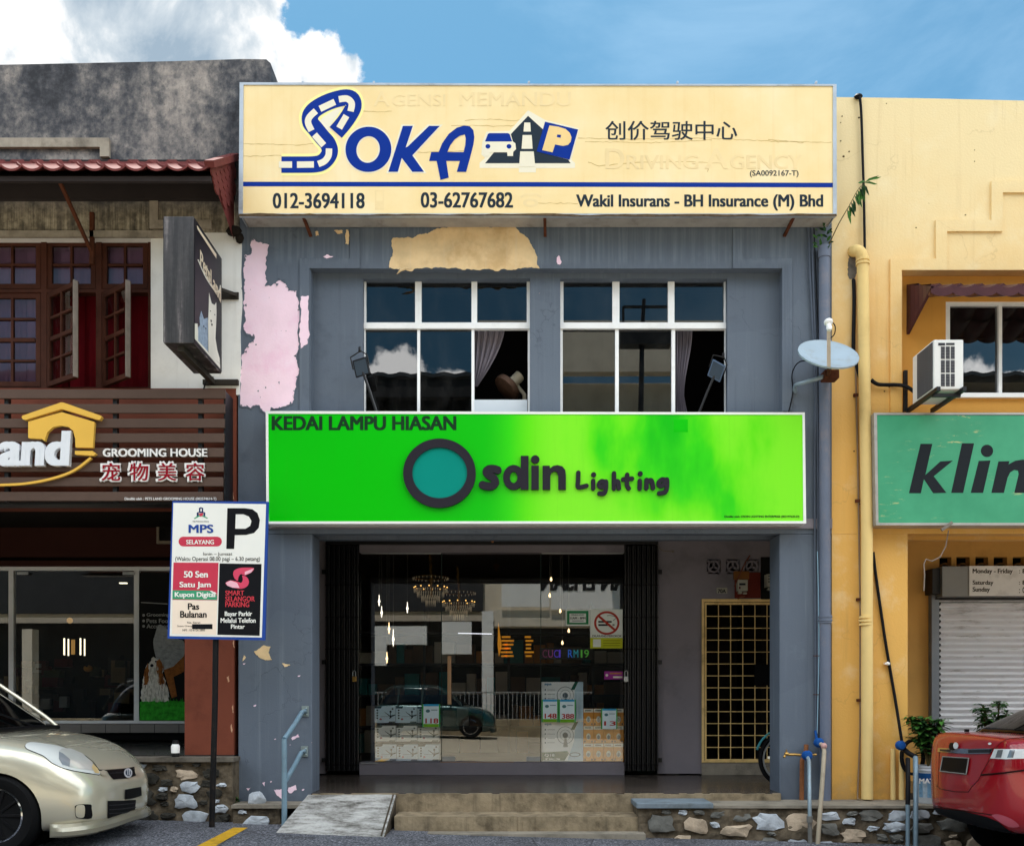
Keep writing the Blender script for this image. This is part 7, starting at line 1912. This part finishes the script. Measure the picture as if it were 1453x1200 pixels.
obj('print', mb, [mat('poster_dark', '#131313', .5, var=.2), mat('poster_grass', '#37a82e', .6, var=.4, vscale=16), mat('poster_grey', '#aeb1b3', .5, var=.2, vscale=18), mat('poster_cream', '#efeadf', .5, var=.2, vscale=20), mat('poster_brown', '#a0622f', .5, var=.3, vscale=20), M_ck, mat('poster_text', '#a2a29f', .5), mat('poster_umber', '#5c3218', .5), mat('poster_shade', '#b7b0a2', .5), mat('poster_fold', '#85888c', .5)], po)
tl = thing('track_lights', 'row of small white lamps inside the pet shop', 'lamp', P(100, 860, 4.2))
mb = MB()
for x, y, w, h in ((90, 905, 1.4, 24), (96, 906, 1.2, 24), (113, 905, 1.4, 24), (119, 906, 1.2, 24)): mb.pbox(x, y, x + w, y + h, 4.2, .02)
mb.pbox(101, 907, 105.5, 928, 4.22, .02, 1); mb.pbox(169, 826, 179, 827.6, 4.2, .05); mb.ball(P(99, 880, 4.3), .045, 1, 10)
obj('tube', mb, [emit('pet_tube', '#efe3c4', 1.6), emit('pet_amber', '#b98c4a', .35)], tl)
tg = thing('pet_shop_rack', 'dim rack of pet goods inside the pet shop window', 'rack', (wx(95, 4.0), 4.0, ZL))
mb = MB(); r = random.Random(12)
for k in range(70):
    x, y = r.uniform(-150, 190), 940 + abs(r.gauss(0, 42))
    if y > 1035: continue
    p = P(x, y, 3.6 + r.random() * 1.5); s = r.uniform(.03, .11); mb.obox(p, Vector((s, s * .2, 0)), Vector((-.1 * s, s, 0)), Vector((0, .1 * s, s * r.uniform(.6, 1.8))), r.choice((0, 0, 1, 1, 2, 3, 4)))
obj('goods', mb, [mat('pet_goods_%s' % n_, h, .4) for n_, h in (('black', '#17171a'), ('olive', '#3d3f2a'), ('tan', '#7d6a4c'), ('grey', '#8d8f92'), ('maroon', '#4a1a1c'))], tg)
mb = MB(); mb.ball(P(125, 948, 3.4), .06, 0, 12, (1.1, .8, .8)); mb.ball(P(123, 944, 3.36), .02, 1, 8); tag(obj('toy', mb, [mat('toy_amber', '#b98745', .5, var=.2, vscale=20), M_ck], smooth_=True), 'small amber toy head inside the pet shop window', 'toy')
# ------------------------------------------------------------------ cars
CAMP = Vector((0, -CD, EZ))
def bake(name, mb, mods):
    o = obj(name, mb, [])
    for f in mods: f(o)
    dg = bpy.context.evaluated_depsgraph_get(); dg.update()
    me = bpy.data.meshes.new_from_object(o.evaluated_get(dg))
    vs = [v.co.copy() for v in me.vertices]; fs = [tuple(p.vertices) for p in me.polygons]
    bpy.data.objects.remove(o); bpy.data.meshes.remove(me)
    return vs, fs
def loft(rings):
    mb = MB(); n = len(rings[0]); vs = [p for R in rings for p in R]; fs = []
    for i in range(len(rings) - 1):
        for k in range(n): fs.append((i * n + k, i * n + (k + 1) % n, (i + 1) * n + (k + 1) % n, (i + 1) * n + k))
    fs.append(tuple(range(n - 1, -1, -1))); fs.append(tuple((len(rings) - 1) * n + k for k in range(n)))
    mb.add(vs, fs); return mb
def subsurf(l):
    def f(o):
        m = o.modifiers.new('s', 'SUBSURF'); m.levels = l; m.render_levels = l
    return f
def body_ring(x, yc, w, zb, zs, ze, zt):
    half = [(0, zb), (.72 * w, zb), (.93 * w, zb + .035), (.985 * w, zb + .30 * (zs - zb)), (1.0 * w, zb + .72 * (zs - zb)), (.975 * w, zs), (.86 * w, ze), (.5 * w, zt - .25 * (zt - ze)), (0, zt)]
    L = [(x, yc - a, z) for a, z in half]; R = [(x, yc + a, z) for a, z in half[1:-1]][::-1]
    return [Vector(p) for p in L + R]
def cabin_ring(x, yc, wb, wt, zb, zt):
    half = [(0, zb), (wb * .98, zb), (wb, zb + .02), (wb * .55 + wt * .45, zb + (zt - zb) * .5), (wt * 1.02, zb + (zt - zb) * .88), (wt * .86, zt - .01), (wt * .4, zt), (0, zt + .006)]
    L = [(x, yc - a, z) for a, z in half]; R = [(x, yc + a, z) for a, z in half[1:-1]][::-1]
    return [Vector(p) for p in L + R]
class Skin:
    def __init__(s, vs, fs): s.b = BVHTree.FromPolygons(vs, fs)
    def hit(s, px, py):
        d = Vector(((px - CX) / F, 1, (HY - py) / F)).normalized(); h = s.b.ray_cast(CAMP, d)
        if h[0] is None: return None
        n = h[1] if h[1].dot(d) < 0 else -h[1]
        return h[0], n
    def patch(s, mb, poly, off=.004, m=0, cell=2.2, rim=.0):
        """panel following the body: a photograph outline dropped onto the surface"""
        bm = bmesh.new(); vs, fs = fill2d([poly], 0.0)
        vv = [bm.verts.new((x, y, 0)) for x, y, z in vs]
        for f in fs:
            try: bm.faces.new([vv[i] for i in f])
            except ValueError: pass
        bmesh.ops.remove_doubles(bm, verts=bm.verts, dist=1e-4)
        bmesh.ops.triangulate(bm, faces=bm.faces)
        for _ in range(6):
            es = [e for e in bm.edges if e.calc_length() > cell]
            if not es: break
            bmesh.ops.subdivide_edges(bm, edges=es, cuts=1); bmesh.ops.triangulate(bm, faces=[f for f in bm.faces if len(f.verts) > 3])
        bm.verts.index_update(); pos = {}; good = {}
        for v in bm.verts:
            h = s.hit(v.co.x, v.co.y)
            if h: good[v.index] = h[0] + h[1] * off
        F_ = [f for f in bm.faces if all(v.index in good for v in f.verts)]
        ids = sorted({v.index for f in F_ for v in f.verts}); mp = {a: i for i, a in enumerate(ids)}
        mb.add([good[i] for i in ids], [[mp[v.index] for v in f.verts] for f in F_], m); bm.free()
    def line(s, mb, pts, r=.003, m=0, off=.0):
        P_ = []
        for i in range(len(pts) - 1):
            n = max(2, int(math.dist(pts[i], pts[i + 1]) / 2.0))
            for k in range(n + (1 if i == len(pts) - 2 else 0)):
                t = k / n; h = s.hit(pts[i][0] + (pts[i + 1][0] - pts[i][0]) * t, pts[i][1] + (pts[i + 1][1] - pts[i][1]) * t)
                if h: P_.append(h[0] + h[1] * off)
        if len(P_) > 1: mb.tube(P_, r, 6, m)
def car_paint(name, col, metal, rough, coat=1.0):
    m, t, b = newmat(name); co = t.coord()
    n = t.noise(co, 700, 2, .5); c = srgb(col)
    t.put(b.inputs['Base Color'], t.mix(t.math('MULTIPLY', n, .25), c, tuple(min(1, x * 1.25 + .01) for x in c[:3]) + (1,)))
    b.inputs['Metallic'].default_value = metal; b.inputs['Roughness'].default_value = rough
    b.inputs['Coat Weight'].default_value = coat; b.inputs['Coat Roughness'].default_value = .03
    t.put(b.inputs['Normal'], t.bump(t.noise(co, 2.5, 3, .5), .02, .02))
    return m
M_carglass = mat('car_glass', '#07090a', .05, var=.05, spec=.7); M_tyre = mat('tyre', '#131314', .8, var=.15, bump=.2, bscale=90)
M_chrome = mat('chrome', '#c9cbce', .08, metal=1.0, var=.02); M_trim = mat('black_trim', '#121214', .45, var=.08); M_well = mat('wheel_well', '#060606', .9)
def car_wheel(root, cx, y_out, side, cz, R, rim_m, spokes=10, width=.18):
    """side -1: outer face towards the camera"""
    c = Vector((cx, y_out, cz)); ax = (0, side, 0); mb = MB()
    Rr = R * .66
    mb.lathe([(Rr, -.004), (Rr + .012, .004), (R - .03, .010), (R - .008, -.012), (R, -.035), (R, -width + .03), (R - .02, -width), (Rr, -width)], c, ax, 48)
    w = obj('wheel', mb, M_tyre, root, smooth_=True)
    mb = MB(); mb.lathe([(Rr, -.03), (Rr + .003, .0), (Rr - .008, .004), (Rr - .016, -.004), (Rr - .022, -.05), (Rr - .03, -.14)], c, ax, 48); obj('rim', mb, M_chrome, w, smooth_=True)
    mb = MB(); mb.lathe([(Rr - .02, -.10), (0, -.10)], c, ax, 40); obj('brake_disc', mb, M_well, w)
    mb = MB()
    for k in range(spokes):
        a = 2 * math.pi * k / spokes; d = Vector((math.cos(a), 0, math.sin(a)))
        mb.bar(c + d * .03 + Vector((0, side * -.012, 0)), c + d * (Rr - .014) + Vector((0, side * -.004, 0)), .024, .020)
    mb.lathe([(.045, -.04), (.045, -.006), (.03, .0), (0, .0)], c, ax, 18)
    for k in range(4):
        a = .4 + 2 * math.pi * k / 4; mb.ball(c + Vector((math.cos(a) * .05, side * -.004, math.sin(a) * .05)), .008, 0, 6)
    obj('spokes', mb, rim_m, w, bevel=.002)
    return w
def arch_cut(cx, yc, hw, cz, R):
    mb = MB()
    for s in (-1, 1): mb.lathe([(R, -.02), (R, .36), (0, .36)] if False else [(R, -.25), (R, .30)], Vector((cx, yc + s * (hw + .0), cz)), (0, -s, 0), 48)
    return mb
def cutter(mb):
    def f(o):
        c = obj('cut', mb, []); c.hide_render = True
        m = o.modifiers.new('b', 'BOOLEAN'); m.object = c; m.operation = 'DIFFERENCE'; m.solver = 'EXACT'
        f.c = c
    return f

# ---- silver hatchback: nose at the left edge of the picture
YC = -CD + 8.08
sv = thing('parked_car', 'silver gold hatchback parked nose right below the pet shop', 'car', (-4.6, YC, ground(-4.6)))
rings = [body_ring(*a) for a in (
    (-3.385, YC, .34, .46, .60, .63, .645), (-3.405, YC, .49, .37, .63, .68, .70), (-3.45, YC, .60, .335, .66, .735, .755), (-3.54, YC, .69, .325, .72, .83, .86),
    (-3.67, YC, .755, .300, .80, .925, .955), (-3.83, YC, .795, .295, .88, 1.00, 1.03), (-4.05, YC, .82, .30, .95, 1.06, 1.085), (-4.42, YC, .825, .33, 1.02, 1.105, 1.125),
    (-4.8, YC, .825, .33, 1.05, 1.13, 1.145), (-5.6, YC, .825, .33, 1.07, 1.14, 1.15), (-6.3, YC, .82, .34, 1.08, 1.15, 1.16), (-6.7, YC, .79, .36, 1.08, 1.15, 1.16), (-6.88, YC, .72, .42, 1.04, 1.12, 1.13), (-6.93, YC, .6, .5, .95, 1.0, 1.0))]
WX, WZ_ = -4.115, .465
cut = MB()
for s in (-1, 1):
    for x in (WX, WX - 2.44): cut.lathe([(0, -.30), (.345, -.30), (.345, .30), (0, .30)], Vector((x, YC + s * .84, WZ_)), (0, 1, 0), 48)
cf = cutter(cut)
vs, fs = bake('body', loft(rings), [subsurf(3), cf]); bpy.data.objects.remove(cf.c)
M_silver = car_paint('silver_gold_paint', '#cfc8b2', .42, .26)
mb = MB(); mb.add(vs, fs); body = obj('body', mb, M_silver, sv, smooth_=True)
S = Skin(vs, fs)
mb = MB()
for s in (-1, 1):
    for x in (WX, WX - 2.44): mb.lathe([(.34, -.26), (.34, .02), (0, .02)], Vector((x, YC + s * .56, WZ_)), (0, s, 0), 32)
obj('wheel_well', mb, M_well, sv)
for s in (-1, 1):
    for x in (WX, WX - 2.44): car_wheel(sv, x, YC + s * .80, s, WZ_, .325, M_trim, 10)
# cabin
cr = [cabin_ring(*a) for a in ((-4.36, YC, .72, .62, 1.09, 1.12), (-4.50, YC, .73, .62, 1.09, 1.225), (-4.80, YC, .755, .60, 1.1, 1.46), (-5.05, YC, .765, .585, 1.1, 1.62), (-5.4, YC, .77, .58, 1.1, 1.70), (-6.2, YC, .77, .57, 1.1, 1.70), (-6.55, YC, .75, .55, 1.12, 1.62), (-6.85, YC, .68, .50, 1.12, 1.20))]
gv, gf = bake('cabin', loft(cr), [subsurf(2)])
mb = MB(); cm = []
for f in gf:
    c = sum((gv[i] for i in f), Vector()) / len(f); roof = (abs(c.y - YC) < .60 and c.z > 1.60 and -6.4 < c.x < -5.0)
    cm.append(1 if roof else 0)
o_ = len(mb.v); mb.v += [tuple(v) for v in gv]; mb.f += gf; mb.m += cm
obj('cabin_glass', mb, [M_carglass, M_silver], sv, smooth_=True)
mb = MB()
for s in (-1, 1):
    pl = [Vector((-4.38, YC + s * .735, 1.115)), Vector((-4.50, YC + s * .70, 1.23)), Vector((-4.80, YC + s * .655, 1.455)), Vector((-5.05, YC + s * .625, 1.61)), Vector((-5.4, YC + s * .60, 1.675)), Vector((-6.2, YC + s * .59, 1.675)), Vector((-6.6, YC + s * .6, 1.56)), Vector((-6.86, YC + s * .66, 1.18))]
    mb.tube(smooth(pl, 5), .019, 8)
    for xx, a in ((-5.55, .03), (-6.25, .04)): mb.bar((xx, YC + s * .79, 1.12), (xx + .03, YC + s * .615, 1.66), .05, .03)
obj('pillar', mb, M_silver, sv, smooth_=True)
mb = MB(); mb.tube(smooth([Vector((-4.36, YC - .70, 1.118)), Vector((-4.30, YC - .4, 1.130)), Vector((-4.28, YC, 1.135)), Vector((-4.30, YC + .4, 1.130)), Vector((-4.36, YC + .70, 1.118))], 6), .022, 6)
for yy in (-.35, .2): mb.bar((-4.34, YC + yy, 1.15), (-4.58, YC + yy - .38, 1.315), .018, .014)
obj('wiper', mb, M_trim, sv)
for s in (-1, 1):
    mb = MB(); mb.ball((-4.72, YC + s * .93, 1.18), .1, 0, 12, (.6, 1.0, .75)); mb.bar((-4.70, YC + s * .78, 1.13), (-4.70, YC + s * .88, 1.15), .05, .03); obj('mirror', mb, M_silver, sv, smooth_=True)
# lamps, grille, plate, vents dropped on the nose
zc = lambda p: zz(p, 0, 960, 5.0)
hl = zc(smooth([(178, 492), (190, 474), (230, 466), (300, 474), (400, 490), (520, 530), (620, 590), (690, 655), (706, 692), (670, 690), (560, 672), (460, 650), (370, 610), (310, 562), (230, 528), (190, 510), (178, 492)], 3)[:-1])
mb = MB(); S.patch(mb, hl, .006, 0); obj('headlight', mb, mat('headlight_lens', '#d2d3d0', .12, var=.04, coat=1.0), sv, smooth_=True)
mb = MB(); S.patch(mb, zc([(415, 530), (440, 510), (500, 512), (580, 545), (650, 610), (690, 670), (650, 668), (560, 655), (480, 640), (490, 610), (460, 580), (415, 560)]), .008, 0); S.patch(mb, zc([(655, 620), (690, 655), (700, 688), (668, 684), (645, 645)]), .0095, 1); S.patch(mb, zc([(415, 535), (440, 545), (495, 590), (490, 640), (440, 625), (415, 585)]), .0095, 2)
obj('headlight_reflector', mb, [mat('lamp_reflector', '#ecebe4', .15, metal=.5), mat('lamp_amber', '#c2a878', .3), mat('lamp_shadow', '#9aa0a6', .2, metal=.4)], sv, smooth_=True)
mb = MB(); S.line(mb, hl + hl[:1], .0045); obj('headlight_seal', mb, M_trim, sv)
mb = MB(); S.patch(mb, zc([(752, 664), (870, 652), (945, 648), (955, 655), (962, 700), (900, 720), (800, 728), (775, 700)]), .006, 0); S.patch(mb, zc([(760, 878), (860, 876), (960, 870), (952, 965), (860, 992), (760, 1008)]), .006, 0); S.patch(mb, zc([(608, 905), (640, 902), (648, 1000), (600, 1000)]), .007, 0)
S.patch(mb, zc([(880, 798), (930, 790), (995, 778), (998, 840), (930, 862), (880, 868)]), .010, 1)
obj('grille', mb, [M_trim, mat('plate_black', '#0c0c0e', .4)], sv, smooth_=True)
mb = MB()
for y in (905, 935, 962): S.line(mb, zc([(765, y + 6), (860, y), (955, y - 14)]), .005, 0, .008)
S.line(mb, zc([(770, 690), (870, 680), (958, 675)]), .005, 0, .008)
obj('grille_bar', mb, mat('grille_grey', '#2a2a2d', .4), sv)
mb = MB(); S.patch(mb, zc(ell(900, 686, 30, 33, 20)), .014, 0, 1.2); S.patch(mb, zc(ell(900, 686, 20, 22, 16)), .017, 1, 1.2); S.line(mb, zc([(895, 668), (895, 705)]), .004, 0, .018); S.line(mb, zc([(908, 668), (908, 705)]), .004, 0, .018); S.patch(mb, zc(ell(962, 668, 16, 34, 16)), .016, 2, 1.5); S.patch(mb, zc(ell(728, 684, 22, 20, 16)), .010, 2, 1.5)
obj('badge', mb, [mat('badge_silver', '#d2d4d8', .25, metal=.4), mat('badge_blue', '#2e3a4c', .3), M_silver], sv, smooth_=True)
mb = MB(); fgo = zc(smooth([(530, 915), (560, 903), (640, 903), (648, 930), (648, 1000), (560, 1000), (535, 985), (530, 915)], 3)[:-1]); S.patch(mb, fgo, .004, 0); S.patch(mb, zc(smooth([(534, 930), (548, 908), (590, 907), (600, 930), (598, 975), (588, 994), (552, 994), (536, 975), (534, 930)], 3)[:-1]), .008, 1, 1.5)
obj('fog_lamp', mb, [M_trim, M_silver], sv, smooth_=True)
mb = MB()
S.line(mb, zc([(704, 660), (755, 662), (870, 654), (950, 640)]), .006); S.line(mb, zc([(704, 660), (660, 600), (600, 555)]), .0035)
S.line(mb, zc([(0, 378), (60, 378), (200, 400), (420, 480), (560, 540), (660, 610), (706, 665)]), .0025)
obj('panel_gap', mb, M_trim, sv)
mb = MB(); lip = smooth([Vector((-3.71, YC - .745, .305)), Vector((-3.62, YC - .715, .302)), Vector((-3.52, YC - .66, .305)), Vector((-3.45, YC - .54, .31)), Vector((-3.415, YC - .28, .315)), Vector((-3.41, YC, .32)), Vector((-3.415, YC + .28, .315)), Vector((-3.45, YC + .52, .31)), Vector((-3.52, YC + .64, .305))], 8)
prl = [(.0, .085), (.035, .060), (.052, .030), (.050, -.005), (.030, -.020), (-.05, -.022), (-.05, .08)]
rg_ = []
for i, p in enumerate(lip):
    p = Vector(p); d = Vector(lip[min(i + 1, len(lip) - 1)]) - Vector(lip[max(i - 1, 0)]); o_ = Vector((d.y, -d.x, 0)).normalized() * (1 if i >= 0 else 1)
    if o_.x * 1 + (1 if p.y < YC else 0) * 0 < 0 and abs(p.y - YC) < .5: o_ = -o_
    if abs(p.y - YC) >= .5 and (o_.y > 0) != (p.y > YC): o_ = -o_
    tp = min(1.0, i / 8.0, (len(lip) - 1 - i) / 4.0 + .3)
    rg_.append([p + o_ * a * tp + Vector((0, 0, b)) for a, b in prl])
n_ = len(prl)
for i in range(len(rg_) - 1):
    for k in range(n_): mb.face([rg_[i][k], rg_[i][(k + 1) % n_], rg_[i + 1][(k + 1) % n_], rg_[i + 1][k]]); obj('bumper_lip', mb, M_silver, sv)

# a darker hatchback of the same shape across the street: it shows mirrored in the shop glass
tv = dup(sv, (2.9, -12.6, .02), 'dark teal hatchback parked across the street, mirrored in the shop glass'); M_teal = car_paint('teal_paint', '#153a3b', .4, .25)
for o in list(tv.children) + [g for c in tv.children for g in c.children]:
    for s_ in getattr(o, 'material_slots', []):
        if s_.material is M_silver: s_.link = 'OBJECT'; s_.material = M_teal
# ---- red saloon: boot at the right edge of the picture
YC2 = -CD + 7.88
rd = thing('parked_car', 'red saloon parked boot left by the rubble wall', 'car', (5.6, YC2, ground(5.6)))
rings = [body_ring(*a) for a in (
    (3.82, YC2, .34, .45, .62, .645, .655), (3.845, YC2, .50, .37, .70, .735, .745), (3.885, YC2, .61, .335, .90, .965, .985), (3.915, YC2, .66, .32, 1.01, 1.062, 1.078), (3.965, YC2, .71, .315, 1.035, 1.082, 1.098),
    (4.08, YC2, .775, .30, 1.02, 1.085, 1.105), (4.3, YC2, .83, .29, .99, 1.08, 1.10), (4.7, YC2, .845, .25, .95, 1.06, 1.09), (5.6, YC2, .845, .22, .93, 1.03, 1.05), (6.6, YC2, .84, .22, .90, .98, 1.02), (7.1, YC2, .82, .22, .82, .93, .98), (7.6, YC2, .77, .22, .70, .84, .88), (7.95, YC2, .66, .25, .58, .68, .70), (8.03, YC2, .5, .33, .50, .55, .56))]
WX2, WZ2 = 4.62, .255
cut = MB()
for s in (-1, 1):
    for x in (WX2, WX2 + 2.55): cut.lathe([(0, -.30), (.335, -.30), (.335, .30), (0, .30)], Vector((x, YC2 + s * .86, WZ2)), (0, 1, 0), 48)
cf = cutter(cut)
vs, fs = bake('body', loft(rings), [subsurf(3), cf]); bpy.data.objects.remove(cf.c)
M_red = car_paint('red_paint', '#a01420', .15, .25, .8)
mb = MB(); mb.add(vs, fs); obj('body', mb, M_red, rd, smooth_=True)
S = Skin(vs, fs)
mb = MB()
for s in (-1, 1):
    for x in (WX2, WX2 + 2.55): mb.lathe([(.33, -.26), (.33, .02), (0, .02)], Vector((x, YC2 + s * .58, WZ2)), (0, s, 0), 32)
obj('wheel_well', mb, M_well, rd)
for s in (-1, 1):
    for x in (WX2, WX2 + 2.55): car_wheel(rd, x, YC2 + s * .82, s, WZ2, .31, M_alu, 10)
cr = [cabin_ring(*a) for a in ((4.26, YC2, .66, .56, 1.06, 1.095), (4.42, YC2, .70, .57, 1.06, 1.18), (4.72, YC2, .735, .57, 1.05, 1.33), (5.05, YC2, .755, .57, 1.04, 1.46), (5.3, YC2, .765, .575, 1.0, 1.51), (5.9, YC2, .765, .57, 1.0, 1.47), (6.4, YC2, .75, .58, 1.0, 1.28), (6.9, YC2, .70, .62, .95, 1.0))]
gv, gf = bake('cabin', loft(cr), [subsurf(2)])
mb = MB(); cm = []
for f in gf:
    c = sum((gv[i] for i in f), Vector()) / len(f); cm.append(1 if (abs(c.y - YC2) < .58 and c.z > 1.42 and 4.8 < c.x < 5.9) else 0)
mb.v += [tuple(v) for v in gv]; mb.f += gf; mb.m += cm
obj('cabin_glass', mb, [M_carglass, M_red], rd, smooth_=True)
mb = MB()
for s in (-1, 1):
    pl = [Vector((4.9, YC2 + s * .615, 1.385)), Vector((5.05, YC2 + s * .61, 1.43)), Vector((5.3, YC2 + s * .605, 1.475)), Vector((5.9, YC2 + s * .60, 1.44)), Vector((6.4, YC2 + s * .61, 1.26)), Vector((6.85, YC2 + s * .68, 1.02))]
    mb.tube(smooth(pl, 5), .028, 8)
obj('pillar', mb, M_red, rd, smooth_=True)
zd = lambda p: zz(p, 1300, 980, 5.457)
mb = MB(); tl_ = zd([(505, 645), (545, 580), (580, 522), (612, 450), (660, 400), (720, 372), (860, 360), (980, 350), (980, 560), (900, 585), (835, 610), (680, 630)])
S.patch(mb, zd([(505, 645), (545, 580), (580, 526), (700, 526), (835, 522), (980, 500), (980, 570), (835, 608), (680, 630)]), .006, 0); S.patch(mb, zd([(612, 452), (660, 402), (720, 374), (835, 366), (980, 350), (980, 440), (835, 450)]), .006, 0)
obj('tail_light', mb, mat('tail_red', '#8f1420', .1, var=.06, coat=1.0), rd, smooth_=True)
mb = MB(); S.patch(mb, zd([(580, 522), (612, 450), (835, 450), (980, 438), (980, 505), (835, 522), (700, 527)]), .008, 0)
for x in (640, 728): S.patch(mb, zd([(x, 458), (x + 40, 456), (x + 25, 515), (x - 20, 516)]), .0095, 1)
obj('tail_light_clear', mb, [mat('tail_clear', '#d9dadb', .12, coat=1.0), mat('tail_grey', '#8d9094', .15, metal=.5)], rd, smooth_=True)
mb = MB(); S.line(mb, tl_ + tl_[:1], .004, 0, .004); S.line(mb, zd([(505, 648), (680, 633), (835, 612), (980, 574)]), .008, 0, .003); S.line(mb, zd([(505, 645), (480, 690), (430, 740), (405, 780), (300, 778), (185, 755), (160, 735)]), .0035); S.line(mb, zd([(180, 470), (176, 600), (168, 735)]), .003); S.line(mb, zd([(125, 885), (300, 915), (500, 945), (600, 960)]), .004)
obj('panel_gap', mb, mat('gap_dark', '#2a0a0d', .5), rd)
mb = MB(); S.patch(mb, zd([(176, 440), (300, 445), (420, 448), (605, 445), (580, 485), (420, 488), (300, 480), (172, 470)]), .008, 0); S.patch(mb, zd([(410, 456), (590, 452), (576, 478), (412, 480)]), .010, 1); S.patch(mb, zd([(190, 450), (270, 455), (270, 472), (190, 466)]), .010, 1)
obj('boot_trim', mb, [M_chrome, mat('trim_smoke', '#3c3d40', .15, metal=.6)], rd, smooth_=True)
mb = MB(); S.patch(mb, zd(ell(320, 425, 20, 25, 20)), .016, 0, 1.2); S.patch(mb, zd(ell(285, 430, 22, 30, 20)), .012, 1, 1.2); S.patch(mb, zd(ell(578, 410, 13, 9, 14)), .010, 0, 1.2)
obj('badge', mb, [mat('badge_highlight', '#e6e8ea', .2, metal=.2), M_trim], rd, smooth_=True)  # chrome highlight put into the badge colour
mb = MB(); S.patch(mb, zd([(218, 510), (420, 522), (400, 645), (198, 622)]), .014, 0); obj('number_plate', mb, mat('plate_black', '#0c0c0e', .4), rd)
mb = MB(); q = zd([(218, 510), (420, 522), (400, 645), (198, 622)]); S.line(mb, q + q[:1], .005, 0, .015); obj('plate_rim', mb, mat('plate_rim', '#8c8a88', .4), rd)
mb = MB(); S.patch(mb, zd([(100, 890), (200, 905), (380, 930), (560, 975), (640, 1010), (720, 1075), (800, 1110), (980, 1140), (980, 1200), (100, 1200)]), .006, 0); obj('diffuser', mb, mat('diffuser_black', '#161618', .6), rd, smooth_=True)
mb = MB(); S.patch(mb, zd(smooth([(592, 960), (640, 950), (740, 985), (800, 1040), (720, 1045), (640, 1000), (592, 960)], 3)[:-1]), .012, 0); obj('reflector', mb, mat('reflector_pink', '#c05a68', .15, coat=1.0), rd, smooth_=True)
mb = MB(); mb.bar((4.02, YC2 + .2, 1.10), (4.02, YC2 + .2, 1.125), .03, .03); obj('antenna', mb, M_trim, rd)

# every separate patch, clip, bracket and the like is a part of its own
SPLIT = {'peeled_paint', 'paint_remnant', 'louvre', 'bare_plaster', 'paint_chip', 'moulding', 'door_patch', 'hinge', 'clip', 'wall_hole', 'cement_patch', 'batten', 'broken_ledge', 'vent_block', 'sign_board', 'wheel_well'}
for o in list(sc.objects):
    if o.type == 'MESH' and o.name.split('.')[0] in SPLIT and not (o.name.startswith('vent_block') and o.parent is lamp) and o.name.split('.')[0] != 'sign_board':
        split_loose(o)
